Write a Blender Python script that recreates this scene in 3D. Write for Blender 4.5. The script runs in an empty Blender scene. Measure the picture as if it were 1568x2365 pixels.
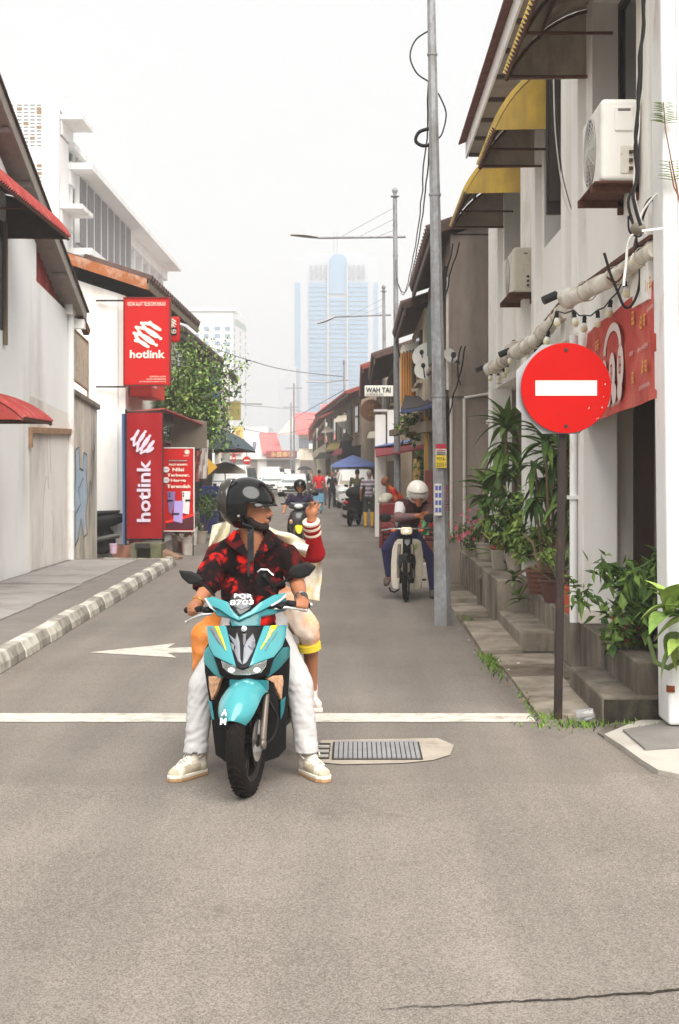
import bpy, bmesh, math, random
import numpy as np
from mathutils import Vector, Matrix, noise
R = math.radians
random.seed(7)
SC = bpy.context.scene
COL = SC.collection
# ------------------------------------------------------------------ camera
F, CX, CY, CAMH = 3284.0, 822.0, 1087.0, 1.65      # focal length and vanishing point of the street
cam = bpy.data.cameras.new('camera'); camo = bpy.data.objects.new('camera', cam); COL.objects.link(camo)
cam.sensor_fit = 'VERTICAL'; cam.sensor_height = 36.0; cam.lens = 50.0
camo.location = (0, 0, CAMH); camo.rotation_euler = (R(90), 0, 0)
cam.shift_x = -(CX - 784.0) / 2364.0; cam.shift_y = -(1182.0 - CY) / 2364.0
cam.clip_start = 0.1; cam.clip_end = 6000
cam.dof.use_dof = True; cam.dof.focus_distance = 8.0; cam.dof.aperture_fstop = 11.0
SC.camera = camo
# ------------------------------------------------------------------ sky, sun, exposure
SUN_EL, SUN_AZ = 50.0, 166.0      # degrees; azimuth of the sun seen from above, 180 = behind the camera
world = bpy.data.worlds.new('World'); SC.world = world; world.use_nodes = True
nt = world.node_tree; nt.nodes.clear()
wo = nt.nodes.new('ShaderNodeOutputWorld'); bg = nt.nodes.new('ShaderNodeBackground')
sky = nt.nodes.new('ShaderNodeTexSky'); sky.sky_type = 'NISHITA'; sky.sun_disc = False
sky.sun_elevation = R(SUN_EL); sky.sun_rotation = R(SUN_AZ); sky.dust_density = 6.0; sky.air_density = 1.0
hs = nt.nodes.new('ShaderNodeHueSaturation'); hs.inputs['Saturation'].default_value = 0.10
mx = nt.nodes.new('ShaderNodeMix'); mx.data_type = 'RGBA'; mx.inputs[0].default_value = 0.93
mx.inputs[7].default_value = (9.45, 9.65, 9.75, 1)       # the even white of a closed cloud layer
nt.links.new(sky.outputs[0], hs.inputs['Color']); nt.links.new(hs.outputs[0], mx.inputs[6])
nt.links.new(mx.outputs[2], bg.inputs[0]); bg.inputs[1].default_value = 0.067
nt.links.new(bg.outputs[0], wo.inputs[0])
sl = bpy.data.lights.new('sun', 'SUN'); sl.energy = 4.8; sl.angle = R(55); sl.color = (1.0, 0.96, 0.90)
so = bpy.data.objects.new('sun', sl); COL.objects.link(so)
_d = Vector((math.sin(R(SUN_AZ)) * math.cos(R(SUN_EL)), math.cos(R(SUN_AZ)) * math.cos(R(SUN_EL)), math.sin(R(SUN_EL))))
so.rotation_euler = _d.to_track_quat('Z', 'Y').to_euler()
SC.view_settings.view_transform = 'Standard'; SC.view_settings.look = 'None'
SC.view_settings.exposure = 0.56; SC.view_settings.gamma = 1.0; SC.view_settings.use_curve_mapping = False
SC.cycles.max_bounces = 8; SC.cycles.volume_bounces = 2; SC.cycles.caustics_reflective = False; SC.cycles.caustics_refractive = False

# ------------------------------------------------------------------ helpers
def W(px, py, Y): return Vector(((px - CX) / F * Y, Y, CAMH - (py - CY) / F * Y))
def GY(py): return F * CAMH / (py - CY)
def lin(r, g, b):
    f = lambda c: (c / 255 / 12.92) if c / 255 <= 0.04045 else ((c / 255 + 0.055) / 1.055) ** 2.4
    return (f(r), f(g), f(b))
MATS = {}
def M(name, col=None, rough=0.6, metal=0.0, var=0.12, scale=5.0, bump=0.0, bscale=60.0, coat=0.0, stain=None, emit=0.0, alpha=1.0, trans=0.0, spec=0.28, zs=1.0, ior=1.45):
    if name in MATS: return MATS[name]
    m = bpy.data.materials.new(name); m.use_nodes = True; MATS[name] = m
    n = m.node_tree.nodes; l = m.node_tree.links; b = n['Principled BSDF']
    b.inputs['Roughness'].default_value = rough; b.inputs['Metallic'].default_value = metal
    b.inputs['Coat Weight'].default_value = coat; b.inputs['Coat Roughness'].default_value = 0.08
    b.inputs['Specular IOR Level'].default_value = spec; b.inputs['Alpha'].default_value = alpha
    b.inputs['Transmission Weight'].default_value = trans; b.inputs['IOR'].default_value = ior
    tc = n.new('ShaderNodeTexCoord'); mp = n.new('ShaderNodeMapping'); mp.inputs['Scale'].default_value = (1, 1, zs)
    l.new(tc.outputs['Object'], mp.inputs[0])
    nz = n.new('ShaderNodeTexNoise'); nz.inputs['Scale'].default_value = scale; nz.inputs['Detail'].default_value = 6; nz.inputs['Roughness'].default_value = 0.6
    l.new(mp.outputs[0], nz.inputs['Vector'])
    cr = n.new('ShaderNodeValToRGB'); l.new(nz.outputs[0], cr.inputs[0])
    cr.color_ramp.elements[0].position = 0.3; cr.color_ramp.elements[1].position = 0.7
    cr.color_ramp.elements[0].color = (*[c * (1 - var) for c in col], 1); cr.color_ramp.elements[1].color = (*[min(1, c * (1 + var)) for c in col], 1)
    out = cr.outputs[0]
    if stain:
        sc_, amt, ssc, szs = stain      # colour, amount 0..1, scale, z stretch
        mp2 = n.new('ShaderNodeMapping'); mp2.inputs['Scale'].default_value = (1, 1, szs); l.new(tc.outputs['Object'], mp2.inputs[0])
        n2 = n.new('ShaderNodeTexNoise'); n2.inputs['Scale'].default_value = ssc; n2.inputs['Detail'].default_value = 8; n2.inputs['Roughness'].default_value = 0.65
        l.new(mp2.outputs[0], n2.inputs['Vector'])
        r2 = n.new('ShaderNodeValToRGB'); r2.color_ramp.elements[0].position = 0.62 - 0.3 * amt; r2.color_ramp.elements[1].position = 0.78 - 0.1 * amt
        r2.color_ramp.elements[0].color = (0, 0, 0, 1); r2.color_ramp.elements[1].color = (0.85, 0.85, 0.85, 1); l.new(n2.outputs[0], r2.inputs[0])
        mxx = n.new('ShaderNodeMix'); mxx.data_type = 'RGBA'; l.new(r2.outputs[0], mxx.inputs[0]); l.new(out, mxx.inputs[6]); mxx.inputs[7].default_value = (*sc_, 1)
        out = mxx.outputs[2]
    l.new(out, b.inputs['Base Color'])
    if emit: l.new(out, b.inputs['Emission Color']); b.inputs['Emission Strength'].default_value = emit
    if bump:
        nb = n.new('ShaderNodeTexNoise'); nb.inputs['Scale'].default_value = bscale; nb.inputs['Detail'].default_value = 4; l.new(tc.outputs['Object'], nb.inputs['Vector'])
        bp = n.new('ShaderNodeBump'); bp.inputs['Strength'].default_value = bump; bp.inputs['Distance'].default_value = 0.01
        l.new(nb.outputs[0], bp.inputs['Height']); l.new(bp.outputs[0], b.inputs['Normal'])
    return m
OFF = {}
def tag(o, label=None, cat=None, group=None, kind=None):
    if label: o['label'] = label
    if cat: o['category'] = cat
    if group: o['group'] = group
    if kind: o['kind'] = kind
    return o
def thing(name, label, cat, loc=(0, 0, 0), rz=0.0, group=None, local=False):
    o = bpy.data.objects.new(name, None); COL.objects.link(o); o.location = loc; o.rotation_euler = (0, 0, rz); o.empty_display_size = 0.2
    tag(o, label, cat, group)
    if not local: OFF[o.name] = Vector(loc)
    return o
def link(name, me, parent=None, off=None):
    o = bpy.data.objects.new(name, me); COL.objects.link(o)
    if parent is not None:
        o.parent = parent
        if parent.name in OFF: OFF[o.name] = OFF[parent.name]
    return o
def dup(o, parent=None):
    c = o.copy(); COL.objects.link(c); c.parent = parent
    for ch in list(o.children): dup(ch, c)
    return c
class MB:
    def __init__(s): s.v = []; s.f = []; s.m = []
    def add(s, vs, fs, mat=0):
        k = len(s.v); s.v += [Vector(v) for v in vs]; s.f += [[i + k for i in f] for f in fs]; s.m += [mat] * len(fs); return s
    def box(s, x0, x1, y0, y1, z0, z1, mat=0):
        return s.add([(x0, y0, z0), (x1, y0, z0), (x1, y1, z0), (x0, y1, z0), (x0, y0, z1), (x1, y0, z1), (x1, y1, z1), (x0, y1, z1)],
                     [(0, 3, 2, 1), (4, 5, 6, 7), (0, 1, 5, 4), (1, 2, 6, 5), (2, 3, 7, 6), (3, 0, 4, 7)], mat)
    def hexa(s, b, t, mat=0):      # four bottom and four top corners
        return s.add(list(b) + list(t), [(0, 3, 2, 1), (4, 5, 6, 7), (0, 1, 5, 4), (1, 2, 6, 5), (2, 3, 7, 6), (3, 0, 4, 7)], mat)
    def beam(s, p, q, w, h, mat=0, up=(0, 0, 1)):
        p, q = Vector(p), Vector(q); d = (q - p).normalized(); u = Vector(up); sx = d.cross(u)
        if sx.length < 1e-4: sx = d.cross(Vector((1, 0, 0)))
        sx.normalize(); u = sx.cross(d).normalized(); a = sx * w / 2; c = u * h / 2
        return s.hexa([p - a - c, p + a - c, q + a - c, q - a - c], [p - a + c, p + a + c, q + a + c, q - a + c], mat)
    def tube(s, pts, r, n=8, mat=0, cap=True):
        pts = [Vector(p) for p in pts]; rs = r if isinstance(r, (list, tuple)) else [r] * len(pts); rings = []
        pu = None
        for i, p in enumerate(pts):
            d = (pts[min(i + 1, len(pts) - 1)] - pts[max(i - 1, 0)]).normalized()
            u = pu if pu is not None else (Vector((0, 0, 1)) if abs(d.z) < 0.9 else Vector((1, 0, 0)))
            a = d.cross(u)
            if a.length < 1e-5: a = d.cross(Vector((0, 1, 0.3)))
            a.normalize(); b = a.cross(d).normalized(); pu = b
            rings.append([p + (a * math.cos(t) + b * math.sin(t)) * rs[i] for t in [2 * math.pi * k / n for k in range(n)]])
        return s.loft(rings, mat, cap)
    def loft(s, rings, mat=0, cap=True, closed=True):
        n = len(rings[0]); vs = [p for r in rings for p in r]; fs = []
        for i in range(len(rings) - 1):
            for k in range(n if closed else n - 1):
                k2 = (k + 1) % n; fs.append((i * n + k, i * n + k2, (i + 1) * n + k2, (i + 1) * n + k))
        if cap and closed: fs.append(tuple(range(n))[::-1]); fs.append(tuple(range((len(rings) - 1) * n, len(rings) * n)))
        return s.add(vs, fs, mat)
    def lathe(s, prof, c=(0, 0, 0), n=16, mat=0, rot=None):      # prof: (r, z)
        rings = []
        for r, z in prof:
            ring = [Vector((r * math.cos(2 * math.pi * k / n), r * math.sin(2 * math.pi * k / n), z)) for k in range(n)]
            if rot: ring = [rot @ p for p in ring]
            rings.append([p + Vector(c) for p in ring])
        return s.loft(rings, mat)
    def ell(s, c, r, rot=None, nu=14, nv=9, mat=0):
        rings = []
        for j in range(1, nv):
            t = math.pi * j / nv; ring = []
            for k in range(nu):
                p = Vector((r[0] * math.sin(t) * math.cos(2 * math.pi * k / nu), r[1] * math.sin(t) * math.sin(2 * math.pi * k / nu), -r[2] * math.cos(t)))
                if rot: p = rot @ p
                ring.append(p + Vector(c))
            rings.append(ring)
        return s.loft(rings, mat)
    def cap(s, p, q, r0, r1, n=10, mat=0):      # rounded cone
        p, q = Vector(p), Vector(q); d = (q - p); L = max(d.length, 1e-5); d /= L; pts = []; rs = []
        for a in (85, 60, 30): pts.append(p - d * r0 * math.sin(R(a))); rs.append(r0 * math.cos(R(a)))
        pts.append(p); rs.append(r0); pts.append(q); rs.append(r1)
        for a in (30, 60, 85): pts.append(q + d * r1 * math.sin(R(a))); rs.append(r1 * math.cos(R(a)))
        return s.tube(pts, rs, n, mat)
    def prism(s, poly, dv, mat=0):      # flat polygon of 3D points extruded by dv
        poly = [Vector(p) for p in poly]; dv = Vector(dv); n = len(poly)
        fs = [tuple(range(n))[::-1], tuple(range(n, 2 * n))] + [(i, (i + 1) % n, (i + 1) % n + n, i + n) for i in range(n)]
        return s.add(poly + [p + dv for p in poly], fs, mat)
    def sheet(s, rows, th, nrm=None, mat=0):      # grid of points made into a thin closed sheet along nrm (vector or per-point function)
        nr, nc = len(rows), len(rows[0]); a = [Vector(p) for r in rows for p in r]; nv = Vector(nrm if nrm else (0, 0, 1)) * th
        b = [p + nv for p in a]; N = len(a); fs = []
        for i in range(nr - 1):
            for k in range(nc - 1):
                q = (i * nc + k, i * nc + k + 1, (i + 1) * nc + k + 1, (i + 1) * nc + k); fs.append(q); fs.append(tuple(x + N for x in q[::-1]))
        edge = [i for i in range(nc)] + [i * nc + nc - 1 for i in range(1, nr)] + [(nr - 1) * nc + i for i in range(nc - 2, -1, -1)] + [i * nc for i in range(nr - 2, 0, -1)]
        for i, e in enumerate(edge):
            e2 = edge[(i + 1) % len(edge)]; fs.append((e2, e, e + N, e2 + N))
        return s.add(a + b, fs, mat)
    def mesh(s, name, mats, smooth=0, off=None):
        me = bpy.data.meshes.new(name); o = off or Vector((0, 0, 0))
        me.from_pydata([v - o for v in s.v], [], s.f)
        for m in (mats if isinstance(mats, (list, tuple)) else [mats]): me.materials.append(m)
        me.polygons.foreach_set('material_index', s.m)
        bm = bmesh.new(); bm.from_mesh(me); bmesh.ops.recalc_face_normals(bm, faces=bm.faces); bm.to_mesh(me); bm.free()
        if smooth:
            me.polygons.foreach_set('use_smooth', [True] * len(me.polygons)); me.set_sharp_from_angle(angle=R(smooth))
        me.update(); return me
    def build(s, name, mats, parent=None, smooth=0, bevel=0.0, seg=2):
        off = OFF.get(parent.name) if parent is not None else None
        o = link(name, s.mesh(name, mats, smooth, off), parent)
        if bevel:
            b = o.modifiers.new('bevel', 'BEVEL'); b.width = bevel; b.segments = seg; b.limit_method = 'ANGLE'; b.angle_limit = R(40)
        return o
def _comp(mb):
    par = list(range(len(mb.v)))
    def find(a):
        while par[a] != a: par[a] = par[par[a]]; a = par[a]
        return a
    for f in mb.f:
        r = find(f[0])
        for i in f[1:]: par[find(i)] = r
    out = {}
    for f, m in zip(mb.f, mb.m): out.setdefault(find(f[0]), []).append((f, m))
    for fs in out.values():
        ids = {}; q = MB()
        for f, m in fs:
            q.f.append([ids.setdefault(i, len(ids)) for i in f]); q.m.append(m)
        q.v = [mb.v[i] for i in ids]; yield q
def each(mb, name, mats, parent, smooth=0, bevel=0.0):      # every loose piece becomes a part of its own
    return [q.build(name, mats, parent, smooth, bevel) for q in _comp(mb)]
LASTSOLO = []
def solo(name, mb, mats, label, cat, smooth=0, bevel=0, group=None):      # a thing that is one mesh, origin at its base centre
    xs = [v.x for v in mb.v]; ys = [v.y for v in mb.v]; zs = [v.z for v in mb.v]
    c = Vector(((min(xs) + max(xs)) / 2, (min(ys) + max(ys)) / 2, min(zs)))
    o = link(name, mb.mesh(name, mats, smooth, c)); o.location = c; OFF[o.name] = c; LASTSOLO[:] = [o]
    if bevel:
        b = o.modifiers.new('bevel', 'BEVEL'); b.width = bevel; b.segments = 2; b.limit_method = 'ANGLE'; b.angle_limit = R(40)
    return tag(o, label, cat, group)
def struct(name, mb, mats, smooth=0, bevel=0):
    o = mb.build(name, mats, None, smooth, bevel); o['kind'] = 'structure'; return o
def evalmesh(o):
    dg = bpy.context.evaluated_depsgraph_get(); dg.update(); me = bpy.data.meshes.new_from_object(o.evaluated_get(dg)); return me
def remesh(mb, voxel, it=4, fac=0.5):
    o = bpy.data.objects.new('tmp', mb.mesh('tmp', MATS[next(iter(MATS))])); COL.objects.link(o)
    r = o.modifiers.new('r', 'REMESH'); r.mode = 'VOXEL'; r.voxel_size = voxel
    if it: s = o.modifiers.new('s', 'SMOOTH'); s.iterations = it; s.factor = fac
    me = evalmesh(o); bpy.data.objects.remove(o); return me
def zone(me, fn, mats):      # materials by face centre
    me.materials.clear()
    for m in mats: me.materials.append(m)
    n = len(me.polygons); c = np.empty(n * 3); me.polygons.foreach_get('center', c)
    me.polygons.foreach_set('material_index', np.asarray(fn(c.reshape(n, 3)), dtype=np.int32)); me.polygons.foreach_set('use_smooth', [True] * n); me.update()
def txt(body, w, h, mat, parent, o, right, up, name='lettering', bold=0.0, ext=0.0015, shear=0.0):
    """flat lettering fitted in a box w x h whose lower left corner is o"""
    cu = bpy.data.curves.new('t', 'FONT'); cu.body = body; cu.extrude = 0; cu.offset = bold; cu.shear = shear; cu.resolution_u = 2; cu.align_x = 'CENTER' if '\n' in body else 'LEFT'
    t = bpy.data.objects.new('t', cu); COL.objects.link(t); me = evalmesh(t); bpy.data.objects.remove(t); bpy.data.curves.remove(cu)
    n = len(me.vertices)
    if n == 0: return None
    co = np.empty(n * 3); me.vertices.foreach_get('co', co); co = co.reshape(n, 3); a = co.min(0); b = co.max(0); e = np.maximum(b - a, 1e-6)
    right, up = Vector(right).normalized(), Vector(up).normalized(); nr = right.cross(up); o = Vector(o)
    off = OFF.get(parent.name, Vector((0, 0, 0)))
    P = [o - off + right * ((c[0] - a[0]) / e[0] * w) + up * ((c[1] - a[1]) / e[1] * h) + nr * ext for c in co]
    me.vertices.foreach_set('co', [x for p in P for x in p]); me.name = name; me.materials.clear(); me.materials.append(mat); me.update()
    return link(name, me, parent)
def glyphs(par, o, right, up, w, h, n, mat, seed=0, lines=1, name='print_glyph'):      # print too small to read: blocks of short strokes
    rr = random.Random(seed); right, up = Vector(right).normalized(), Vector(up).normalized(); nr = right.cross(up); o = Vector(o)
    for j in range(lines):
        for i in range(n):
            g = MB(); cw, chh = w / n, h / lines; c = o + right * (cw * i + cw * .08) + up * (h - chh * (j + 1) + chh * .08); a, b = cw * .84, chh * .84; t = min(a, b) * .15
            for k in range(3):
                y = b * (.12 + .36 * k + rr.uniform(-.06, .06)); x0 = a * rr.uniform(0, .3); x1 = a * rr.uniform(.65, 1); p = c + right * x0 + up * y; q = right * (x1 - x0); g.add([p + nr * .0015, p + q + nr * .0015, p + q + up * t + nr * .0015, p + up * t + nr * .0015], [(0, 1, 2, 3)])
            for k in range(2):
                x = a * (.2 + .45 * k + rr.uniform(-.1, .1)); y0 = b * rr.uniform(0, .3); y1 = b * rr.uniform(.7, 1); p = c + right * x + up * y0; q = up * (y1 - y0); g.add([p + nr * .003, p + right * t + nr * .003, p + right * t + q + nr * .003, p + q + nr * .003], [(0, 1, 2, 3)])
            g.build(name, mat, par)
def leaf(L, w, droop=0.3, fold=0.2, n=6):      # a long leaf along +Y, curving down
    v = []; f = []
    for i in range(n + 1):
        t = i / n; ww = w * math.sin(math.pi * min(1, 0.12 + 0.88 * t) ** 0.8) * 0.5 if i < n else 0.0008
        y = L * t * (1 - 0.25 * droop * t); z = -droop * L * t * t * 0.8
        v += [(-ww, y, z + fold * ww), (0, y, z), (ww, y, z + fold * ww)]
    for i in range(n):
        for k in (0, 1): f.append((3 * i + k, 3 * i + k + 1, 3 * i + k + 4, 3 * i + k + 3))
    return v, f
def leafmesh(name, mat, L, w, droop=0.3, fold=0.3, n=6):
    v, f = leaf(L, w, droop, fold, n); me = bpy.data.meshes.new(name); me.from_pydata(v, [], f); me.materials.append(mat); me.polygons.foreach_set('use_smooth', [True] * len(f)); return me
def leafcloud(pts, size, mats, rnd=0.5, kind=6, wid=0.26):
    """many small folded leaves around given points as one mesh builder"""
    mb = MB()
    for p in pts:
        s = size * random.uniform(1 - rnd, 1 + rnd); q = Matrix.Rotation(random.uniform(0, 6.283), 3, 'Z') @ Matrix.Rotation(random.gauss(-0.3, 0.7), 3, 'X') @ Matrix.Rotation(random.gauss(0, 0.6), 3, 'Y')
        v = [(0, 0, 0), (-wid * s, 0.4 * s, 0.06 * s), (0, 0.45 * s, -0.03 * s), (wid * s, 0.4 * s, 0.06 * s), (0, s, -0.08 * s)]
        mb.add([Vector(p) + q @ Vector(a) for a in v], [(0, 2, 1), (0, 3, 2), (1, 2, 4), (2, 3, 4)], random.choice(range(len(mats))))
    return mb
# ================================================================== ground, road, kerbs
def asphalt(name, lo, mid, hi, sp, crack=False):
    m = bpy.data.materials.new(name); m.use_nodes = True; n = m.node_tree.nodes; l = m.node_tree.links; b = n['Principled BSDF']
    b.inputs['Roughness'].default_value = 0.86; b.inputs['Specular IOR Level'].default_value = 0.3
    tc = n.new('ShaderNodeTexCoord')
    v = n.new('ShaderNodeTexVoronoi'); v.inputs['Scale'].default_value = sp; l.new(tc.outputs['Object'], v.inputs['Vector'])
    nz = n.new('ShaderNodeTexNoise'); nz.inputs['Scale'].default_value = sp * 0.45; nz.inputs['Detail'].default_value = 5; nz.inputs['Roughness'].default_value = 0.75; l.new(tc.outputs['Object'], nz.inputs['Vector'])
    big = n.new('ShaderNodeTexNoise'); big.inputs['Scale'].default_value = 0.6; big.inputs['Detail'].default_value = 7; big.inputs['Roughness'].default_value = 0.62; l.new(tc.outputs['Object'], big.inputs['Vector'])
    hue = n.new('ShaderNodeSeparateColor'); l.new(v.outputs['Color'], hue.inputs[0])
    a1 = n.new('ShaderNodeMath'); a1.operation = 'MULTIPLY_ADD'; l.new(hue.outputs[0], a1.inputs[0]); a1.inputs[1].default_value = 0.40; l.new(nz.outputs[0], a1.inputs[2])
    a2 = n.new('ShaderNodeMath'); a2.operation = 'MULTIPLY_ADD'; l.new(big.outputs[0], a2.inputs[0]); a2.inputs[1].default_value = 0.42; l.new(a1.outputs[0], a2.inputs[2])
    cr = n.new('ShaderNodeValToRGB'); e = cr.color_ramp.elements; e[0].position = 0.52; e[0].color = (*lo, 1); e[1].position = 1.22 if False else 1.0; e[1].color = (*hi, 1)
    k = e.new(0.84); k.color = (*mid, 1); l.new(a2.outputs[0], cr.inputs[0])
    out = cr.outputs[0]
    # oil-dark patches and one long crack, both with shapes of their own
    pt = n.new('ShaderNodeTexNoise'); pt.inputs['Scale'].default_value = 2.3; pt.inputs['Detail'].default_value = 9; pt.inputs['Roughness'].default_value = 0.7; l.new(tc.outputs['Object'], pt.inputs['Vector'])
    pr = n.new('ShaderNodeValToRGB'); pr.color_ramp.elements[0].position = 0.60; pr.color_ramp.elements[1].position = 0.74; pr.color_ramp.elements[1].color = (0.6, 0.6, 0.6, 1); l.new(pt.outputs[0], pr.inputs[0])
    mxx = n.new('ShaderNodeMix'); mxx.data_type = 'RGBA'; l.new(pr.outputs[0], mxx.inputs[0]); l.new(out, mxx.inputs[6]); mxx.inputs[7].default_value = (lo[0] * 0.9, lo[1] * 0.85, lo[2] * 0.8, 1)
    # tyre-polished lanes: long faint streaks along the street
    mp = n.new('ShaderNodeMapping'); mp.inputs['Scale'].default_value = (1.6, 0.10, 1); l.new(tc.outputs['Object'], mp.inputs[0])
    sn = n.new('ShaderNodeTexNoise'); sn.inputs['Scale'].default_value = 1.5; sn.inputs['Detail'].default_value = 5; l.new(mp.outputs[0], sn.inputs['Vector'])
    sr = n.new('ShaderNodeValToRGB'); sr.color_ramp.elements[0].position = .35; sr.color_ramp.elements[0].color = (.86, .86, .86, 1); sr.color_ramp.elements[1].position = .68; sr.color_ramp.elements[1].color = (1.1, 1.1, 1.1, 1); l.new(sn.outputs[0], sr.inputs[0])
    ml = n.new('ShaderNodeMix'); ml.data_type = 'RGBA'; ml.blend_type = 'MULTIPLY'; ml.inputs[0].default_value = 1; l.new(mxx.outputs[2], ml.inputs[6]); l.new(sr.outputs[0], ml.inputs[7])
    l.new(ml.outputs[2], b.inputs['Base Color'])
    bp = n.new('ShaderNodeBump'); bp.inputs['Strength'].default_value = 0.55; bp.inputs['Distance'].default_value = 0.006
    l.new(a1.outputs[0], bp.inputs['Height']); l.new(bp.outputs[0], b.inputs['Normal'])
    return m
ASP_ST = asphalt('asphalt_street', (0.102, 0.086, 0.073), (0.160, 0.137, 0.117), (0.245, 0.214, 0.187), 230)
ASP_JN = asphalt('asphalt_junction', (0.098, 0.083, 0.070), (0.160, 0.137, 0.117), (0.28, 0.246, 0.215), 230)
CONC = M('concrete', lin(146, 136, 122), 0.9, var=0.2, scale=3, bump=0.35, bscale=70, stain=(lin(66, 57, 47), 0.85, 3.2, 0.3))
CONC_D = M('concrete_dark', lin(124, 115, 103), 0.9, var=0.25, scale=4, bump=0.35, bscale=60, stain=(lin(40, 35, 28), 1.0, 3.0, 0.28))
CONC_L = M('concrete_light', lin(178, 172, 163), 0.88, var=0.12, scale=3, bump=0.25, bscale=80, stain=(lin(120, 112, 102), 0.4, 1.5, 1))
PAVE = M('paving_grey', lin(150, 145, 141), 0.9, var=0.10, scale=2.5, bump=0.2, bscale=90, stain=(lin(112, 106, 100), 0.45, 1.1, 1))
PAVE_D = M('paving_dark', lin(118, 112, 107), 0.9, var=0.12, scale=3, bump=0.2, bscale=90)
WHITEP = M('road_paint', lin(200, 195, 184), 0.75, var=0.08, scale=12, bump=0.2, bscale=120, stain=(lin(140, 130, 118), 0.55, 9, 1))
g = MB(); g.box(-2500, 2500, -60, 3500, -0.30, -0.06); struct('ground', g, M('earth', lin(128, 120, 108), 0.95))
g = MB(); g.add([(-60, -20, 0), (60, -20, 0), (60, 420, 0), (-60, 420, 0)], [(0, 1, 2, 3)]); struct('road', g, ASP_ST)
g = MB(); xs = [-40 + i * 0.08 for i in range(1001)]
edge = [7.45 + 0.10 * noise.noise((x * .7, 0, 0)) + 0.05 * noise.noise((x * 4.3, 2, 0)) + 0.03 * noise.noise((x * 11, 5, 0)) + (0.3 if x > 1.3 else 0) for x in xs]
g.add([(x, -15, 0.004) for x in xs] + [(x, e, 0.004) for x, e in zip(xs, edge)], [(i, i + 1, i + 1002, i + 1001) for i in range(1000)])
struct('road_junction', g, ASP_JN)
# a long crack across the junction asphalt, as a thin dark strip lying on it
random.seed(3); g = MB(); pts = []
for i in range(70):
    t = i / 69; px = 880 + 700 * t; py = 2333 - 42 * t ** 1.3 + 5 * noise.noise((t * 14, 1.3, 0)) + 3 * noise.noise((t * 40, 4, 0)); p = W(px, py, GY(py)); pts.append((p, (0.0025 + 0.009 * t) * (0.6 + 0.8 * abs(noise.noise((t * 30, 9, 0))))))
g.add([(p.x, p.y - w, 0.008) for p, w in pts] + [(p.x, p.y + w, 0.008) for p, w in pts], [(i, i + 1, i + 71, i + 70) for i in range(69)])
struct('road_crack', g, M('crack', lin(48, 40, 34), 0.95, var=0.3, scale=20))
# painted markings
g = MB(); rows = []
for i in range(61):
    x = -7 + 8.18 * i / 60; s = 0.0 if i < 60 else 0.0
    rows.append((x, 9.33 + 0.006 * math.sin(i * 1.7), 9.66 + 0.006 * math.sin(i * 2.3)))
g.add([(x, a, 0.004) for x, a, b in rows] + [(x, b, 0.004) for x, a, b in rows], [(i, i + 1, i + 62, i + 61) for i in range(60)])
struct('stop_line', g, WHITEP)
g = MB()
ar = [(207, 1507), (405, 1486), (386, 1497), (470, 1494), (470, 1507), (386, 1508), (408, 1519)]
P = [W(x, y, GY(y)) for x, y in ar]
g.add([(p.x, p.y, 0.004) for p in P], [(0, 6, 5, 2, 1), (2, 5, 4, 3)]); struct('turn_arrow', g, WHITEP)
# left pavement with its kerb
def kx(y): return -2.90 - (y - 11.58) * 0.0192
g = MB(); ys = [5 + i for i in range(20)] + [24.6]
g.loft([[(-9, y, -0.05), (kx(y) - 0.12, y, -0.05), (kx(y) - 0.12, y, 0.125), (-9, y, 0.135)] for y in ys]); pav = struct('pavement', g, PAVE_D)
for y0, y1, x1 in ((6.0, 10.4, -3.55), (10.45, 12.9, -3.58), (13.25, 16.0, -3.62), (16.05, 18.9, -3.65), (19.2, 21.3, -3.7), (21.35, 24.2, -3.72)):
    g = MB(); g.box(-4.82, x1, y0, y1, 0.10, 0.142); g.build('paving_slab', PAVE, pav, bevel=0.006)
KW = M('kerb_white', lin(205, 200, 188), 0.85, var=0.1, scale=9, bump=0.3, stain=(lin(120, 112, 102), 0.62, 5.5, 1))
KB = M('kerb_black', lin(132, 126, 118), 0.85, var=0.3, scale=9, bump=0.3, stain=(lin(184, 178, 166), 0.7, 6, 1))
KR = M('kerb_red', lin(170, 120, 105), 0.85, var=0.3, scale=9, bump=0.3, stain=(lin(150, 142, 130), 0.8, 5, 1))
y = 8.6; i = 0; random.seed(5)
while y < 24.4:
    L = 0.56 + 0.05 * math.sin(i * 2.1); x0, x1 = kx(y), kx(y + L); dz = random.uniform(-0.006, 0.006); dx = random.uniform(-0.008, 0.008)
    g = MB(); t = 0.15 + dz
    prof = lambda x: [(x + dx - 0.14, 0), (x + dx + 0.02, 0), (x + dx + 0.012, 0.07), (x + dx - 0.03, t), (x + dx - 0.14, t + 0.004)]
    g.loft([[(a, y + 0.006, b) for a, b in prof(x0)], [(a, y + L - 0.006, b) for a, b in prof(x1)]])
    g.build('kerb_stone', KR if 3 <= i < 5 else (KW if i % 2 else KB), pav, bevel=0.008); y += L; i += 1
g = MB(); g.loft([[(-3.35, 24.4, 0), (-3.13, 24.4, 0), (-3.15, 24.4, .14), (-3.35, 24.4, .14)], [(-3.5, 25.1, 0), (-3.3, 25.2, 0), (-3.32, 25.2, .1), (-3.5, 25.1, .11)], [(-4.6, 25.9, 0), (-4.6, 26.05, 0), (-4.6, 26.05, .06), (-4.6, 25.9, .06)]]); g.build('kerb_stone', KW, pav)
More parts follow.
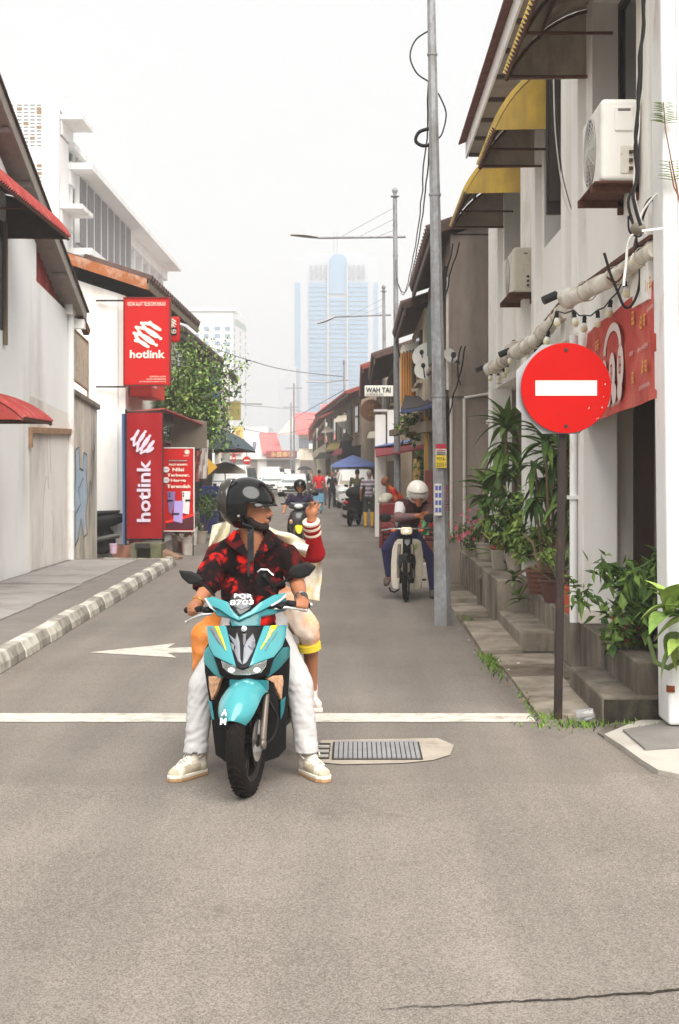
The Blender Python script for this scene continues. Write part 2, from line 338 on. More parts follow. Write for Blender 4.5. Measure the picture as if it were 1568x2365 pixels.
# drain grating beside the scooter
dr = thing('drain_cover', 'grey metal drain grating set in pale cement beside the turquoise scooter', 'drain', (0.0, 8.3, 0))
g = MB(); e = [W(x, y, GY(y)) for x, y in ((740, 1711), (1010, 1706), (1048, 1722), (1040, 1745), (1000, 1757), (930, 1764), (790, 1767), (738, 1762))]
g.add([(p.x, p.y, 0.006) for p in e], [tuple(range(8))]); g.build('cement_apron', M('cement_warm', lin(166, 156, 143), .9, var=.15, scale=4, bump=.3, stain=(lin(130, 120, 108), .5, 5, 1)), dr)
a, b = W(766, 1757, GY(1757)), W(960, 1717, GY(1717)); STEEL = M('drain_steel', lin(148, 147, 149), 0.55, 0.3, var=0.15, scale=8, bump=0.2)
g = MB(); g.box(a.x, b.x + .02, a.y, b.y, 0.002, 0.012); g.build('cover_plate', M('drain_dark', lin(58, 55, 52), 0.9), dr)
for k in range(18):
    x = a.x + .012 + (b.x - a.x) * k / 18; g = MB(); g.box(x, x + 0.022, a.y + .01, b.y - .01, 0.013, 0.022); g.build('grating_bar', STEEL, dr)
g = MB(); g.box(a.x - .085, a.x - .015, a.y + .02, b.y - .02, 0.007, 0.009); g.build('open_gap', M('drain_dark'), dr)
g = MB()
for k in range(3): yy = a.y + .06 + k * .14; g.box(a.x - .085, a.x - .02, yy, yy + .03, 0.010, 0.02)
each(g, 'gap_rung', CONC_L, dr)
# right hand corner apron with a steel cover
dr = thing('corner_apron', 'pale concrete apron with a grey steel hatch at the right corner', 'drain', (2.1, 8.2, 0))
e = [W(x, y, GY(y)) for x, y in ((1395, 1706), (1470, 1675), (1640, 1640), (1700, 1790), (1568, 1800), (1520, 1790), (1480, 1765), (1440, 1735))]
g = MB(); g.prism([(p.x, p.y, 0.0) for p in e], (0, 0, 0.03)); g.build('apron', CONC_L, dr)
e = [W(x, y, GY(y)) for x, y in ((1438, 1700), (1600, 1672), (1640, 1735), (1490, 1745))]
g = MB(); g.prism([(p.x, p.y, 0.032) for p in e], (0, 0, 0.012)); g.build('hatch', M('hatch_steel', lin(128, 124, 120), 0.6, 0.2, var=0.12, bump=0.3), dr)
e = [W(x, y, GY(y)) for x, y in ((1395, 1705), (1470, 1674), (1640, 1638), (1640, 1620), (1440, 1655), (1380, 1695))]
g = MB(); g.prism([(p.x, p.y, 0.0) for p in e], (0, 0, 0.012)); g.build('strip', CONC_D, dr)
# ================================================================== drain slabs, steps and ledges along the right edge
random.seed(11)
sl_ = thing('drain_slabs', 'row of uneven grey concrete drain slabs along the right road edge', 'slabs', (1.4, 13, 0))
SLB = M('slab_worn', lin(158, 147, 133), .9, var=.2, scale=3, bump=.35, bscale=70, stain=(lin(78, 68, 56), .75, 2.4, 1)); SLD = M('slab_dirty', lin(120, 108, 94), .92, var=.25, scale=3, bump=.35, bscale=70, stain=(lin(62, 54, 44), .8, 2.8, 1))
for (x0, x1, y0, y1, z0, z1, m_) in ((1.22, 1.62, 9.5, 11.2, 0.02, 0.03, SLB), (1.22, 1.75, 11.25, 11.95, 0.015, 0.022, SLD), (1.20, 1.75, 12.0, 12.7, 0.0, 0.012, SLB),
                                (1.13, 1.50, 12.75, 15.0, 0.045, 0.065, SLB), (1.13, 1.50, 15.05, 16.1, 0.01, 0.02, SLD), (1.12, 1.50, 16.15, 17.3, 0.06, 0.04, SLB), (1.12, 1.50, 17.4, 18.9, 0.09, 0.05, SLB), (1.12, 1.50, 18.95, 21.0, 0.03, 0.05, SLD)):
    g = MB(); g.hexa([(x0, y0, -.03), (x1, y0, -.03), (x1 - .03, y1, -.03), (x0 + .02, y1, -.03)], [(x0, y0, z0), (x1, y0, z0 + .01), (x1, y1, z1 + .01), (x0, y1, z1)]); g.build('slab', m_, sl_, bevel=0.008)
for nm, lb, x0, x1, y0, y1, zt in (('concrete_step', 'nearest concrete doorstep block, front dark with moss and painted shade, beside the sign post', 1.60, 2.02, 9.26, 10.66, 0.185),
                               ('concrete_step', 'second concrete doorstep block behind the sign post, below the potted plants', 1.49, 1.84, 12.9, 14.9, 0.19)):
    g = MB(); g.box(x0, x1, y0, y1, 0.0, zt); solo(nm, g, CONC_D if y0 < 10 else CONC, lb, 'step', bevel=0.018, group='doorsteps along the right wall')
    if y0 < 10: g = MB(); g.box(x0 + .015, x1, y0 - .006, y0 + .004, 0.0, zt - .025); g.build('moss_shade_front', M('moss_painted_shade', lin(50, 46, 38), .95, var=.4, scale=9, bump=.4, stain=(lin(86, 80, 66), .4, 5, .5)), LASTSOLO[0])  # near-black front face: moss, with the step's shade painted into the same colour
pl = thing('stone_ledge', 'stained concrete ledge under the potted plants along the right shophouse', 'ledge', (1.8, 15, 0))
def ledge(nm, x0, x1, y0, y1, z, m_):
    n_ = max(1, round((y1 - y0) / 1.05)); d = (y1 - y0) / n_
    for k in range(n_):
        g = MB(); j = random.uniform(-.008, .008); g.box(x0 + j, x1, y0 + k * d + .005, y0 + (k + 1) * d - .005, 0, z + random.uniform(-.004, .004)); g.build(nm, m_, pl, bevel=0.012)
ledge('ledge_block', 1.84, 2.6, 9.3, 11.7, 0.40, CONC_D); ledge('ledge_block', 1.80, 2.6, 11.75, 14.95, 0.42, CONC)
ledge('ledge_block', 1.50, 2.6, 15.0, 21.2, 0.50, CONC)
g = MB(); g.tube([(1.47, 16.9, .02), (1.47, 16.9, .36), (1.52, 16.9, .40)], .03, 8); g.build('drain_spout', M('pipe_grey', lin(96, 90, 82), .8), pl, 40)
# roadside weeds (uncountable) and litter
random.seed(21); pts = []
for (cx, cy, rx, ry, n_) in ((1.22, 15.6, .03, .6, 200), (1.16, 12.35, .04, .35, 300), (1.17, 11.6, .03, .3, 60), (1.21, 10.0, .02, .4, 50), (1.45, 9.2, .14, .08, 200), (1.27, 9.5, .05, .06, 60), (1.33, 17.2, .1, .2, 120), (1.9, 9.15, .1, .08, 120), (1.2, 18.6, .05, .3, 100), (-3.9, 25.2, .3, .05, 60)):
    for _ in range(n_): pts.append((random.gauss(cx, rx), random.gauss(cy, ry), 0.0))
g = MB()
for p in pts:
    h = random.uniform(.012, .05); a = random.uniform(0, 6.28); t = random.uniform(.0, .05); w_ = random.uniform(.003, .008); ca, sa = math.cos(a), math.sin(a)
    g.add([(p[0] - w_ * sa, p[1] + w_ * ca, 0), (p[0] + w_ * sa, p[1] - w_ * ca, 0), (p[0] + ca * t * .5 + w_ * sa, p[1] + sa * t * .5 - w_ * ca, h * .7), (p[0] + ca * t, p[1] + sa * t, h)], [(0, 1, 2, 3)])
o = g.build('grass', M('weeds', lin(96, 122, 50), .7, var=.35, scale=9)); tag(o, 'short green weeds growing along the right road edge', 'weeds', kind='stuff')
random.seed(31); g = MB()
for _ in range(130):
    if random.random() < .75: x, y_ = random.gauss(1.25, .16), random.uniform(8.9, 17)
    else: y_ = random.uniform(11, 23); x = kx(y_) + abs(random.gauss(.08, .12))
    s_ = random.uniform(.008, .028); a = random.uniform(0, 6.28); u = Vector((math.cos(a), math.sin(a), 0)) * s_; v = Vector((-math.sin(a), math.cos(a), random.uniform(-.3, .3))) * s_ * .5; p = Vector((x, y_, .012 + .4 * s_))
    g.add([p - u, p - v, p + u, p + v], [(0, 1, 2, 3)], random.choice([0, 0, 0, 1]))
o = g.build('leaf_litter', [M('dry_leaf', lin(142, 104, 70), .9, var=.3), M('paper_bit', lin(225, 222, 215), .8)]); tag(o, 'scattered dry leaves and paper bits along the road edges', 'litter', kind='stuff')
g = MB(); g.lathe([(.0, 0), (.042, .002), (.045, .02), (.036, .11), (.033, .115), (.0, .116)], (0, 0, 0), 14, 0, Matrix.Rotation(R(78), 3, 'Y') @ Matrix.Rotation(R(15), 3, 'X'))
for v in g.v: v += Vector((1.44, 9.28, .05))
solo('plastic_cup', g, M('clear_plastic', (.8, .8, .8), .15, trans=.75, var=.02), 'crumpled clear plastic cup lying at the foot of the sign post', 'cup', 40)
# ================================================================== white shophouse on the right
WALL = M('white_wall', lin(242, 239, 233), 0.85, var=0.03, scale=1.2, bump=0.12, bscale=120, stain=(lin(206, 196, 180), 0.32, 1.4, 0.25))
WALL_D = M('white_wall_aged', lin(236, 229, 217), 0.88, var=0.06, scale=1.5, bump=0.15, bscale=100, stain=(lin(150, 138, 118), 0.45, 1.6, 0.35))
TRIM = M('white_trim', lin(244, 242, 238), 0.8, var=0.03, scale=2, bump=0.08, stain=(lin(190, 180, 165), 0.22, 2.5, 0.25))
DKWIN = M('window_frame_dark', lin(44, 38, 36), 0.45, var=0.1)
GLASS = M('window_glass', lin(38, 42, 46), 0.06, var=0.1, spec=0.8)
RUST = M('rusty_steel', lin(92, 58, 44), 0.85, var=0.3, scale=14, bump=0.3)
r1 = thing('white_shophouse', 'white two-storey shophouse with yellow awnings on the right', 'building', (2.0, 14.5, 0))
FX = 1.92
win = [(9.75, 11.55), (13.0, 14.5), (16.3, 18.4)]
g = MB(); g.box(FX, 6, 9.35, 19.9, 2.78, 3.92)          # wall below the upstairs windows
g.box(FX, 6, 9.35, 19.9, 5.45, 6.3); yy = 9.35
for a, b in win + [(19.9, 19.9)]:
    g.box(FX, 6, yy, a, 3.92, 5.45); yy = b
each(g, 'upper_wall', WALL, r1)
g = MB()
for a, b in win: g.box(FX + .26, FX + .5, a, b, 3.92, 5.45)
each(g, 'window_recess', M('recess_cream', lin(205, 196, 182), .85, var=.05), r1)
for a, b in win:
    for k in (0, 1):
        y0 = a + (b - a) * k / 2 + .04; y1 = a + (b - a) * (k + 1) / 2 - .04
        fr = MB(); fr.box(FX + .20, FX + .26, y0, y0 + .06, 3.98, 5.42).box(FX + .20, FX + .26, y1 - .06, y1, 3.98, 5.42).box(FX + .20, FX + .26, y0 + .06, y1 - .06, 3.98, 4.04).box(FX + .20, FX + .26, y0 + .06, y1 - .06, 5.36, 5.42)
        wn = fr.build('window', DKWIN, r1); pn = MB(); pn.box(FX + .225, FX + .235, y0 + .06, y1 - .06, 4.04, 5.36); pn.build('pane', GLASS, wn)
g = MB()
for yc, w_ in ((12.05, .34), (12.72, .26), (14.85, .30), (15.85, .3), (18.75, .3), (19.7, .36)): g.box(FX - .07, FX + .02, yc - w_ / 2, yc + w_ / 2, 2.80, 6.28)
each(g, 'pilaster', TRIM, r1, bevel=.008)
# an opened dark casement standing out of the middle window
cs = MB(); cs.box(FX - .19, FX - .02, 12.92, 12.97, 3.98, 5.4).build('casement', DKWIN, r1, bevel=.006)
cs = MB(); cs.box(FX - .165, FX - .045, 12.905, 12.92, 4.1, 5.28).build('casement_glass', M('casement_dark', lin(58, 50, 46), .3, var=.1), r1)
# ground floor: pillars, recess
g = MB()
for y0, y1 in ((11.62, 12.02), (15.55, 15.9), (19.5, 19.9)): g.box(FX - .07, FX + .22, y0, y1, .40, 2.80)
each(g, 'pillar', TRIM, r1, bevel=.012)
g = MB(); g.box(FX - .09, FX + .24, 11.60, 12.04, .40, .52).box(FX - .1, FX + .25, 19.48, 19.9, .5, .62).box(FX - .1, FX + .25, 19.48, 19.92, 2.3, 2.36); each(g, 'pillar_base', WALL_D, r1, bevel=.01)
g = MB(); g.box(FX + .22, 2.30, 11.80, 11.95, .40, 2.79); g.build('cross_wall', WALL, r1)
g = MB(); g.box(2.62, 2.9, 12.0, 19.9, .40, 2.79); g.build('back_wall', WALL_D, r1)
g = MB(); g.box(FX + .22, 2.62, 15.65, 15.8, .4, 2.79); g.build('cross_wall', WALL_D, r1)
g = MB(); g.box(2.30, 2.46, 11.72, 11.80, .40, 2.6); g.build('door_jamb', M('brown_wood', lin(78, 62, 54), .7, var=.2, scale=8, zs=.1), r1)
g = MB(); g.box(2.46, 2.52, 11.70, 11.84, .40, 2.6); g.build('door_jamb', M('jamb_cream', lin(176, 164, 148), .8), r1)
SHUT = M('shutter_brown', lin(124, 100, 86), .6, var=.2, scale=10, stain=(lin(48, 40, 36), .4, 6, 1))
for k in range(29):
    z = .42 + k * .078; s_ = MB(); s_.loft([[(2.53, y_, z), (2.505, y_, z + .02), (2.505, y_, z + .052), (2.53, y_, z + .07), (2.55, y_, z + .07), (2.55, y_, z)] for y_ in (9.3, 11.7)]); s_.build('shutter_slat', SHUT, r1, 40)
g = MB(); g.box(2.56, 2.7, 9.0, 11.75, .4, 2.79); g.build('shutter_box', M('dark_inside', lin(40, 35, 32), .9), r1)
# near corner pillar with box trunking, leaning a hair as in life
g = MB(); g.hexa([(2.06, 8.95, .0), (4.2, 8.95, .0), (4.2, 9.4, .0), (2.06, 9.4, .0)], [(1.99, 8.95, 6.9), (4.2, 8.95, 6.9), (4.2, 9.4, 6.9), (1.99, 9.4, 6.9)]); g.build('corner_pillar', TRIM, r1, bevel=.012)
g = MB(); g.hexa([(1.965, 8.93, .05), (2.055, 8.93, .05), (2.055, 9.25, .05), (1.965, 9.25, .05)], [(1.885, 8.93, 6.9), (1.985, 8.93, 6.9), (1.985, 9.25, 6.9), (1.885, 9.25, 6.9)]); g.build('downpipe', M('pvc_white', lin(236, 236, 234), .45, var=.03, stain=(lin(170, 110, 70), .2, 3, .3)), r1, bevel=.02)
g = MB(); g.box(1.945, 2.03, 8.915, 8.96, .80, .865).box(1.955, 2.0, 8.92, 8.96, .26, .30); each(g, 'pipe_clamp', M('rust_patch', lin(120, 62, 34), .9, var=.5, scale=30, bump=.4), r1)
g = MB(); g.tube([(1.77, 11.55, .42), (1.77, 11.55, 2.75)], .035, 10).box(1.72, 1.82, 11.5, 11.6, 1.42, 1.45); g.build('downpipe', MATS['pvc_white'], r1, 40)
g = MB(); g.tube([(1.86, 19.4, .55), (1.86, 19.4, 2.6)], .03, 8); g.build('downpipe', MATS['pvc_white'], r1, 40)
# roof with fascia board and maroon tiles
TILE_M = M('tile_maroon', lin(112, 70, 62), .8, var=.25, scale=7, bump=.3, stain=(lin(70, 48, 44), .5, 3, 1))
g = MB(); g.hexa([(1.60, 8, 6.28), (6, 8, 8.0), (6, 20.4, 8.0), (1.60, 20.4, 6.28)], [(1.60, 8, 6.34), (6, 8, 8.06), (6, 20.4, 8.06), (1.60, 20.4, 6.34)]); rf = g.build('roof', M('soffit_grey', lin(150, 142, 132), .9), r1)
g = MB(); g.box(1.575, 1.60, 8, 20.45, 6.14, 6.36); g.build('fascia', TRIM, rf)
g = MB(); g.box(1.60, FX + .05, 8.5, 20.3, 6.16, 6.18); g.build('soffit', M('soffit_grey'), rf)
for k in range(13):
    g = MB(); y_ = 8.2 + k; g.beam((1.6, y_, 6.14), (FX, y_, 6.14), .06, .05); g.build('rafter', M('brown_wood'), rf)
tm = MB()
for i in range(5): tm.hexa([(0, .01, .0 + .006), (.44, .01, .17 + .006), (.44, .29, .17 + .006), (0, .29, .0 + .006)], [(0, .01, .03), (.44, .01, .2), (.44, .29, .2), (0, .29, .03)]) if i == 0 else None
tme = tm.mesh('roof_tile', TILE_M)
for k in range(42):
    for j in range(2):
        o = link('roof_tile', tme, rf); o.location = Vector((1.47 + j * .40, 8.0 + k * .296, 6.315 + j * .156 + random.uniform(0, .008))) - OFF[r1.name]
# yellow awnings
YEL = M('awning_yellow', lin(184, 152, 64), .75, var=.2, scale=3, stain=(lin(140, 118, 72), .7, 4, .25))
AWU = M('awning_underside', lin(176, 162, 148), .8, var=.15, scale=4, stain=(lin(120, 106, 94), .5, 4, .4))
def awning(parent, y0, y1, xw, zw, xo, zo, top, under, n=10, rust=RUST, sgn=1, nm='awning'):
    """barrel awning: profile from the wall (xw, zw) curving down to the drip edge (xo, zo); corrugated along y"""
    prof = []
    for i in range(n + 1):
        t = i / n; a = t * math.pi / 2; prof.append((xw + (xo - xw) * (0.55 * t + 0.45 * math.sin(a)), zo + (zw - zo) * (0.3 * (1 - t) + 0.7 * math.cos(a))))
    nc = max(8, int((y1 - y0) / .05)); rows = []
    for i, (x, z) in enumerate(prof):
        rows.append([(x - sgn * (.032 if k % 2 else 0) * (i > 0), y0 + (y1 - y0) * k / nc, z + (.028 if k % 2 else 0)) for k in range(nc + 1)])
    g = MB(); g.sheet(rows, .008, (-.3 * sgn, 0, 1)); aw = g.build(nm, [top, under], parent)
    for p in aw.data.polygons:
        if p.normal.z < -.05: p.material_index = 1
    for ye, off_ in ((y0, -.004), (y1, .004)):
        g = MB(); g.prism([(x, ye + off_ * 2, z - .012) for x, z in prof] + [(xw, ye + off_ * 2, zo)], (0, off_, 0)); sp = g.build('side_panel', [top, under], aw)
        if ye == y1:
            for p in sp.data.polygons: p.material_index = 1
    g = MB()
    for ye in (y0 + .03, (y0 + y1) / 2, y1 - .03):
        g.tube([(x, ye, z - .03) for x, z in prof], .014, 6)
    g.tube([(xo, y0, zo - .01), (xo, y1, zo - .01)], .014, 6); g.tube([(prof[5][0], y0, prof[5][1] - .04), (prof[5][0], y1, prof[5][1] - .04)], .014, 6)
    g.tube([(xw, y1 - .05, zo), (xo, y1 - .05, zo)], .013, 6); g.tube([(xw, (y0 + y1) / 2, zo), (xo, (y0 + y1) / 2, zo)], .013, 6)
    g.build('frame', rust, aw, 40); return aw
awning(r1, 9.4, 11.85, FX, 5.50, 1.25, 4.92, YEL, AWU)
awning(r1, 13.1, 14.75, FX, 5.42, 1.28, 4.80, YEL, AWU)
awning(r1, 16.2, 18.55, FX, 5.40, 1.25, 4.82, YEL, AWU)
# air conditioners
ACW = M('ac_white', lin(228, 225, 218), .45, var=.04, stain=(lin(150, 128, 100), .25, 3, .5)); ACG = M('ac_grille', lin(186, 184, 178), .5)
def aircon(label, x0, x1, y0, y1, z0, z1, m_, worn):
    a = thing('air_conditioner', label, 'air conditioner', (x1, (y0 + y1) / 2, z0), group='air conditioner outdoor units on the white wall')
    g = MB(); g.box(x0, x1, y0, y1, z0, z1); g.build('casing', m_, a, bevel=.03, seg=3)
    yc = y0 + (y1 - y0) * .56; zc = (z0 + z1) / 2; rr = (z1 - z0) * .43; rot = Matrix.Rotation(R(90), 3, 'Y')
    g = MB(); g.lathe([(rr * .98, -.004), (rr * .98, .004), (.001, .004), (.001, -.004)], (x0 - .002, yc, zc), 28, 0, rot); g.build('fan_opening', M('ac_dark', lin(112, 110, 106), .7), a)
    g = MB()
    for k in range(1, 9):
        r_ = rr * k / 8; g.tube([(x0 - .018 + .012 * (k / 8) ** 2, yc + r_ * math.cos(t), zc + r_ * math.sin(t)) for t in [i * math.pi / 12 for i in range(25)]], .0045, 4)
    for k in range(12):
        t = k * math.pi / 6; g.tube([(x0 - .02, yc + .03 * math.cos(t), zc + .03 * math.sin(t)), (x0 - .008, yc + rr * math.cos(t), zc + rr * math.sin(t))], .004, 4)
    g.lathe([(.001, 0), (.045, 0), (.045, .01), (.001, .01)], (x0 - .026, yc, zc), 14, 0, rot); g.build('fan_grille', ACG, a, 50)
    g = MB(); xm = (x0 + x1) / 2; hz = z1 - z0
    g.box(x0 + .09, x1 - .04, y0 - .012, y0, z0 + hz * .60, z1 - hz * .1); g.build('handle_cover', m_, a, bevel=.012)
    g = MB(); g.box(x0 + .11, x1 - .06, y0 - .014, y0 - .002, z0 + hz * .84, z0 + hz * .87); g.build('handle_slot', M('ac_dark'), a)
    g = MB(); g.box(x0 + .13, x1 - .03, y0 - .008, y0, z0 + hz * .08, z0 + hz * .42); g.build('service_panel', M('ac_panel', lin(212, 206, 194), .6, stain=(lin(120, 84, 56), .4, 9, 1)), a, bevel=.004)
    g = MB(); 
    for k in range(3): g.box(x1 - .07, x1 - .045, y0 - .03, y0, z0 + hz * (.12 + k * .1), z0 + hz * (.12 + k * .1) + .02)
    each(g, 'valve', M('valve_dark', lin(70, 50, 36), .7), a)
    g = MB()
    for yy in (y0 + .12, y1 - .12): g.beam((x0 - .05, yy, z0 - .035), (x1 + .03, yy, z0 - .035), .04, .05).beam((x1, yy, z0 + .1), (x1, yy, z0 - .11), .04, .04)
    g.box(x0 - .04, x1 - .02, y0 + .02, y1 - .02, z0 - .012, z0 - .002); each(g, 'bracket', RUST, a)
    return a
aircon('large white air conditioner unit, nearest, high on the white wall by the cables', 1.645, 1.90, 9.54, 10.34, 3.60, 4.15, ACW, 0)
aircon('smaller yellowed air conditioner unit farther along the white wall', 1.69, 1.90, 15.25, 16.3, 3.57, 4.05, M('ac_yellowed', lin(210, 202, 186), .5, var=.06, stain=(lin(130, 108, 84), .35, 4, .4)), 1)
# ================================================================== rolled canvas blinds, banner, string lights, cables
CANV = M('canvas_white', lin(226, 220, 208), .9, var=.06, scale=5, bump=.3, bscale=25, stain=(lin(132, 112, 90), .55, 5, 1))
for lb, a, b, ra, rb in (('nearest rolled white canvas blind below the large air conditioner', W(1305, 688, 11.2), W(1510, 572, 9.25), .072, .048),
                         ('middle rolled white canvas blind, stained, above the string of bulbs', W(1190, 815, 15.2), W(1303, 712, 12.1), .074, .06),
                         ('far rolled white canvas blind next to the grey concrete house', W(1128, 852, 19.3), W(1188, 803, 15.9), .075, .075)):
    t = thing('canvas_blind', lb, 'blind', tuple(a), group='rolled canvas blinds on the white shophouse')
    pts = []; rs = []
    for k in range(41):
        u = k / 40; p = a.lerp(b, u); p.z -= .05 * math.sin(math.pi * u); pts.append(p); rs.append((ra + (rb - ra) * u) * (1 + .05 * math.sin(k * .5)) * (.9 if k in (11, 12, 25, 36) else 1))
    g = MB(); g.tube(pts, rs, 20); cm = a.lerp(b, .5)
    for v in g.v: v += Vector((noise.noise((v.y * 5, v.z * 9, v.x * 9)), 0, noise.noise((v.y * 5 + 7, v.z * 8, v.x * 8)))) * .028
    g.build('roll', CANV, t, 70)
    for u in (.28, .62, .9):
        p = a.lerp(b, u); p.z -= .05 * math.sin(math.pi * u); g = MB(); r_ = ra + (rb - ra) * u + .012
        d = (b - a).normalized(); s_ = d.cross(Vector((0, 0, 1))).normalized(); up = s_.cross(d)
        g.tube([p + s_ * r_ * math.cos(i * .52) + up * r_ * math.sin(i * .52) for i in range(13)], .004, 5); g.build('strap', M('strap_brown', lin(176, 160, 140), .9), t, 40)
    g = MB(); g.tube([a - (b - a).normalized() * .02 + Vector((-.06, 0, .03)), a - (b - a).normalized() * .02 + Vector((-.17, -.02, -.02))], .034, 12); g.tube([a + Vector((0, 0, .02)), a + Vector((-.06, 0, .035))], .012, 6); g.build('spotlight', M('black_metal', lin(42, 42, 44), .45), t, 40)
    g = MB(); g.beam(b.lerp(a, .02) + Vector((.0, 0, .08)), a + Vector((.12, 0, .08)), .03, .03); g.build('rail', RUST, t)
bn = thing('red_banner', 'faded red fabric menu banner with white and yellow print on the white shophouse', 'banner', (1.83, 10.2, 2.05))
rows = []
for i in range(13):
    v = i / 12; row = []
    for k in range(25):
        u = k / 24; y = 11.62 - 2.45 * u; zt = 2.77 + .13 * u; zb = 2.03 + .09 * u
        row.append((1.885 + .06 * u - .006 * math.sin((u * 3 + v * 2.2) * 5) - .004 * math.sin((u - v) * 14), y, zb + (zt - zb) * v))
    rows.append(row)
g = MB(); g.sheet(rows, .003, (-1, 0, 0)); g.build('fabric', M('banner_red', lin(178, 64, 54), .8, var=.14, scale=3, stain=(lin(214, 120, 104), .5, 2, 1)), bn, 60)
BW = M('print_white', lin(216, 196, 190), .8, var=.02); BY = M('print_yellow', lin(222, 164, 70), .8, var=.05)
rt, up = Vector((0, -1, .05)), Vector((0, 0, 1))
def onb(u, v): return Vector((1.866 + .06 * u, 11.62 - 2.45 * u, 2.03 + .09 * u + (.74 + .04 * u) * v))
for (u, v, w_, h_) in ((.33, .36, .11, .42), (.45, .39, .11, .42), (.57, .42, .11, .42), (.40, .18, .08, .20), (.48, .19, .08, .20), (.56, .20, .08, .20)):
    g = MB(); c = onb(u, v); g.loft([[c + rt * (w_ * 1.1 * math.cos(t)) + up * (h_ * .38 * math.sin(t)) + Vector((dx, 0, 0)) for t in [i * math.pi / 8 for i in range(16)]] for dx in (0, -.002)]); g.build('print_oval', BW, bn)
for u, v in ((.33, .36), (.45, .39), (.57, .42)): glyphs(bn, onb(u, v) + Vector((-.004, .06, -.10)), rt, up, .12, .2, 1, MATS['banner_red'], int(u * 100))
g = MB()
arc = [onb(.45, .62) + rt * (.36 * math.cos(t)) + up * (.20 * math.sin(t)) for t in [i * math.pi / 14 for i in range(15)]]; arc2 = [onb(.45, .62) + rt * (.27 * math.cos(t)) + up * (.14 * math.sin(t)) for t in [i * math.pi / 14 for i in range(15)]]
g.loft([arc, arc2], closed=False); g.build('print_arc', BW, bn)
random.seed(4)
for u, v, s_, n_ in ((.1, .62, .2, 3), (.22, .70, .18, 2), (.12, .2, .1, 1), (.28, .36, .18, 2), (.74, .70, .12, 1), (.86, .62, .22, 2), (.88, .22, .22, 2), (.93, .9, .22, 2), (.74, .18, .1, 1), (.3, .05, .1, 1)): glyphs(bn, onb(u, v) + Vector((0, s_ * .5, 0)), rt, up, s_, s_ / n_, n_, BY, int(u * 1000))
for u, v, s_, n_ in ((.1, .48, .18, 6), (.22, .55, .2, 6), (.3, .22, .18, 5), (.72, .45, .14, 4), (.86, .44, .34, 10), (.88, .1, .36, 11), (.95, .74, .2, 6), (.5, .05, .36, 11)): glyphs(bn, onb(u, v) + Vector((0, s_ * .5, 0)), rt, up, s_, .035, n_, BW, int(u * 999))
# string of bulbs
BK = M('black_rubber', lin(36, 33, 32), .6, var=.1); BULB = M('bulb_glass', lin(232, 222, 190), .2, var=.05); BULBW = M('bulb_collar', lin(236, 234, 228), .4)
sp_ = [(1285, 200, 9.5), (1195, 435, 10.0), (1105, 570, 10.5), (1015, 645, 11.0), (928, 680, 11.3), (855, 645, 11.5), (738, 650, 12.1), (685, 780, 12.7), (640, 860, 13.3), (595, 890, 13.9), (540, 905, 14.5), (497, 880, 15.1), (432, 930, 16.1), (405, 995, 17.1), (375, 1030, 17.6), (340, 1055, 18.2), (300, 1055, 18.8), (270, 1020, 19.2)]
sl = thing('string_lights', 'black festoon cord with pale bulbs hanging along the white shophouse', 'string lights', (1.7, 9.5, 2.3))
P = [W(1033.6 + .3409 * x, 497.7 + .3409 * y, Y) for x, y, Y in sp_]
pts = [W(1470, 545, 9.4)]
for i, p in enumerate(P):
    pts.append(pts[-1].lerp(p, .5) + Vector((0, 0, -.02))); pts.append(p + Vector((0, 0, .005)))
g = MB(); g.tube(pts, .006, 6); g.build('cord', BK, sl, 60)
b1 = MB(); b1.lathe([(.001, .0), (.014, .0), (.018, -.02), (.015, -.035), (.019, -.05), (.017, -.055), (.001, -.055)], (0, 0, 0), 10); m1 = b1.mesh('socket', BK, 50)
b2 = MB(); b2.lathe([(.001, -.05), (.016, -.052), (.028, -.085), (.001, -.086)], (0, 0, 0), 12); m2 = b2.mesh('collar', BULBW, 60)
b3 = MB(); b3.lathe([(.001, -.083), (.028, -.085), (.030, -.10), (.024, -.12), (.012, -.13), (.001, -.132)], (0, 0, 0), 12); m3 = b3.mesh('bulb', BULB, 60)
random.seed(2)
for p in P:
    s_ = link('socket', m1, sl); s_.location = p - OFF[sl.name]; s_.rotation_euler = (random.uniform(-.2, .2), random.uniform(-.2, .2), 0)
    for nm, me in (('collar', m2), ('bulb', m3)): link(nm, me, s_)
# black cable bundle down the corner
cb = thing('cable_bundle', 'twisted bundle of black and white cables beside the large air conditioner', 'cables', (1.86, 9.1, 3.2))
CW = M('cable_white', lin(220, 218, 214), .5)
def wire(parent, pl, r=.006, m_=None, nm='cable', n=40, amp=.0, seed=0):
    pl = [Vector(p) for p in pl]; out = []
    for i in range(len(pl) - 1):
        p0, p1, p2, p3 = pl[max(i - 1, 0)], pl[i], pl[i + 1], pl[min(i + 2, len(pl) - 1)]
        k_ = max(3, n // (len(pl) - 1))
        for j in range(k_ + (i == len(pl) - 2)):
            t = j / k_; q = 0.5 * ((2 * p1) + (p2 - p0) * t + (2 * p0 - 5 * p1 + 4 * p2 - p3) * t * t + (3 * p1 - p0 - 3 * p2 + p3) * t ** 3)
            if amp: q = q + Vector((noise.noise((seed, q.z * 6, q.y)) * amp, 0, noise.noise((seed + 5, q.x * 6, q.y * 3)) * amp))
            out.append(q)
    g = MB(); g.tube(out, r, 6); return g.build(nm, m_ or BK, parent, 60)
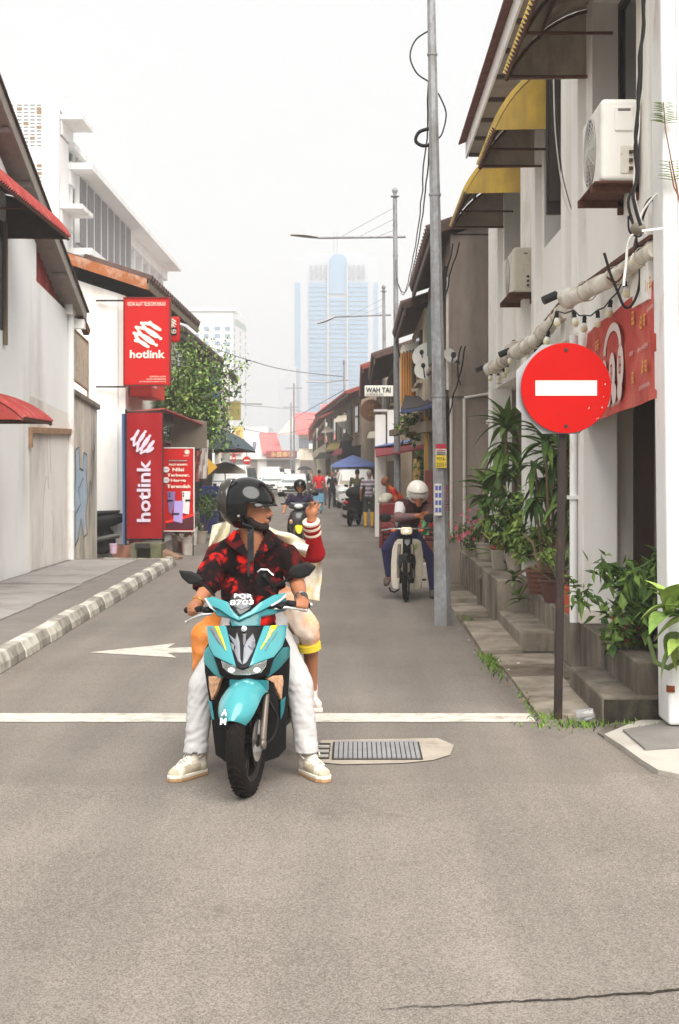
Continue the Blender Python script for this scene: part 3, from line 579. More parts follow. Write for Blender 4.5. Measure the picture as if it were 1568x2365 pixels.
for k, (pl, m_, r_) in enumerate((([(1490, -20), (1478, 150), (1470, 300), (1472, 400), (1462, 450), (1480, 520)], BK, .012), ([(1484, -20), (1482, 140), (1474, 260), (1466, 350), (1468, 420), (1452, 470), (1465, 530)], BK, .010),
                                 ([(1490, 60), (1476, 200), (1476, 320), (1464, 430), (1478, 500), (1490, 540)], CW, .007), ([(1440, 660), (1452, 560), (1470, 530), (1490, 480), (1530, 440), (1590, 430)], CW, .009),
                                 ([(1475, 530), (1495, 470), (1520, 458), (1590, 462)], BK, .016), ([(1462, 520), (1450, 500), (1455, 535), (1480, 545), (1486, 520)], BK, .007), ([(1395, 585), (1412, 640), (1440, 705), (1462, 700), (1478, 640), (1472, 560)], BK, .010), ([(1470, 545), (1455, 600), (1425, 650), (1400, 640)], RUST, .008))):
    wire(cb, [W(x, y, 8.9 + .12 * k - (.15 if k in (3, 4) else 0)) for x, y in pl], r_, m_, amp=.012, seed=k * 3.7)
g = MB(); g.ell(W(1473, 528, 9.0), (.05, .05, .04)); g.build('junction_knot', M('tape_grey', lin(120, 112, 100), .7), cb, 60)
g = MB(); g.beam(W(1482, 533, 8.9), W(1530, 527, 8.9), .014, .014); g.build('bracket', CW, cb)
wc = thing('wall_cable', 'thin pale cable dangling down the white wall from the middle awning', 'cable', (1.8, 12.6, 3.3))
wire(wc, [W(1278, 170, 12.4), W(1282, 300, 12.4), W(1296, 420, 12.4), W(1306, 470, 12.4), W(1330, 520, 12.2), W(1335, 545, 12.2)], .006, CW); wire(wc, [W(1272, 175, 12.5), W(1290, 290, 12.5), W(1298, 400, 12.4), W(1325, 500, 12.3)], .005, M('cable_dark', lin(70, 66, 62), .6))
wc = thing('wall_pipe', 'dark drain pipe with loose cables running down by the smaller air conditioner', 'pipe', (1.85, 15.1, 2.7))
wire(wc, [W(1250, 390, 15.0), W(1251, 560, 15.0), W(1258, 640, 15.0), W(1260, 720, 15.0)], .03, M('cable_dark'), 'pipe'); wire(wc, [W(1222, 680, 15.1), W(1240, 672, 15.1), W(1258, 665, 15.1), W(1262, 630, 15.0)], .02, BK, amp=.02)
# ================================================================== no-entry sign
sg = thing('no_entry_sign', 'large round red no-entry sign with white bar on a leaning brown post, right', 'sign', (1.34, 9.46, 0))
c = W(1307, 896, 9.40); rot = Matrix.Rotation(R(90), 3, 'X'); RED = M('sign_red', lin(184, 12, 7), .6, var=.06, scale=4, stain=(lin(170, 20, 14), .3, 3, 1), spec=.15)
g = MB(); g.lathe([(.001, 0), (.297, 0), (.299, .004), (.297, .008), (.001, .008)], c, 56, 0, rot); g.build('disc', RED, sg, 30)
g = MB(); g.box(c.x - .203, c.x + .203, c.y - .0105, c.y - .0085, c.z - .05, c.z + .05); g.build('bar', M('sign_white', lin(228, 222, 212), .6, var=.03), sg)
g = MB(); cc = c + Vector((-.03, .03, -.005)); g.prism([cc + Vector((.32 * math.cos(R(22.5 + 45 * k)), 0, .32 * math.sin(R(22.5 + 45 * k)))) for k in range(8)], (0, .004, 0)); g.build('backing_plate', M('sign_grey', lin(168, 168, 170), .5, .3, var=.08), sg)
for dz in (.252, -.252):
    g = MB(); g.lathe([(.001, -.006), (.012, -.006), (.014, 0), (.001, 0)], c + Vector((0, -.008, dz)), 10, 0, rot.inverted()); g.build('bolt', M('bolt_dark', lin(66, 50, 44), .6), sg, 40)
g = MB(); random.seed(8)
for k in range(7):
    a = random.uniform(-1.0, .1); r_ = random.uniform(.25, .292) if k < 5 else .2; p = c + Vector((r_ * math.cos(a), -.0092, r_ * math.sin(a))); s_ = random.uniform(.0015, .0035); g.box(p.x - s_, p.x + s_, p.y - .0008, p.y, p.z - s_ * 1.6, p.z + s_ * 1.6)
o = g.build('paint_chip', MATS['sign_white'], sg); o['kind'] = 'stuff'
POST = M('post_brown', lin(48, 39, 36), .6, .0, var=.15, scale=8, stain=(lin(104, 70, 52), .25, 10, .3))
g = MB(); b0 = W(1288, 1656, 9.46); b0.z = -.05; b1 = Vector((c.x - .005, 9.46, c.z + .3)); g.beam(b0, b1, .052, .052, 0, (0, 1, 0)); g.build('post', POST, sg, bevel=.006)
# ================================================================== street lamps
GALV = M('galvanised', lin(150, 151, 154), .6, .25, var=.22, scale=22, zs=.6, bump=.1, stain=(lin(112, 106, 100), .6, 6, .5))
def street_lamp(label, base, top, r0, r1, arm_z, arm_l, head, coll, g_='street lamps along the right side'):
    t = thing('street_lamp', label, 'street lamp', tuple(base), group=g_); base, top = Vector(base), Vector(top)
    g = MB(); n = 8; rings = []
    for k in range(9):
        u = k / 8; p = base.lerp(top, u); r_ = r0 + (r1 - r0) * u ** .8
        rings.append([p + Vector((r_ * math.cos(R(22.5 + 45 * i)), r_ * math.sin(R(22.5 + 45 * i)), 0)) for i in range(n)])
    g.loft(rings); g.build('pole', GALV, t)
    for z in coll:
        u = z / (top.z - base.z); p = base.lerp(top, u); r_ = r0 + (r1 - r0) * u ** .8 + .006; g = MB(); g.lathe([(r_, -.012), (r_, .012), (r_ - .02, .012), (r_ - .02, -.012)], p, 12); g.build('collar', GALV, t, 40)
    g = MB(); g.lathe([(.001, 0), (r1 + .05, 0), (r1 + .05, .02), (r1 * .8, .03), (r1 * .8, .07), (r1 + .012, .11), (r1 + .02, .15), (r1, .19), (.02, .22), (.001, .222)], top, 12); g.build('finial', GALV, t, 40)
    u = arm_z / (top.z - base.z); p = base.lerp(top, u); q = p + Vector((-arm_l, 0, head[1])); g = MB(); g.tube([p + Vector((.24, 0, 0)), p, q], .03, 8); g.build('arm', GALV, t, 40)
    for k in range(3):
        w_ = base.lerp(top, 1 - .03 - (1 - u) * .28 * k); e = p.lerp(q, .72 - .24 * k); g = MB(); g.tube([w_, e], .006, 5); g.build('stay_wire', GALV, t)
    hl = head[0]; g = MB(); rings = []
    for k in range(9):
        s_ = k / 8; x = q.x - hl * s_; w_ = .04 + .13 * math.sin(math.pi * min(1, .15 + .8 * s_)); h_ = .035 + .045 * math.sin(math.pi * min(1, .1 + .55 * s_)) * (1 - s_ * .6); zc = q.z + head[2] * math.sin(s_ * 1.4)
        rings.append([Vector((x, q.y + w_ * math.cos(a), zc + h_ * (math.sin(a) if math.sin(a) > 0 else .35 * math.sin(a)))) for a in [2 * math.pi * i / 10 for i in range(10)]])
    g.loft(rings); g.build('lamp_head', M('lamp_grey', lin(168, 168, 168), .45, .2), t, 50); return t
l1 = street_lamp('nearest tall galvanised lamp post with stickers, in front of the old man on the motorbike', (.93, 15.2, 0), (.772, 15.2, 8.4), .098, .036, 7.3, 1.8, (.63, -.02, .04), (2.45, 4.6, 6.1))
street_lamp('second lamp post with its long arm above the hazy tower', (W(919, 1100, 32.7).x, 32.7, 0), (W(912, 452, 32.7).x, 32.7, 7.95), .098, .05, 7.03, 1.78, (.63, -.02, .06), (1.9, 6.6, 7.3))
street_lamp('third lamp post, arm crossing in front of the blue tower', (W(891, 1100, 46.8).x, 46.8, 0), (W(886, 670, 46.8).x, 46.8, 7.55), .11, .05, 6.78, 1.6, (.6, -.06, -.22), ())
street_lamp('farthest thin lamp post above the brown tiled roofs', (W(800, 1100, 80).x, 80, 0), (W(794, 838, 80).x, 80, 7.7), .11, .05, 6.75, 1.15, (1.0, -.15, .05), ())
# what hangs on and is stuck to the nearest pole
st = W(1006, 1080, 15.09); 
def onpole(x, y): return W(x, y, 15.085)
PAPER = M('sticker_white', lin(214, 208, 198), .8, var=.05, scale=12, stain=(lin(150, 140, 130), .3, 12, 1)); STY = M('sticker_yellow', lin(214, 186, 66), .8, var=.06); STR = M('sticker_red', lin(168, 52, 70), .8); STB = M('ink_blue', lin(84, 92, 160), .8); STK = M('ink_black', lin(30, 30, 34), .8); STM = M('ink_maroon', lin(116, 48, 62), .8)
def patch(nm, x0, y0, x1, y1, m_, par, d=0.0, Y=15.085):
    a = W(x0, y1, Y - d); b = W(x1, y0, Y - d); g = MB(); g.box(a.x, b.x, a.y, a.y + .002, a.z, b.z); return g.build(nm, m_, par)
patch('sticker', 1006, 1025, 1031, 1050, PAPER, l1); patch('sticker', 1006, 1051, 1031, 1080, STY, l1); patch('sticker_band', 1006, 1025, 1031, 1036, STR, l1, .003)
for s_, y, h in (('+016-', 1063, 9), ('22551', 1077, 9)): a = onpole(1008, y); txt(s_, W(1029, y, 15.08).x - a.x, h / F * 15, STK, l1, a + Vector((0, -.004, 0)), (1, 0, 0), (0, 0, 1))
for k in range(3): patch('sticker_print', 1008, 1039 + k * 4, 1029, 1041 + k * 4, STK if k else STR, l1, .003)
patch('sticker', 1003, 1117, 1020, 1190, PAPER, l1, .01); 
for k in range(4):
    for j in range(2): patch('sticker_print', 1005 + 8 * j, 1121 + k * 17, 1011 + 8 * j, 1132 + k * 17, STB, l1, .014)
a = W(1037, 1180, 15.10); txt('014-7103686', 62 / F * 15, 9 / F * 15, STM, l1, a + Vector((0, -.012, 0)), (0, 0, 1), (-1, 0, 0), bold=.02)
oc = thing('overhead_cables', 'twisted thin black cables looping down beside the nearest lamp post', 'cables', (.75, 15.6, 3.5))
for k, pl in enumerate(([(992, 70, 15.2), (960, 92, 15.2), (947, 130, 15.2), (962, 168, 15.2), (990, 188, 15.2)], [(1012, 215, 15.2), (1030, 260, 15.2), (1022, 305, 15.2), (1012, 320, 15.2)], [(994, 296, 15.2), (968, 305, 15.2), (960, 325, 15.2), (975, 336, 15.2), (995, 334, 15.2)],
    [(990, 190, 15.4), (983, 350, 17), (966, 520, 22), (945, 640, 28), (930, 680, 32), (916, 640, 32.5), (914, 600, 32.6)], [(993, 330, 15.4), (978, 480, 19), (958, 600, 25), (940, 670, 31), (926, 670, 32.4), (916, 640, 32.6)])):
    wire(oc, [W(*p) for p in pl], .02 if k == 2 else .009, BK if k != 3 else M('cable_dark'), amp=.02 if k > 2 else 0, seed=k)
# ================================================================== older terrace houses down the right side
TILE_D = M('tile_dark', lin(84, 66, 60), .85, var=.3, scale=5, bump=.4, bscale=20, stain=(lin(54, 42, 40), .6, 2, 1))
TILE_R = M('tile_redbrown', lin(132, 64, 56), .85, var=.25, scale=5, bump=.4, bscale=20, stain=(lin(80, 50, 46), .6, 2, 1))
GREYW = M('grey_render', lin(150, 138, 128), .95, var=.12, scale=1.4, bump=.3, bscale=60, stain=(lin(84, 74, 66), .65, .9, .25))
BEIGE = M('beige_render', lin(196, 184, 162), .9, var=.12, scale=1.5, bump=.2, stain=(lin(120, 104, 84), .6, 1.4, .3))
BROWNW = M('brown_render', lin(150, 134, 116), .9, var=.18, scale=1.5, bump=.2, stain=(lin(92, 78, 66), .6, 1.2, .35))
CREAM = M('cream_render', lin(222, 212, 192), .9, var=.08, scale=1.5, stain=(lin(160, 146, 124), .45, 1.3, .35))
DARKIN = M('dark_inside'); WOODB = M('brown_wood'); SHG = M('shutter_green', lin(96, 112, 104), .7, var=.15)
def terrace(label, x, y0, y1, ze, wall, tile, side=1, over=.35, depth=7, up=.34, wins=2, shop=True, floor=2.9, win_m=None, far=False, name='terrace_house', groupn=None, winw=.8, rz=0.0):
    """old shophouse: facade at x (facing the street), from y0 to y1, eaves at height ze; side=1 stands to the right of the street"""
    s = side; t = thing(name, label, 'building', (x, y0, 0), group=groupn, rz=rz); X = lambda d: x + s * d
    bx = lambda g, d0, d1, a, b, z0, z1, m_=0: g.box(min(X(d0), X(d1)), max(X(d0), X(d1)), a, b, z0, z1, m_)
    g = MB(); bx(g, 0, depth, y0, y1, floor, ze); g.build('upper_wall', wall, t)
    g = MB(); bx(g, 0, depth, y0, y0 + .25, 0, floor); each(g, 'party_wall', wall, t)
    g = MB(); bx(g, 0, .3, y1 - .35, y1, 0, floor); g.build('pillar', wall, t)
    g = MB(); bx(g, 1.2, depth, y0 + .25, y1, 0, floor); g.build('shop_front', DARKIN if shop else wall, t)
    L = (y1 - y0) / wins
    for k in range(wins):
        yc = y0 + L * (k + .5); hw = min(winw, L * .36); fr = MB(); bx(fr, -.05, .03, yc - hw, yc + hw, floor + .55, min(ze - .35, floor + 2.0)); wn = fr.build('window', win_m or WOODB, t)
        if not far:
            for j in (-1, 1):
                p = MB(); bx(p, -.065, -.045, yc + j * hw * .5 - hw * .42, yc + j * hw * .5 + hw * .42, floor + .62, min(ze - .42, floor + 1.93)); p.build('pane', GLASS if (k + j) % 2 else SHG, wn)
        sg_ = MB(); bx(sg_, -.1, .03, yc - hw - .08, yc + hw + .08, floor + .46, floor + .53); sg_.build('sill', wall, wn)
    xe, xr = X(-over), X(depth * .5); zr = ze + (depth * .5 + over) * up
    g = MB(); g.hexa([(xe, y0 - .15, ze - .05), (xr, y0 - .15, zr - .05), (xr, y1 + .1, zr - .05), (xe, y1 + .1, ze - .05)], [(xe, y0 - .15, ze + .05), (xr, y0 - .15, zr + .05), (xr, y1 + .1, zr + .05), (xe, y1 + .1, ze + .05)]); rf = g.build('roof', tile, t)
    n_ = max(3, int((y1 - y0) / (.3 if not far else .9))); d = (y1 - y0 + .25) / n_
    tl = MB()
    vx = Vector((s * (depth * .5 + over), 0, zr - ze)); un = vx.normalized()
    tl.tube([Vector((0, 0, 0)), un * 1.6], .085 if not far else .2, 7); tme_ = tl.mesh('roof_tile', tile, 60)
    for k in range(n_):
        o = link('roof_tile', tme_, rf); o.location = Vector((xe - s * .04, y0 - .15 + d * (k + .5), ze + .045)) - OFF[t.name]
    g = MB(); g.beam((xe + s * .02, y0 - .15, ze - .1), (xe + s * .02, y1 + .1, ze - .1), .04, .14); g.build('fascia', WOODB, t)
    # gable infill under the roof seen from the near end
    g = MB(); g.prism([(X(0), y0, ze - .02), (X(depth * .5), y0, ze - .02), (X(depth * .5), y0, ze + depth * .5 * up)], (0, .2, 0)); g.build('gable', wall, t)
    return t
t2 = terrace('grey weathered concrete house with dark tiled eaves, past the white shophouse', 1.36, 20.4, 26.8, 5.05, GREYW, TILE_D, wins=2, over=.30)
g = MB(); a = W(1046, 905, 20.4); g.box(1.33, 2.2, 20.36, 20.42, 2.72, 2.86); g.build('moulding', GREYW, t2)
for px in (1042, 1072): g = MB(); g.tube([W(px, 920, 20.3), W(px, 1240, 20.3)], .022, 8); g.build('pipe', M('pvc_grey', lin(196, 190, 182), .6), t2, 40)
g = MB(); g.tube([W(1072, 918, 20.3), W(1110, 912, 20.3), W(1135, 908, 20.0)], .02, 8); g.build('pipe', MATS['pvc_grey'], t2, 40)
g = MB(); g.tube([W(1033, 640, 20.25), W(1034, 900, 20.25)], .02, 8); g.build('pipe', MATS['pvc_grey'], t2, 40)
random.seed(6); g = MB()
for k in range(40):      # black mould run beside the party wall
    z = 2.6 + 2.4 * random.random(); y = 20.39; x = 1.98 + .05 * noise.noise((z * 3, 0, 0)); g.box(x - .06 * random.random() - .02, x + .05, y - .004, y, z - .12, z + .12)
o = g.build('mould_stain', M('mould', lin(66, 58, 54), .95, var=.3, scale=12), t2); o['kind'] = 'stuff'
for pl in ([(1045, 560, 20.2), (1020, 690, 20.2), (1003, 720, 20.2)], [(1060, 560, 20.2), (1035, 650, 20.2), (1003, 770, 20.2)], [(1075, 800, 20.2), (1060, 870, 20.2), (1035, 960, 20.2)], [(1066, 800, 20.2), (1055, 850, 20.2), (1063, 890, 20.2)]): wire(t2, [W(*p) for p in pl], .012, BK, 'loose_cable', amp=.03)
g = MB(); a = W(1008, 720, 20.3); g.box(a.x - .03, a.x + .06, 20.2, 20.3, a.z - .05, a.z + .05); g.build('meter_box', ACW, t2)
t3 = terrace('beige old house with broken dark roof behind the nearest lamp post', 1.30, 27.0, 33.0, 4.75, BEIGE, TILE_D, wins=2, over=.4)
t4 = terrace('brown timbered shophouse with dark eaves beyond the white pillar', 1.0, 36.5, 46.0, 4.55, BROWNW, TILE_D, wins=3, over=.55)
t5 = terrace('brown shophouse with red-brown roof and signboards', .95, 46.5, 66, 5.0, BROWNW, TILE_R, wins=6, over=.75)
t6 = terrace('narrow brown shophouse with low red roof before the far white houses', .25, 67, 95.5, 5.3, BROWNW, TILE_R, wins=7, over=.7, rz=.08)
t7 = terrace('cream shophouse far down the right side', -2.1, 96.5, 118, 5.2, CREAM, TILE_R, wins=6, over=.5, far=True, rz=.05)
t8 = terrace('pale shophouse with pink roof near the end of the street, right side', -3.3, 119, 145, 5.4, CREAM, M('roof_pink', lin(196, 112, 104), .85, var=.1), wins=7, over=.5, far=True, rz=.04)
t9 = terrace('last pale shophouse on the right before the end of the street', -4.4, 146, 180, 5.6, CREAM, MATS['roof_pink'], wins=8, over=.5, far=True, rz=.03)
# corrugated sheets, dishes, canopies on those houses
def corr(g, a, b, c, n, amp, th=.006):      # corrugated sheet: corner a, edge ab (across the ribs), edge ac along them
    a, b, c = Vector(a), Vector(b), Vector(c); nr = (b - a).cross(c - a).normalized(); rows = []
    for v in range(2): rows.append([a + (b - a) * (k / n) + (c - a) * v + nr * amp * math.sin(k * math.pi / 2) for k in range(n + 1)])
    return g.sheet(rows, th, nr)
g = MB(); corr(g, W(926, 945, 31), W(966, 945, 31), W(926, 812, 31), 28, .02); g.box(W(926, 945, 31).x, W(966, 945, 31).x, 31.03, 31.3, W(926, 945, 31).z, W(926, 812, 31).z); solo('orange_siding', g, M('orange_sheet', lin(224, 168, 100), .7, var=.12, scale=3), 'orange corrugated sheet panel on the old house behind the second lamp post', 'panel', 30)
g = MB(); corr(g, W(924, 816, 29), W(1006, 792, 27.2), W(930, 798, 29.4), 44, .03); solo('corrugated_canopy', g, M('zinc_sheet', lin(206, 200, 184), .6, .2, var=.1), 'pale corrugated zinc canopy edge above the orange panel', 'canopy', 30)
def dish(label, c, r, tilt, az):
    t = thing('satellite_dish', label, 'satellite dish', tuple(c), group='satellite dishes on the old houses'); rot = Matrix.Rotation(az, 3, 'Z') @ Matrix.Rotation(tilt, 3, 'X')
    g = MB(); g.lathe([(.001, 0), (r * .4, r * .03), (r * .75, r * .11), (r, r * .2), (r, r * .22), (r * .7, r * .13), (.001, r * .03)], c, 22, 0, rot); g.build('reflector', M('dish_grey', lin(196, 192, 184), .6, var=.06), t, 50)
    g = MB(); g.tube([Vector(c) + rot @ Vector((0, -r * .9, r * .2)), Vector(c) + rot @ Vector((0, -r * .3, r * .85))], .012, 5); g.ell(Vector(c) + rot @ Vector((0, -r * .25, r * .9)), (.04, .04, .05), nu=8, nv=6); g.build('feed_arm', M('black_metal'), t)
    g = MB(); g.tube([Vector(c), Vector(c) + rot @ Vector((0, 0, -r * .5)), Vector(c) + Vector((0.15, .1, -r * .8))], .02, 6); g.build('mount', M('black_metal'), t); return t
dish('upper grey satellite dish left of the nearest lamp post', W(985, 822, 26), .26, R(62), R(-25)); dish('lower grey satellite dish left of the nearest lamp post', W(988, 852, 25.5), .24, R(62), R(-25)); dish('small satellite dish right of the nearest lamp post on the grey house', W(1038, 822, 20.2), .11, R(70), R(30))
dish('satellite dish on the far brown shophouse', W(802, 975, 76), .5, R(60), R(-10)); dish('white satellite dish on the far cream shophouse', W(772, 1000, 92), .55, R(75), R(0))
def canopy(label, quad, th, m_, cat='canopy', nm='shop_canopy', sag=0., legs=()):
    a, b, c, d = [Vector(p) for p in quad]; rows = []
    for i in range(7):
        u = i / 6; row = []
        for k in range(9):
            v = k / 8; p = (a.lerp(b, v)).lerp(d.lerp(c, v), u); p.z -= sag * math.sin(math.pi * v) * (.4 + .6 * u); row.append(p)
        rows.append(row)
    g = MB(); g.sheet(rows, th, (0, 0, 1)); t = thing(nm, label, cat, tuple(a)); g.build('cover', m_, t, 60)
    for p, q in legs: g = MB(); g.tube([p, q], .02, 6); g.build('pole', RUST, t)
    return t
TARP_D = M('tarp_dark', lin(66, 60, 58), .8, var=.15); TARP_B = M('tarp_blue', lin(92, 106, 152), .6, var=.15, scale=3); TARP_R = M('tarp_maroon', lin(128, 44, 52), .7, var=.12)
canopy('dark sagging tarpaulin canopy over the plants behind the second lamp post', (W(926, 948, 26.5), W(1003, 930, 25.5), W(1003, 905, 29), W(935, 915, 30)), .03, TARP_D, sag=.06)
canopy('blue tarpaulin flap under the dark canopy', (W(924, 955, 26.4), W(1000, 940, 25.4), W(1000, 928, 25.6), W(926, 944, 26.6)), .02, M('tarp_navy', lin(52, 62, 92), .7), sag=.04)
canopy('maroon awning with blue edge over the pavement beside the second lamp post', (W(868, 1056, 33.5), W(985, 1033, 31), W(985, 1018, 34.5), W(865, 1030, 36)), .03, TARP_R, sag=.05)
canopy('faded blue tarpaulin strip on top of the maroon awning', (W(866, 1033, 35.2), W(985, 1015, 33.5), W(985, 1008, 34.5), W(866, 1028, 36)), .02, TARP_B, sag=.02)
bm_ = thing('timber_beam', 'weathered timber beam sticking out over the pavement past the second lamp post', 'beam', (1.2, 28, 2.4))
g = MB(); g.beam(W(905, 1000, 28.5), W(978, 985, 26.5), .12, .12); g.build('beam', M('old_timber', lin(126, 112, 96), .9, var=.2, zs=.2), bm_)
g = MB(); g.beam(W(978, 988, 26.5), W(1003, 984, 25.8), .3, .2); g.build('bracket', MATS['old_timber'], bm_)
g = MB(); g.beam(W(985, 960, 26), W(983, 1150, 26), .06, .06, 0, (0, 1, 0)); g.build('post', M('mustard_paint', lin(168, 124, 52), .8, var=.2), bm_)
wp = thing('white_pillar', 'square white plastered pillar standing out beyond the second lamp post', 'pillar', (W(886, 1100, 35.5).x, 35.5, 0))
g = MB(); a = W(866, 840, 35.4); g.box(a.x, W(891, 840, 35.4).x, 35.4, 35.9, 0, 1.65 + 130 / F * 35.4); g.build('shaft', WALL, wp, bevel=.02)
g = MB(); g.box(W(895, 840, 35.2).x, W(925, 840, 35.2).x, 35.3, 36, 1.9, W(0, 945, 35).z); g.build('wall_stub', WALL, wp)
g = MB(); g.box(a.x - .03, W(891, 840, 35.4).x + .03, 35.37, 35.93, W(0, 950, 35.4).z, W(0, 945, 35.4).z); g.build('band', TRIM, wp)
bs = thing('shop_signboard', 'white signboard reading WAH TAI across the white pillar', 'sign', tuple(W(872, 915, 34.9)))
g = MB(); a, b = W(842, 915, 34.9), W(908, 890, 34.9); g.box(a.x, b.x, 34.9, 35.0, a.z, b.z); g.build('board', M('board_cream', lin(226, 222, 212), .7), bs, bevel=.01)
txt('WAH TAI', W(902, 0, 34.9).x - W(845, 0, 34.9).x, .125, STK, bs, W(845, 906, 34.885), (1, 0, 0), (0, 0, 1), bold=.02); txt('ENTERPRISE SDN.', W(886, 0, 34.9).x - W(845, 0, 34.9).x, .05, STK, bs, W(845, 913, 34.885), (1, 0, 0), (0, 0, 1))
t = thing('round_signboard', 'round brown wooden signboard with gold characters beside the white pillar', 'sign', tuple(W(857, 947, 44))); c = W(857, 947, 44)
g = MB(); g.lathe([(.001, -.03), (.33, -.03), (.33, .03), (.001, .03)], c, 28, 0, rot); g.build('board', M('sign_brown', lin(112, 78, 60), .7, var=.15), t); g = MB(); g.lathe([(.30, -.045), (.34, -.045), (.34, -.02), (.30, -.02)], c, 28, 0, rot); g.build('rim', M('gold_rim', lin(150, 116, 70), .6), t); glyphs(t, c + Vector((-.12, -.04, -.22)), (1, 0, 0), (0, 0, 1), .24, .44, 1, MATS['gold_rim'], 5, 2)
canopy('dark metal canopy over the pavement of the brown shophouse', (W(785, 1022, 74), W(868, 1005, 68), W(868, 985, 70), W(795, 998, 78)), .05, TARP_D)
canopy('black awning skirt hanging over the market stalls, right', (W(778, 1060, 76), W(868, 1062, 68.5), W(868, 1004, 68.5), W(786, 1020, 75)), .03, M('awning_black', lin(46, 42, 42), .85))
canopy('small beige rounded awning in front of the white pillar', (W(848, 1012, 44), W(868, 1012, 40), W(868, 998, 42), W(852, 1000, 45)), .04, CREAM)
for k, (x0, x1, y, Y, m_, lb) in enumerate(((742, 785, 992, 90, CREAM, 'beige awning on the far cream shophouse'), (728, 772, 1010, 100, TILE_R, 'red awning on the far pale shophouse'), (752, 792, 1032, 82, M('awning_olive', lin(150, 132, 70), .8), 'olive awning above the far stalls'), (728, 770, 1052, 96, TARP_D, 'dark awning low above the far stalls'), (770, 800, 968, 72, CREAM, 'cream awning beside the far dish'), (765, 790, 1045, 74, TARP_R, 'maroon awning beside the blue canopy'))):
    canopy(lb, (W(x0, y + 8, Y), W(x1, y + 4, Y - 6), W(x1, y - 8, Y - 3), W(x0 + 10, y - 6, Y + 4)), .05, m_)
# blue market canopy
bc = thing('market_canopy', 'blue pitched market canopy over the parked white car', 'canopy', tuple(W(818, 1075, 60)))
ap = W(815, 1050, 68); ring = [W(765, 1073, 66), W(868, 1071, 66), W(873, 1068, 71), W(775, 1067, 72)]
g = MB(); g.add([ap] + ring, [(0, 1, 2), (0, 2, 3), (0, 3, 4), (0, 4, 1)]); g.build('top', TARP_B, bc)
g = MB()
for i in range(4): a, b = ring[i], ring[(i + 1) % 4]; g.add([a, b, b + Vector((0, 0, -.12)), a + Vector((0, 0, -.12))], [(0, 1, 2, 3)])
g.build('valance', M('tarp_blue_edge', lin(110, 128, 190), .6), bc)
for p in ring: g = MB(); g.tube([p, Vector((p.x, p.y, 0))], .03, 6); g.build('pole', GALV, bc)
# ================================================================== potted plants on the right ledge
GR = [M('leaf_mid', lin(104, 130, 62), .6, var=.45, scale=14), M('leaf_dark', lin(62, 86, 42), .6, var=.45, scale=14), M('leaf_light', lin(138, 160, 78), .6, var=.35, scale=14), M('leaf_deep', lin(76, 104, 50), .55, var=.45, scale=14)]
GY_ = M('leaf_yellow', lin(176, 168, 72), .55, var=.25, scale=10); TERRA = M('terracotta', lin(150, 84, 62), .85, var=.15, bump=.2, stain=(lin(90, 60, 50), .4, 6, 1)); GLAZE = M('glazed_pot', lin(104, 70, 56), .4, var=.2, scale=6); SOIL = M('soil', lin(62, 50, 42), .95, var=.3, scale=30)
STEM = M('stem_brown', lin(118, 100, 78), .85, var=.2); STEMG = M('stem_green', lin(96, 112, 66), .7, var=.2); CEMP = M('cement_pot', lin(176, 166, 152), .9, var=.1)
LM = {}
def lmesh(kind):
    if kind not in LM:
        L, w_, dr, m_ = {'drac': (.42, .07, .55, GR[0]), 'drac2': (.40, .075, .7, GR[3]), 'dief': (.34, .15, .45, GR[0]), 'dief2': (.30, .14, .5, GR[2]), 'snake': (.42, .03, .06, GY_), 'strap': (.45, .035, .5, GR[2]), 'spike': (.26, .012, .12, M('leaf_grey', lin(116, 128, 100), .6)), 'fran': (.17, .045, .35, GR[1]), 'fran2': (.16, .045, .3, GR[0])}[kind]
        LM[kind] = leafmesh('leaf', m_, L, w_, dr, .5, 7)
    return LM[kind]
def rosette(par, c, n, kinds, el=(20, 75), s=1.0, off=None, az0=0, azr=6.283):
    for k in range(n):
        o = link('leaf', lmesh(random.choice(kinds)), par); e = R(random.uniform(*el)); az = az0 + azr * (k + random.uniform(-.35, .35)) / n
        o.rotation_mode = 'QUATERNION'; o.rotation_quaternion = (Matrix.Rotation(az, 3, 'Z') @ Matrix.Rotation(e, 3, 'X')).to_quaternion(); q = s * random.uniform(.75, 1.15); o.scale = (q, q, q)
        o.location = Vector(c) - OFF[par.name] + Vector((0, 0, random.uniform(-.06, .04) * s))
def pot(par, c, r, h, m_, ribs=False):
    prof = [(.001, 0), (r * .68, 0), (r * .82, h * .35), (r * .95, h * .8), (r * .97, h * .88), (r * 1.06, h * .9), (r * 1.06, h), (r * .95, h), (r * .92, h * .9), (.001, h * .88)]
    g = MB(); g.lathe(prof, c, 22); g.build('pot', m_, par, 40); g = MB(); g.lathe([(.001, h * .885), (r * .91, h * .885), (r * .91, h * .9), (.001, h * .9)], c, 16); g.build('soil', SOIL, par)
    if ribs:
        for k in range(4):
            z = h * (.15 + .18 * k); rr = r * (.74 + .055 * k); g = MB(); g.lathe([(rr, -.007), (rr + .012, 0), (rr, .007)], (c[0], c[1], c[2] + z), 22); g.build('pot_rib', m_, par, 50)
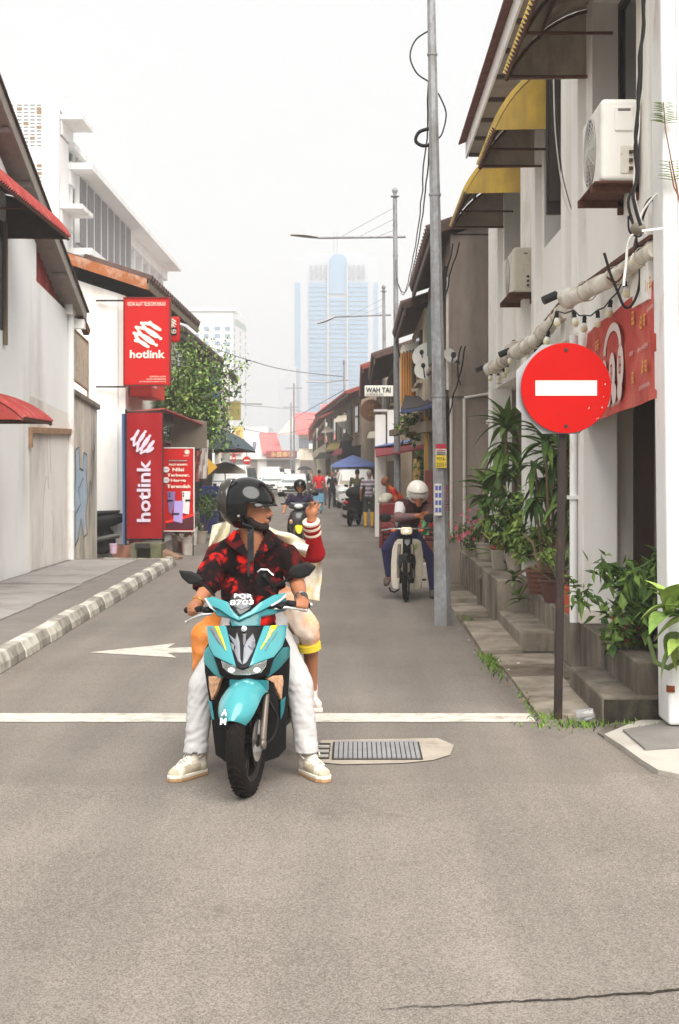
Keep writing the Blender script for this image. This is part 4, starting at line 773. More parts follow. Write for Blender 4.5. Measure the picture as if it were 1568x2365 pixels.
def bush(par, c, rad, n, size, mats, stems=6, base=None, wid=.26):
    pts = []; centers = [(Vector(c) + Vector((random.gauss(0, .55) * rad[0], random.gauss(0, .55) * rad[1], random.gauss(0, .5) * rad[2]))) for _ in range(max(6, n // 45))]
    for _ in range(n):
        q = random.choice(centers); pts.append(q + Vector((random.gauss(0, .2) * rad[0], random.gauss(0, .2) * rad[1], random.gauss(0, .2) * rad[2])))
    g = leafcloud(pts, size, mats, wid=wid); o = g.build('foliage', mats, par); o['kind'] = 'stuff'
    base = Vector(base or (c[0], c[1], c[2] - rad[2] * 1.4))
    for q in centers[:stems]: g = MB(); g.tube([base, base.lerp(q, .5) + Vector((random.uniform(-.04, .04), 0, .03)), q], [.012, .009, .004], 6); g.build('stem', STEM, par)
random.seed(42)
# tall dracaenas
p = thing('dracaena_plant', 'tallest dracaena with long drooping strap leaves in front of the white pillar', 'plant', (1.78, 17.2, .5)); pot(p, (1.78, 17.2, .5), .16, .24, TERRA)
for (x, y, z, n, el, s) in ((1.80, 17.0, 2.18, 30, (-10, 85), 1.25), (1.76, 17.1, 1.95, 20, (-45, 10), 1.2), (1.95, 17.3, 1.7, 22, (-30, 60), 1.1), (1.74, 16.8, 1.6, 18, (-40, 50), 1.0)):
    rosette(p, (x, y, z), n, ['drac', 'drac2', 'drac'], el, s); g = MB(); g.tube([(1.78, 17.2, .7), (x - .03, y, z * .6), (x, y, z + .05)], [.025, .02, .016], 7); g.build('stem', STEM, p, 50)
p = thing('dracaena_plant', 'leafy dracaena with several bare stems right beside the sign post', 'plant', (2.0, 14.6, .42)); pot(p, (2.02, 14.7, .42), .17, .26, GLAZE)
for (x, y, z, n, el, s) in ((1.92, 14.4, 1.95, 26, (-15, 80), 1.1), (2.06, 14.7, 1.78, 24, (-40, 60), 1.1), (2.16, 14.4, 1.92, 22, (-30, 70), 1.05), (1.98, 14.9, 1.55, 24, (-60, 30), 1.0), (2.2, 14.6, 1.5, 22, (-60, 40), 1.0), (2.08, 14.4, 1.3, 12, (-70, 10), .85), (1.86, 14.8, 1.72, 12, (-50, 40), .9), (1.84, 14.6, 1.35, 12, (-60, 20), .9)):
    rosette(p, (x, y, z), n, ['drac2', 'drac2', 'drac'], el, s); g = MB(); g.tube([(2.02, 14.7, .66), ((x + 2.02) / 2 + random.uniform(-.03, .03), y, z * .62), (x, y, z)], [.018, .015, .012], 6); g.build('stem', STEM, p, 50)
p = thing('dieffenbachia_plant', 'broad-leaved variegated dieffenbachia against the grey house corner', 'plant', (1.68, 18.4, .5)); pot(p, (1.70, 18.5, .5), .15, .22, CEMP)
for (x, y, z, n, el, s) in ((1.68, 18.3, 1.45, 12, (15, 80), 1.3), (1.66, 18.4, 1.25, 8, (-20, 25), 1.15), (1.8, 18.2, 1.5, 8, (-10, 60), 1.0), (1.7, 18.2, 1.05, 7, (-30, 20), 1.0)):
    rosette(p, (x, y, z), n, ['dief', 'drac'], el, s); g = MB(); g.tube([(1.70, 18.5, .68), (1.69, 18.4, z * .7), (x, y, z)], [.03, .026, .02], 7); g.build('stem', STEMG, p, 50)
p = thing('flowering_bush', 'small bush with pink flowers at the far end of the ledge', 'plant', (1.6, 19.4, .5)); pot(p, (1.58, 19.3, .5), .12, .2, CEMP); bush(p, (1.56, 19.2, .86), (.24, .2, .2), 620, .05, [GR[1], GR[0]])
PINK = M('petal_pink', lin(222, 104, 132), .6, var=.15)
for k in range(26):
    c = (1.50 + random.gauss(0, .13), 19.0 + random.uniform(-.1, .1), .92 + random.gauss(0, .11)); g = MB()
    for j in range(5): a = j * 1.2566; g.add([c, (c[0] + .022 * math.cos(a - .4), c[1] - .012, c[2] + .022 * math.sin(a - .4)), (c[0] + .034 * math.cos(a), c[1] - .014, c[2] + .034 * math.sin(a)), (c[0] + .022 * math.cos(a + .4), c[1] - .012, c[2] + .022 * math.sin(a + .4))], [(0, 1, 2, 3)])
    g.build('flower', PINK, p)
p = thing('snake_plant', 'upright yellow-edged snake plant among the potted plants', 'plant', (1.84, 16.3, .5)); pot(p, (1.84, 16.3, .5), .14, .22, CEMP); rosette(p, (1.84, 16.2, .72), 22, ['snake'], (60, 88), 1.25)
p = thing('strap_leaf_plant', 'low plant with yellow striped arching leaves at the ledge front', 'plant', (1.65, 17.0, .5)); rosette(p, (1.66, 16.7, .72), 13, ['strap', 'snake'], (5, 60), 1.1)
g = MB(); g.hexa([(1.60, 16.55, .5), (1.74, 16.55, .5), (1.74, 16.7, .5), (1.60, 16.7, .5)], [(1.58, 16.53, .72), (1.76, 16.53, .72), (1.76, 16.72, .72), (1.58, 16.72, .72)]); g.build('planter', CEMP, p, bevel=.006)
p = thing('leafy_shrub', 'tangled leafy shrub filling the space below the dracaenas', 'plant', (1.95, 16.4, .5)); bush(p, (1.92, 16.2, 1.15), (.28, .3, .38), 1500, .10, [GR[3], GR[0], GR[1]], 8, (1.95, 16.4, .6)); pot(p, (1.95, 16.4, .5), .15, .22, TERRA)
p = thing('fern_plant', 'bright green leafy fern low behind the ribbed pot', 'plant', (1.9, 15.9, .5)); bush(p, (1.92, 15.6, .95), (.26, .26, .24), 1100, .09, [GR[2], GR[0]]); 
p = thing('ribbed_pot_plant', 'dark green desert rose in a ribbed brown pot on the ledge', 'plant', (1.86, 14.6, .42)); pot(p, (1.84, 14.2, .42), .15, .25, GLAZE, True)
for c in ((1.74, 14.3, .80), (1.70, 14.6, 1.02), (1.64, 14.8, .55), (1.86, 13.9, .98), (1.95, 13.8, .80), (1.66, 14.5, .36)):
    rosette(p, c, 13, ['fran', 'fran2'], (-15, 70), 1.0); g = MB(); g.tube([(1.84, 14.2, .64), ((c[0] + 1.84) / 2, 14.2, (c[2] + .75) / 2 + .04), c], [.02, .015, .01], 7); g.build('stem', STEM, p, 50)
p = thing('bowl_pot_plant', 'spiky grey-green plant in a dark brown bowl pot behind the sign post', 'plant', (1.88, 13.3, .42)); pot(p, (1.88, 13.3, .42), .17, .22, M('pot_maroon', lin(92, 60, 56), .5, var=.15)); rosette(p, (1.88, 13.2, .64), 18, ['spike'], (15, 75), 1.5); bush(p, (1.92, 13.4, .85), (.16, .16, .12), 220, .07, [GR[0], GR[2]])
p = thing('terracotta_pot_plant', 'orange terracotta pot with thin leaves right of the sign post', 'plant', (1.90, 12.35, .42)); pot(p, (1.90, 12.3, .42), .13, .24, M('terracotta_bright', lin(190, 92, 66), .8, var=.1)); rosette(p, (1.90, 12.3, .64), 12, ['spike'], (45, 85), 1.6)
p = thing('leafy_bush', 'dense green bush spilling over the ledge by the roller shutter', 'plant', (2.0, 10.2, .4)); pot(p, (2.02, 10.3, .4), .17, .2, TERRA); bush(p, (2.05, 10.15, .83), (.22, .30, .24), 1500, .115, [GR[1], GR[0], GR[3], GR[0]], 9, (2.02, 10.3, .55), .16); 
pts = [(1.86 + random.gauss(0, .06), 10.0 + random.gauss(0, .15), .56 + random.gauss(0, .1)) for _ in range(150)]; o = leafcloud(pts, .095, [GR[1], GR[0]]).build('foliage', [GR[1], GR[0]], p); o['kind'] = 'stuff'
p = thing('dieffenbachia_plant', 'pale variegated dieffenbachia with a bent stem at the right edge', 'plant', (2.0, 8.8, 0.0))
for (x, y, z, n, el, s) in ((1.93, 8.75, .80, 12, (0, 80), .85), (2.06, 8.7, .78, 10, (-10, 70), .9), (2.0, 8.72, .62, 8, (-50, 20), .8)):
    rosette(p, (x, y, z), n, ['dief2', 'dief2', 'dief'], el, s)
g = MB(); g.tube([(1.84, 8.95, .60), (1.86, 8.85, .46), (1.93, 8.8, .43), (2.04, 8.75, .5), (2.08, 8.72, .72)], [.014, .017, .018, .017, .013], 8); g.build('stem', STEMG, p, 50); g = MB(); g.tube([(2.12, 8.8, .02), (2.1, 8.75, .35), (2.04, 8.75, .5)], .018, 8); g.build('stem', STEMG, p, 50)
for lb, pts_, n in (('upper thin weed with narrow leaves sprouting high on the corner pillar', [(1580, 520), (1552, 380), (1537, 300), (1532, 235)], 12), ('lower thin weed with narrow leaves sprouting on the corner pillar', [(1575, 470), (1556, 430), (1545, 370)], 8)):
    P = [W(x, y, 8.85) for x, y in pts_]; p = thing('wall_weed', lb, 'plant', tuple(P[0]), group='weeds on the corner pillar'); g = MB(); g.tube(P, [.006, .005, .004, .003][:len(P)], 5); g.build('stem', M('stem_red', lin(130, 84, 64), .8), p)
    me = leafmesh('leaf', GR[2], .12, .03, .15, .3, 4)
    for k in range(n):
        for j in (-1, 1):
            u = .45 + .55 * k / n; q = P[-1].lerp(P[-2], (1 - u) * 1.4); o = link('leaf', me, p); o.location = q - OFF[p.name]; o.rotation_euler = (R(15), 0, j * R(random.uniform(60, 110))); s = .6 + .5 * (1 - u); o.scale = (s, s, s)
# creeper on the yellow wall further on
g = MB(); a, b = W(955, 1160, 31.5), W(985, 1060, 31.5); g.box(a.x, b.x, 31.4, 31.6, 0, b.z); solo('yellow_wall', g, M('yellow_render', lin(214, 172, 108), .9, var=.15, scale=2), 'patch of yellow wall overgrown by a creeper behind the second lamp post', 'wall')
p = thing('creeper_plant', 'dark creeper climbing the yellow wall behind the second lamp post', 'plant', (1.5, 31.2, 0)); pts = [W(980 + random.gauss(0, 9), random.uniform(1045, 1180), 31.1 + random.uniform(-.1, .1)) for _ in range(420)]; o = leafcloud(pts, .13, [GR[1], GR[0]]).build('foliage', [GR[1], GR[0]], p); o['kind'] = 'stuff'; g = MB(); g.tube([W(982, 1250, 31), W(978, 1150, 31.1), W(984, 1060, 31.1)], .03, 6); g.build('stem', STEM, p)
p = thing('hanging_plant', 'green plants hanging under the dark canopy', 'plant', tuple(W(955, 985, 27.5))); pts = [W(950 + random.gauss(0, 14), 985 + random.gauss(0, 14), 27.5 + random.uniform(-.3, .3)) for _ in range(260)]; o = leafcloud(pts, .12, [GR[1], GR[0]]).build('foliage', [GR[1], GR[0]], p); o['kind'] = 'stuff'; g = MB(); g.lathe([(.001, 0), (.12, 0), (.16, .2), (.001, .2)], W(952, 1005, 27.6), 12); g.build('pot', TERRA, p)
# ================================================================== white gabled house on the left
LX = -4.90; CORR_R = M('corrugated_red', lin(150, 58, 54), .7, var=.15, scale=3, stain=(lin(196, 120, 110), .35, 4, .4)); ROOFG = M('roof_underside', lin(150, 140, 132), .85, var=.15)
WALLB = M('white_wall_bright', lin(246, 245, 243), .85, var=.03, scale=1.2, bump=.1, stain=(lin(206, 200, 192), .3, .8, .3))
WALLG = M('white_wall_greyed', lin(238, 231, 224), .9, var=.04, scale=1.3, bump=.15, stain=(lin(178, 168, 160), .5, .8, .4))
l1b = thing('white_gable_house', 'white gabled house with red curved awnings at the left edge', 'building', (LX, 20, 0))
def vz(y): return 6.64 + (18.7 - y) * .388      # height of the verge
g = MB(); g.prism([(LX, 24.3, 0), (LX, 12, 0), (LX, 12, vz(12) - .32), (LX, 21.8, vz(21.8) - .32), (LX, 21.8, 4.56), (LX, 24.3, 4.34)], (-4, 0, 0)); g.build('wall', WALLB, l1b)
g = MB(); g.prism([(LX + .004, 24.29, .14), (LX + .004, 21.35, .14), (LX + .004, 21.35, 2.78), (LX + .004, 24.29, 2.62)], (.004, 0, 0)); g.build('patched_render', WALLG, l1b)
g = MB(); rows = [[(LX - .1 + .02 * math.sin(k * math.pi / 2), 21.75 + 2.5 * k / 48, (4.25 if v == 0 else vz(21.75 + 2.5 * k / 48) - .13)) for k in range(49)] for v in range(2)]; g.sheet(rows, .006, (-1, 0, 0)); g.build('gable_cladding', CORR_R, l1b, 30)
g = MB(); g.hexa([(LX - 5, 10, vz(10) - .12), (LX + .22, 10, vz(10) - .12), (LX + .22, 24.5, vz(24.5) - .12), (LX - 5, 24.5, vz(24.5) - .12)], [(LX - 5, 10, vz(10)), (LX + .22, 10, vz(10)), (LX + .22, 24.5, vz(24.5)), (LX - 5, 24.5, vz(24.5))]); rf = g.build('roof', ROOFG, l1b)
g = MB(); g.prism([(LX + .225, 10, vz(10) - .17), (LX + .225, 24.55, vz(24.55) - .17), (LX + .225, 24.55, vz(24.55) + .03), (LX + .225, 10, vz(10) + .03)], (.03, 0, 0)); g.build('verge_board', M('verge_grey', lin(150, 142, 134), .8, var=.15, scale=5), rf)
g = MB(); g.prism([(LX + .20, 10, vz(10) + .03), (LX + .20, 24.6, vz(24.6) + .03), (LX + .20, 24.6, vz(24.6) + .06), (LX + .20, 10, vz(10) + .06)], (.09, 0, 0)); g.build('verge_cap', TILE_D, rf)
for k in range(9):
    y = 13 + k * 1.25; g = MB(); g.beam((LX, y, vz(y) - .16), (LX + .22, y, vz(y) - .16), .06, .07); g.build('purlin', M('purlin_grey', lin(158, 150, 142), .8), rf)
g = MB(); g.beam((LX - .05, 24.45, vz(24.5) - .22), (LX + .24, 24.45, vz(24.5) - .22), .2, .16); g.build('gutter', TRIM, rf); g = MB(); g.beam((LX + .17, 24.4, vz(24.5) - .1), (LX + .23, 24.7, vz(24.5) - .34), .1, .12); g.build('gutter_end', RUST, rf)
g = MB(); g.box(LX - .02, LX + .12, 24.0, 24.3, 4.3, 4.52).build('hopper', TRIM, l1b, bevel=.01); g = MB(); g.tube([(LX + .05, 24.2, .14), (LX + .05, 24.2, 4.1), (LX + .05, 24.22, 4.35)], .055, 12); g.build('downpipe', MATS['pvc_white'], l1b, 40)
for z in (1.0, 2.35): g = MB(); g.lathe([(.062, -.03), (.062, .03), (.05, .03), (.05, -.03)], (LX + .05, 24.2, z), 12); g.build('pipe_joint', MATS['pvc_white'], l1b, 40)
g = MB(); g.box(LX - .1, LX + .012, 16.8, 19.8, 3.6, 5.1); wn = g.build('window', DKWIN, l1b)
g = MB(); g.box(LX + .012, LX + .05, 19.72, 19.82, 3.4, 5.1); g.build('window_frame', M('old_timber'), wn)
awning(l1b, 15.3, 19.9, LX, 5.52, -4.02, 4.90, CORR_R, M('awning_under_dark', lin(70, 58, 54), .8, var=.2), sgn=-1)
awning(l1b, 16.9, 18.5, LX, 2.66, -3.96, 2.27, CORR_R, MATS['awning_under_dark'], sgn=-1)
g = MB(); g.beam((LX + .03, 21.3, 2.26), (LX + .03, 24.25, 2.32), .09, .09).beam((LX + .03, 21.3, 2.0), (LX + .03, 21.3, 2.3), .06, .06, 0, (0, 1, 0)).beam((LX + .03, 24.2, 1.95), (LX + .03, 24.2, 2.3), .05, .05, 0, (0, 1, 0)); each(g, 'lintel_frame', M('rust_light', lin(158, 126, 100), .85, var=.25, scale=8), l1b)
def stroke(par, P2, o, right, up, w_, m_, nm='print_stroke', d=.002):
    o, right, up = Vector(o), Vector(right).normalized(), Vector(up).normalized(); nr = right.cross(up)
    if nm == 'logo':
        q = []
        for i in range(len(P2) - 1):
            p0, p1, p2, p3 = [np.array(P2[min(max(j, 0), len(P2) - 1)]) for j in (i - 1, i, i + 1, i + 2)]
            for t in (0, .2, .4, .6, .8): q.append(tuple(.5 * (2 * p1 + (p2 - p0) * t * .8 + (2 * p0 - 5 * p1 + 4 * p2 - p3) * t * t * .8 + (3 * p1 - p0 - 3 * p2 + p3) * t ** 3 * .8) + .2 * ((p2 - p1) * t - 0)) if False else tuple(p1 + (p2 - p1) * t + np.array([(p2 - p1)[1], -(p2 - p1)[0]]) * .10 * math.sin(math.pi * t)))
        P2 = q + [P2[-1]]
    pts = [o + right * x + up * y for x, y in P2]; g = MB(); g.tube(pts, w_ / 2, 10)
    for p in pts: g.ell(p, (w_ / 2,) * 3, nu=10, nv=6)
    for v in g.v: h = (v - o).dot(nr); v -= nr * (h - d * (.6 + .4 * h / (w_ / 2)))
    return g.build(nm, m_, par)
SCR = M('graffiti_grey', lin(140, 134, 132), .9); gr_ = [(0, 0), (.05, .25), (.02, .6), (.12, .95), (.28, 1.15), (.45, .95), (.33, 1.5), (.38, 1.9), (.52, 1.75), (.6, 1.2)]
stroke(l1b, gr_, (LX + .008, 22.2, .42), (0, 1, 0), (0, 0, 1), .014, SCR, 'scribble'); stroke(l1b, [(0, 0), (.12, -.18), (.02, -.4), (.12, -.5)], (LX + .008, 22.9, 1.0), (0, 1, 0), (0, 0, 1), .014, SCR, 'scribble')
# stained yard wall
bw = thing('yard_wall', 'low stained white yard wall with blue graffiti beyond the downpipe', 'wall', (LX, 25.7, 0))
WSTN = M('wall_stained', lin(216, 208, 194), .95, var=.10, scale=1.6, bump=.3, bscale=50, stain=(lin(104, 96, 86), .62, 2.0, .2))
g = MB(); g.prism([(LX, 24.35, 0), (LX + .02, 26.8, 0), (LX + .02, 26.8, 2.80), (LX, 24.35, 2.98)], (-.25, 0, 0)); g.build('wall', WSTN, bw)
g = MB(); g.prism([(LX + .06, 24.32, 2.98), (LX + .08, 26.85, 2.80), (LX + .08, 26.85, 2.90), (LX + .06, 24.32, 3.08)], (-.4, 0, 0)); g.build('coping', CONC, bw, bevel=.02)
GB = M('graffiti_blue', lin(168, 192, 212), .9, var=.15, scale=4, stain=(lin(196, 200, 200), .6, 4, 1)); GK = M('graffiti_line', lin(66, 68, 80), .9)
blob = [(.15, .15), (.2, .7), (.1, 1.1), (.22, 1.6), (.2, 2.2), (.42, 2.25), (.5, 1.8), (.75, 1.75), (.8, 2.15), (1.02, 2.1), (1.0, 1.6), (1.12, 1.2), (.95, .8), (1.05, .35), (.8, .3), (.6, .7), (.4, .3)]
g = MB(); g.prism([(LX + .006 + .008 * (y / 2.4), 24.5 + x * 1.25, .22 + y * .82) for x, y in blob], (.003, 0, 0)); g.build('graffiti_fill', GB, bw)
stroke(bw, [(x * 1.25, y * .82) for x, y in blob + blob[:1]], (LX + .024, 24.5, .22), (0, 1, 0), (0, 0, 1), .03, GK, 'graffiti_line'); stroke(bw, [(.3, .7), (.7, .85), (.5, 1.1), (.9, 1.3)], (LX + .026, 24.5, .22), (0, 1, 0), (0, 0, 1), .025, GK, 'graffiti_line')
for k in range(4): stroke(bw, [(0, 0), (.1, .25 * (-1) ** k), (.22, .05), (.3, .3)], (LX + .03, 25.95 + .12 * k, 1.2 + .28 * k), (0, 1, 0), (0, 0, 1), .02, GK, 'graffiti_line')
mp_ = thing('mesh_panel', 'rusty framed mesh panel standing on the stained yard wall', 'panel', (LX, 25.0, 3.0)); g = MB(); a0, a1, z0, z1 = 24.6, 26.0, 3.1, 4.12
g.beam((LX, a0, z0), (LX, a0, z1), .03, .03, 0, (0, 1, 0)).beam((LX, a1, z0 - .22), (LX, a1, z1 - .12), .03, .03, 0, (0, 1, 0)).beam((LX, a0, z1), (LX, a1, z1 - .12), .03, .03).beam((LX, a0, z0 + .14), (LX, a1, z0 + .02), .03, .03); each(g, 'frame', M('rust_light'), mp_)
g = MB(); g.prism([(LX, a0, z0 + .15), (LX, a1, z0 + .03), (LX, a1, z1 - .13), (LX, a0, z1 - .01)], (-.01, 0, 0)); g.build('mesh', M('mesh_beige', lin(196, 184, 164), .9, var=.15, scale=25, stain=(lin(130, 104, 80), .4, 8, 1)), mp_)
# ================================================================== white shop with orange fascia
l2 = thing('white_shop', 'white shop with peeling orange roof fascia behind the tall red sign', 'building', (-4.44, 27.4, 0))
g = MB(); g.prism([(-9.5, 27.4, 0), (-4.44, 27.4, 0), (-4.44, 27.4, 5.02), (-9.5, 27.4, 6.68)], (0, 8, 0)); g.build('wall', WALL, l2)
g = MB(); a, b = W(216, 700, 27.35), W(272, 1290, 27.35); g.box(a.x, b.x, 27.33, 27.4, 0, 4.98); g.build('pilaster', WALL, l2)
FO = M('fascia_orange', lin(158, 96, 58), .85, var=.15, scale=4, stain=(lin(196, 176, 160), .5, 5, 1))
def rz(x): return 5.22 + (-3.95 - x) * .325
g = MB(); g.hexa([(-9.5, 27.1, rz(-9.5)), (-3.95, 27.1, rz(-3.95)), (-3.95, 35.6, rz(-3.95)), (-9.5, 35.6, rz(-9.5))], [(-9.5, 27.1, rz(-9.5) + .1), (-3.95, 27.1, rz(-3.95) + .1), (-3.95, 35.6, rz(-3.95) + .1), (-9.5, 35.6, rz(-9.5) + .1)]); rf = g.build('roof', TILE_D, l2)
g = MB(); g.prism([(-9.5, 27.09, rz(-9.5) - .13), (-3.98, 27.09, rz(-3.98) - .13), (-3.98, 27.09, rz(-3.98) + .08), (-9.5, 27.09, rz(-9.5) + .08)], (0, -.03, 0)); g.build('fascia', FO, rf)
g = MB(); g.beam((-3.96, 27.1, rz(-3.96) - .02), (-3.96, 35.6, rz(-3.96) - .02), .04, .2); g.build('eave_board', M('old_timber'), rf)
for k in range(26):
    g = MB(); y = 27.2 + k * .33; g.tube([(-3.9, y, rz(-3.9) + .1), (-5.2, y, rz(-5.2) + .1)], .09, 6); g.build('roof_tile', TILE_D, rf)
g = MB(); g.box(-4.46, -4.3, 27.6, 35, 2.4, 2.5); g.build('string_course', TRIM, l2)
g = MB(); g.box(-4.43, -4.36, 27.8, 34.6, .2, 2.3); g.build('shop_front', M('shop_red', lin(140, 30, 34), .6, var=.2), l2)
# ---- red signs
SRED = M('hotlink_red', lin(186, 12, 9), .55, var=.05, scale=2); SRED2 = M('banner_crimson', lin(150, 10, 18), .6, var=.06, scale=2); SW = M('sign_cream', lin(236, 226, 208), .6, var=.02); SWL = M('sign_lilac', lin(216, 200, 214), .6, var=.02); FRM = M('sign_frame', lin(120, 44, 42), .6)
squig = [(.60, 1.0), (.97, .70), (.28, .97), (1.0, .33), (.08, .80), (.84, .06), (0, .55), (.52, 0), (.05, .25)]
sg = thing('shop_sign', 'tall red lightbox sign with white scribble logo and the word hotlink, upper left', 'sign', tuple(W(340, 888, 27.0)))
a, b = W(287, 888, 27.0), W(391, 688, 27.0); g = MB(); g.box(a.x, b.x, 27.0, 27.16, a.z, b.z); g.build('lightbox', SRED, sg, bevel=.01)
g = MB(); t_ = .018
g.box(a.x - t_, a.x, 26.985, 27.17, a.z - t_, b.z + t_).box(b.x, b.x + t_, 26.985, 27.17, a.z - t_, b.z + t_).box(a.x, b.x, 26.985, 27.17, b.z, b.z + t_).box(a.x, b.x, 26.985, 27.17, a.z - t_, a.z); each(g, 'frame', FRM, sg)
o = W(310, 800, 26.995); stroke(sg, [(x * .50, y * .46) for x, y in squig], o, (1, 0, 0), (0, 0, 1), .062, SW, 'logo')
ex = (1, 0, 0); ez = (0, 0, 1); wx = lambda p0, p1, Y: (p1 - p0) / F * Y
txt('hotlink', wx(300, 381, 27), .155, SW, sg, W(300, 827, 26.99), ex, ez, bold=.025); txt('KEDAI ALAT TELEKOMUNIKASI', wx(295, 382, 27), .075, SW, sg, W(295, 706, 26.99), ex, ez)
for k, s_ in enumerate(('DIMILIKI OLEH', 'ANTIC ENTERPRISE', '201903055502 (PG0471187-D)')): txt(s_, wx(346 if k == 0 else (338 if k == 1 else 322), 383, 27), .028, SW, sg, W(346 if k == 0 else (338 if k == 1 else 322), 871 + k * 6, 26.99), ex, ez)
for y in (689, 888): g = MB(); g.beam(W(222, y + 5, 27.25), W(290, y + 5, 27.1), .03, .03); g.build('bracket', M('black_metal'), sg)
sg = thing('rounded_sign', 'small rounded red sign with black ID panel, half hidden behind the tall red sign', 'sign', tuple(W(400, 790, 30))); g = MB(); a, b = W(366, 790, 30), W(415, 730, 30)
g.box(a.x, b.x, 30, 30.1, a.z, b.z); g.build('board', SRED, sg, bevel=.06); g = MB(); g.box(W(380, 0, 30).x, W(408, 0, 30).x, 29.985, 29.995, W(0, 774, 30).z, W(0, 757, 30).z); g.build('panel', STK, sg); txt('PREPAID', wx(375, 407, 30), .09, SW, sg, W(375, 770, 29.98), ex, ez, bold=.02); stroke(sg, [(x * .18, y * .17) for x, y in squig], W(387, 755, 29.99), ex, ez, .024, SW, 'logo')
sg = thing('flush_sign', 'lower red fascia sign just under the tall red sign', 'sign', tuple(W(318, 935, 27.7))); g = MB(); a, b = W(289, 935, 27.7), W(350, 880, 27.7); g.box(-4.40, b.x, 27.7, 29.6, a.z + .18, b.z); g.build('board', M('sign_red_dull', lin(206, 60, 50), .6, var=.06), sg); txt('hotlink', .5, .12, SW, sg, (b.x + .005, 27.9, a.z + .35), (0, 1, 0), ez, bold=.02)
sg = thing('hanging_banner', 'tall crimson banner with vertical white word hotlink on a dark frame', 'banner', tuple(W(334, 1290, 26.9)))
a, b = W(293, 1243, 26.9), W(375, 953, 26.9); rows = [[(a.x + (b.x - a.x) * k / 8, 26.9 + .012 * math.sin(k * 1.3 + i * .7), a.z + (b.z - a.z) * i / 12) for k in range(9)] for i in range(13)]
g = MB(); g.sheet(rows, .006, (0, 1, 0)); g.build('fabric', SRED2, sg, 60); stroke(sg, [(x * .42, y * .42) for x, y in [(.0, .62), (.3, 1.0), (.1, .35), (.62, .97), (.25, .1), (.82, .78), (.42, 0), (.98, .52), (.7, .06), (.95, .22)]], W(304, 1046, 26.87), ex, ez, .052, SWL, 'logo')
txt('hotlink', wx(0, 143, 26.9), wx(0, 32, 26.9), SWL, sg, W(348, 1205, 26.865), (0, 0, 1), (-1, 0, 0), bold=.025)
g = MB()
for px in (291, 376): g.beam(W(px, 945, 26.95), Vector((W(px, 0, 26.95).x, 26.95, 0)), .03, .03, 0, (0, 1, 0))
g.beam(W(291, 951, 26.95), W(376, 951, 26.95), .03, .03).beam(W(291, 1246, 26.95), W(376, 1246, 26.95), .03, .03); each(g, 'frame', M('black_metal'), sg)
g = MB(); g.prism([W(282, 955, 26.6), W(292, 955, 27.3), W(292, 1250, 27.3), W(285, 1262, 26.6)], (-.01, .0, 0)); solo('blue_banner', g, M('banner_blue', lin(104, 136, 190), .6, var=.1, scale=2), 'narrow blue side banner edge left of the crimson banner', 'banner')
# ---- phone poster
sg = thing('advert_poster', 'red framed advert poster with three phones and the words Nilai Terbesar, Harga Terendah', 'poster', tuple(W(412, 1262, 27.6)))
PY = 27.6; a, b = W(378, 1225, PY), W(447, 1035, PY); g = MB(); g.box(a.x, b.x, PY, PY + .03, a.z, b.z); g.build('board', M('poster_red', lin(186, 15, 12), .5, var=.06), sg)
g = MB(); t_ = .018; g.box(a.x - t_, a.x, PY - .01, PY + .04, a.z - t_, b.z + t_).box(b.x, b.x + t_, PY - .01, PY + .04, a.z - t_, b.z + t_).box(a.x, b.x, PY - .01, PY + .04, b.z, b.z + t_).box(a.x, b.x, PY - .01, PY + .04, a.z - t_, a.z); each(g, 'frame', M('frame_white', lin(226, 220, 214), .5), sg)
zz = lambda zx, zy: (352.2 + .1619 * zx, 903.4 + .1619 * zy)      # zoomed reading of the poster to picture coordinates
def pw(zx, zy, d=.0): x, y = zz(zx, zy); return W(x, y, PY - .012 - d)
for s_, x0, x1, yb, h in (('Nilai', 285, 450, 1140, 50), ('Terbesar,', 210, 530, 1222, 48), ('Harga', 260, 478, 1300, 50), ('Terendah', 205, 540, 1380, 50), ('PASTI MAMPU', 235, 495, 1060, 28)): txt(s_, (pw(x1, 0) - pw(x0, 0)).x, h * .1619 / F * PY, SW, sg, pw(x0, yb), ex, ez, bold=.03)
def pp(nm, q, m_, d=0): g = MB(); g.prism([pw(x, y, d) for x, y in q], (0, -.003, 0)); return g.build(nm, m_, sg)
pp('print_dark', [(190, 1870), (590, 1745), (590, 1965), (190, 1965)], M('poster_plum', lin(84, 32, 42), .5)); pp('print_swoosh', [(185, 1850), (420, 1790), (590, 1735), (590, 1775), (420, 1830), (185, 1885)], M('poster_bright', lin(244, 50, 36), .5), .003); pp('print_label', [(225, 975), (500, 975), (500, 1003), (225, 1003)], STM); txt('HOTLINK POSTPAID', (pw(490, 0) - pw(235, 0)).x, 14 * .1619 / F * PY, SW, sg, pw(235, 997, .006), ex, ez)
PH = M('phone_violet', lin(132, 108, 158), .4); PHW = M('phone_white', lin(226, 222, 218), .4); PHS = M('phone_screen', lin(176, 156, 214), .35)
pp('print_phone', [(212, 1430), (325, 1430), (318, 1560), (270, 1755), (235, 1720)], PH, .004); pp('print_phone', [(422, 1425), (540, 1425), (520, 1755), (430, 1735)], PHW, .004); pp('print_phone', [(310, 1562), (440, 1562), (425, 1880), (298, 1850)], PHS, .008)
for cx, cy in ((242, 1458), (242, 1495), (440, 1455), (440, 1492)): pp('print_lens', [(cx + 11 * math.cos(k), cy + 14 * math.sin(k)) for k in [i * .785 for i in range(8)]], STK, .012)
for x0, x1, y in ((208, 290, 1545), (468, 545, 1542), (275, 380, 1735)): pp('print_tag', [(x0, y), (x1, y), (x1, y + 26), (x0, y + 26)], STK, .013)
stroke(sg, [(x * .09, y * .08) for x, y in squig], pw(460, 895), ex, ez, .014, SW, 'logo'); txt('hotlink', .1, .02, SW, sg, pw(445, 925), ex, ez, bold=.02)
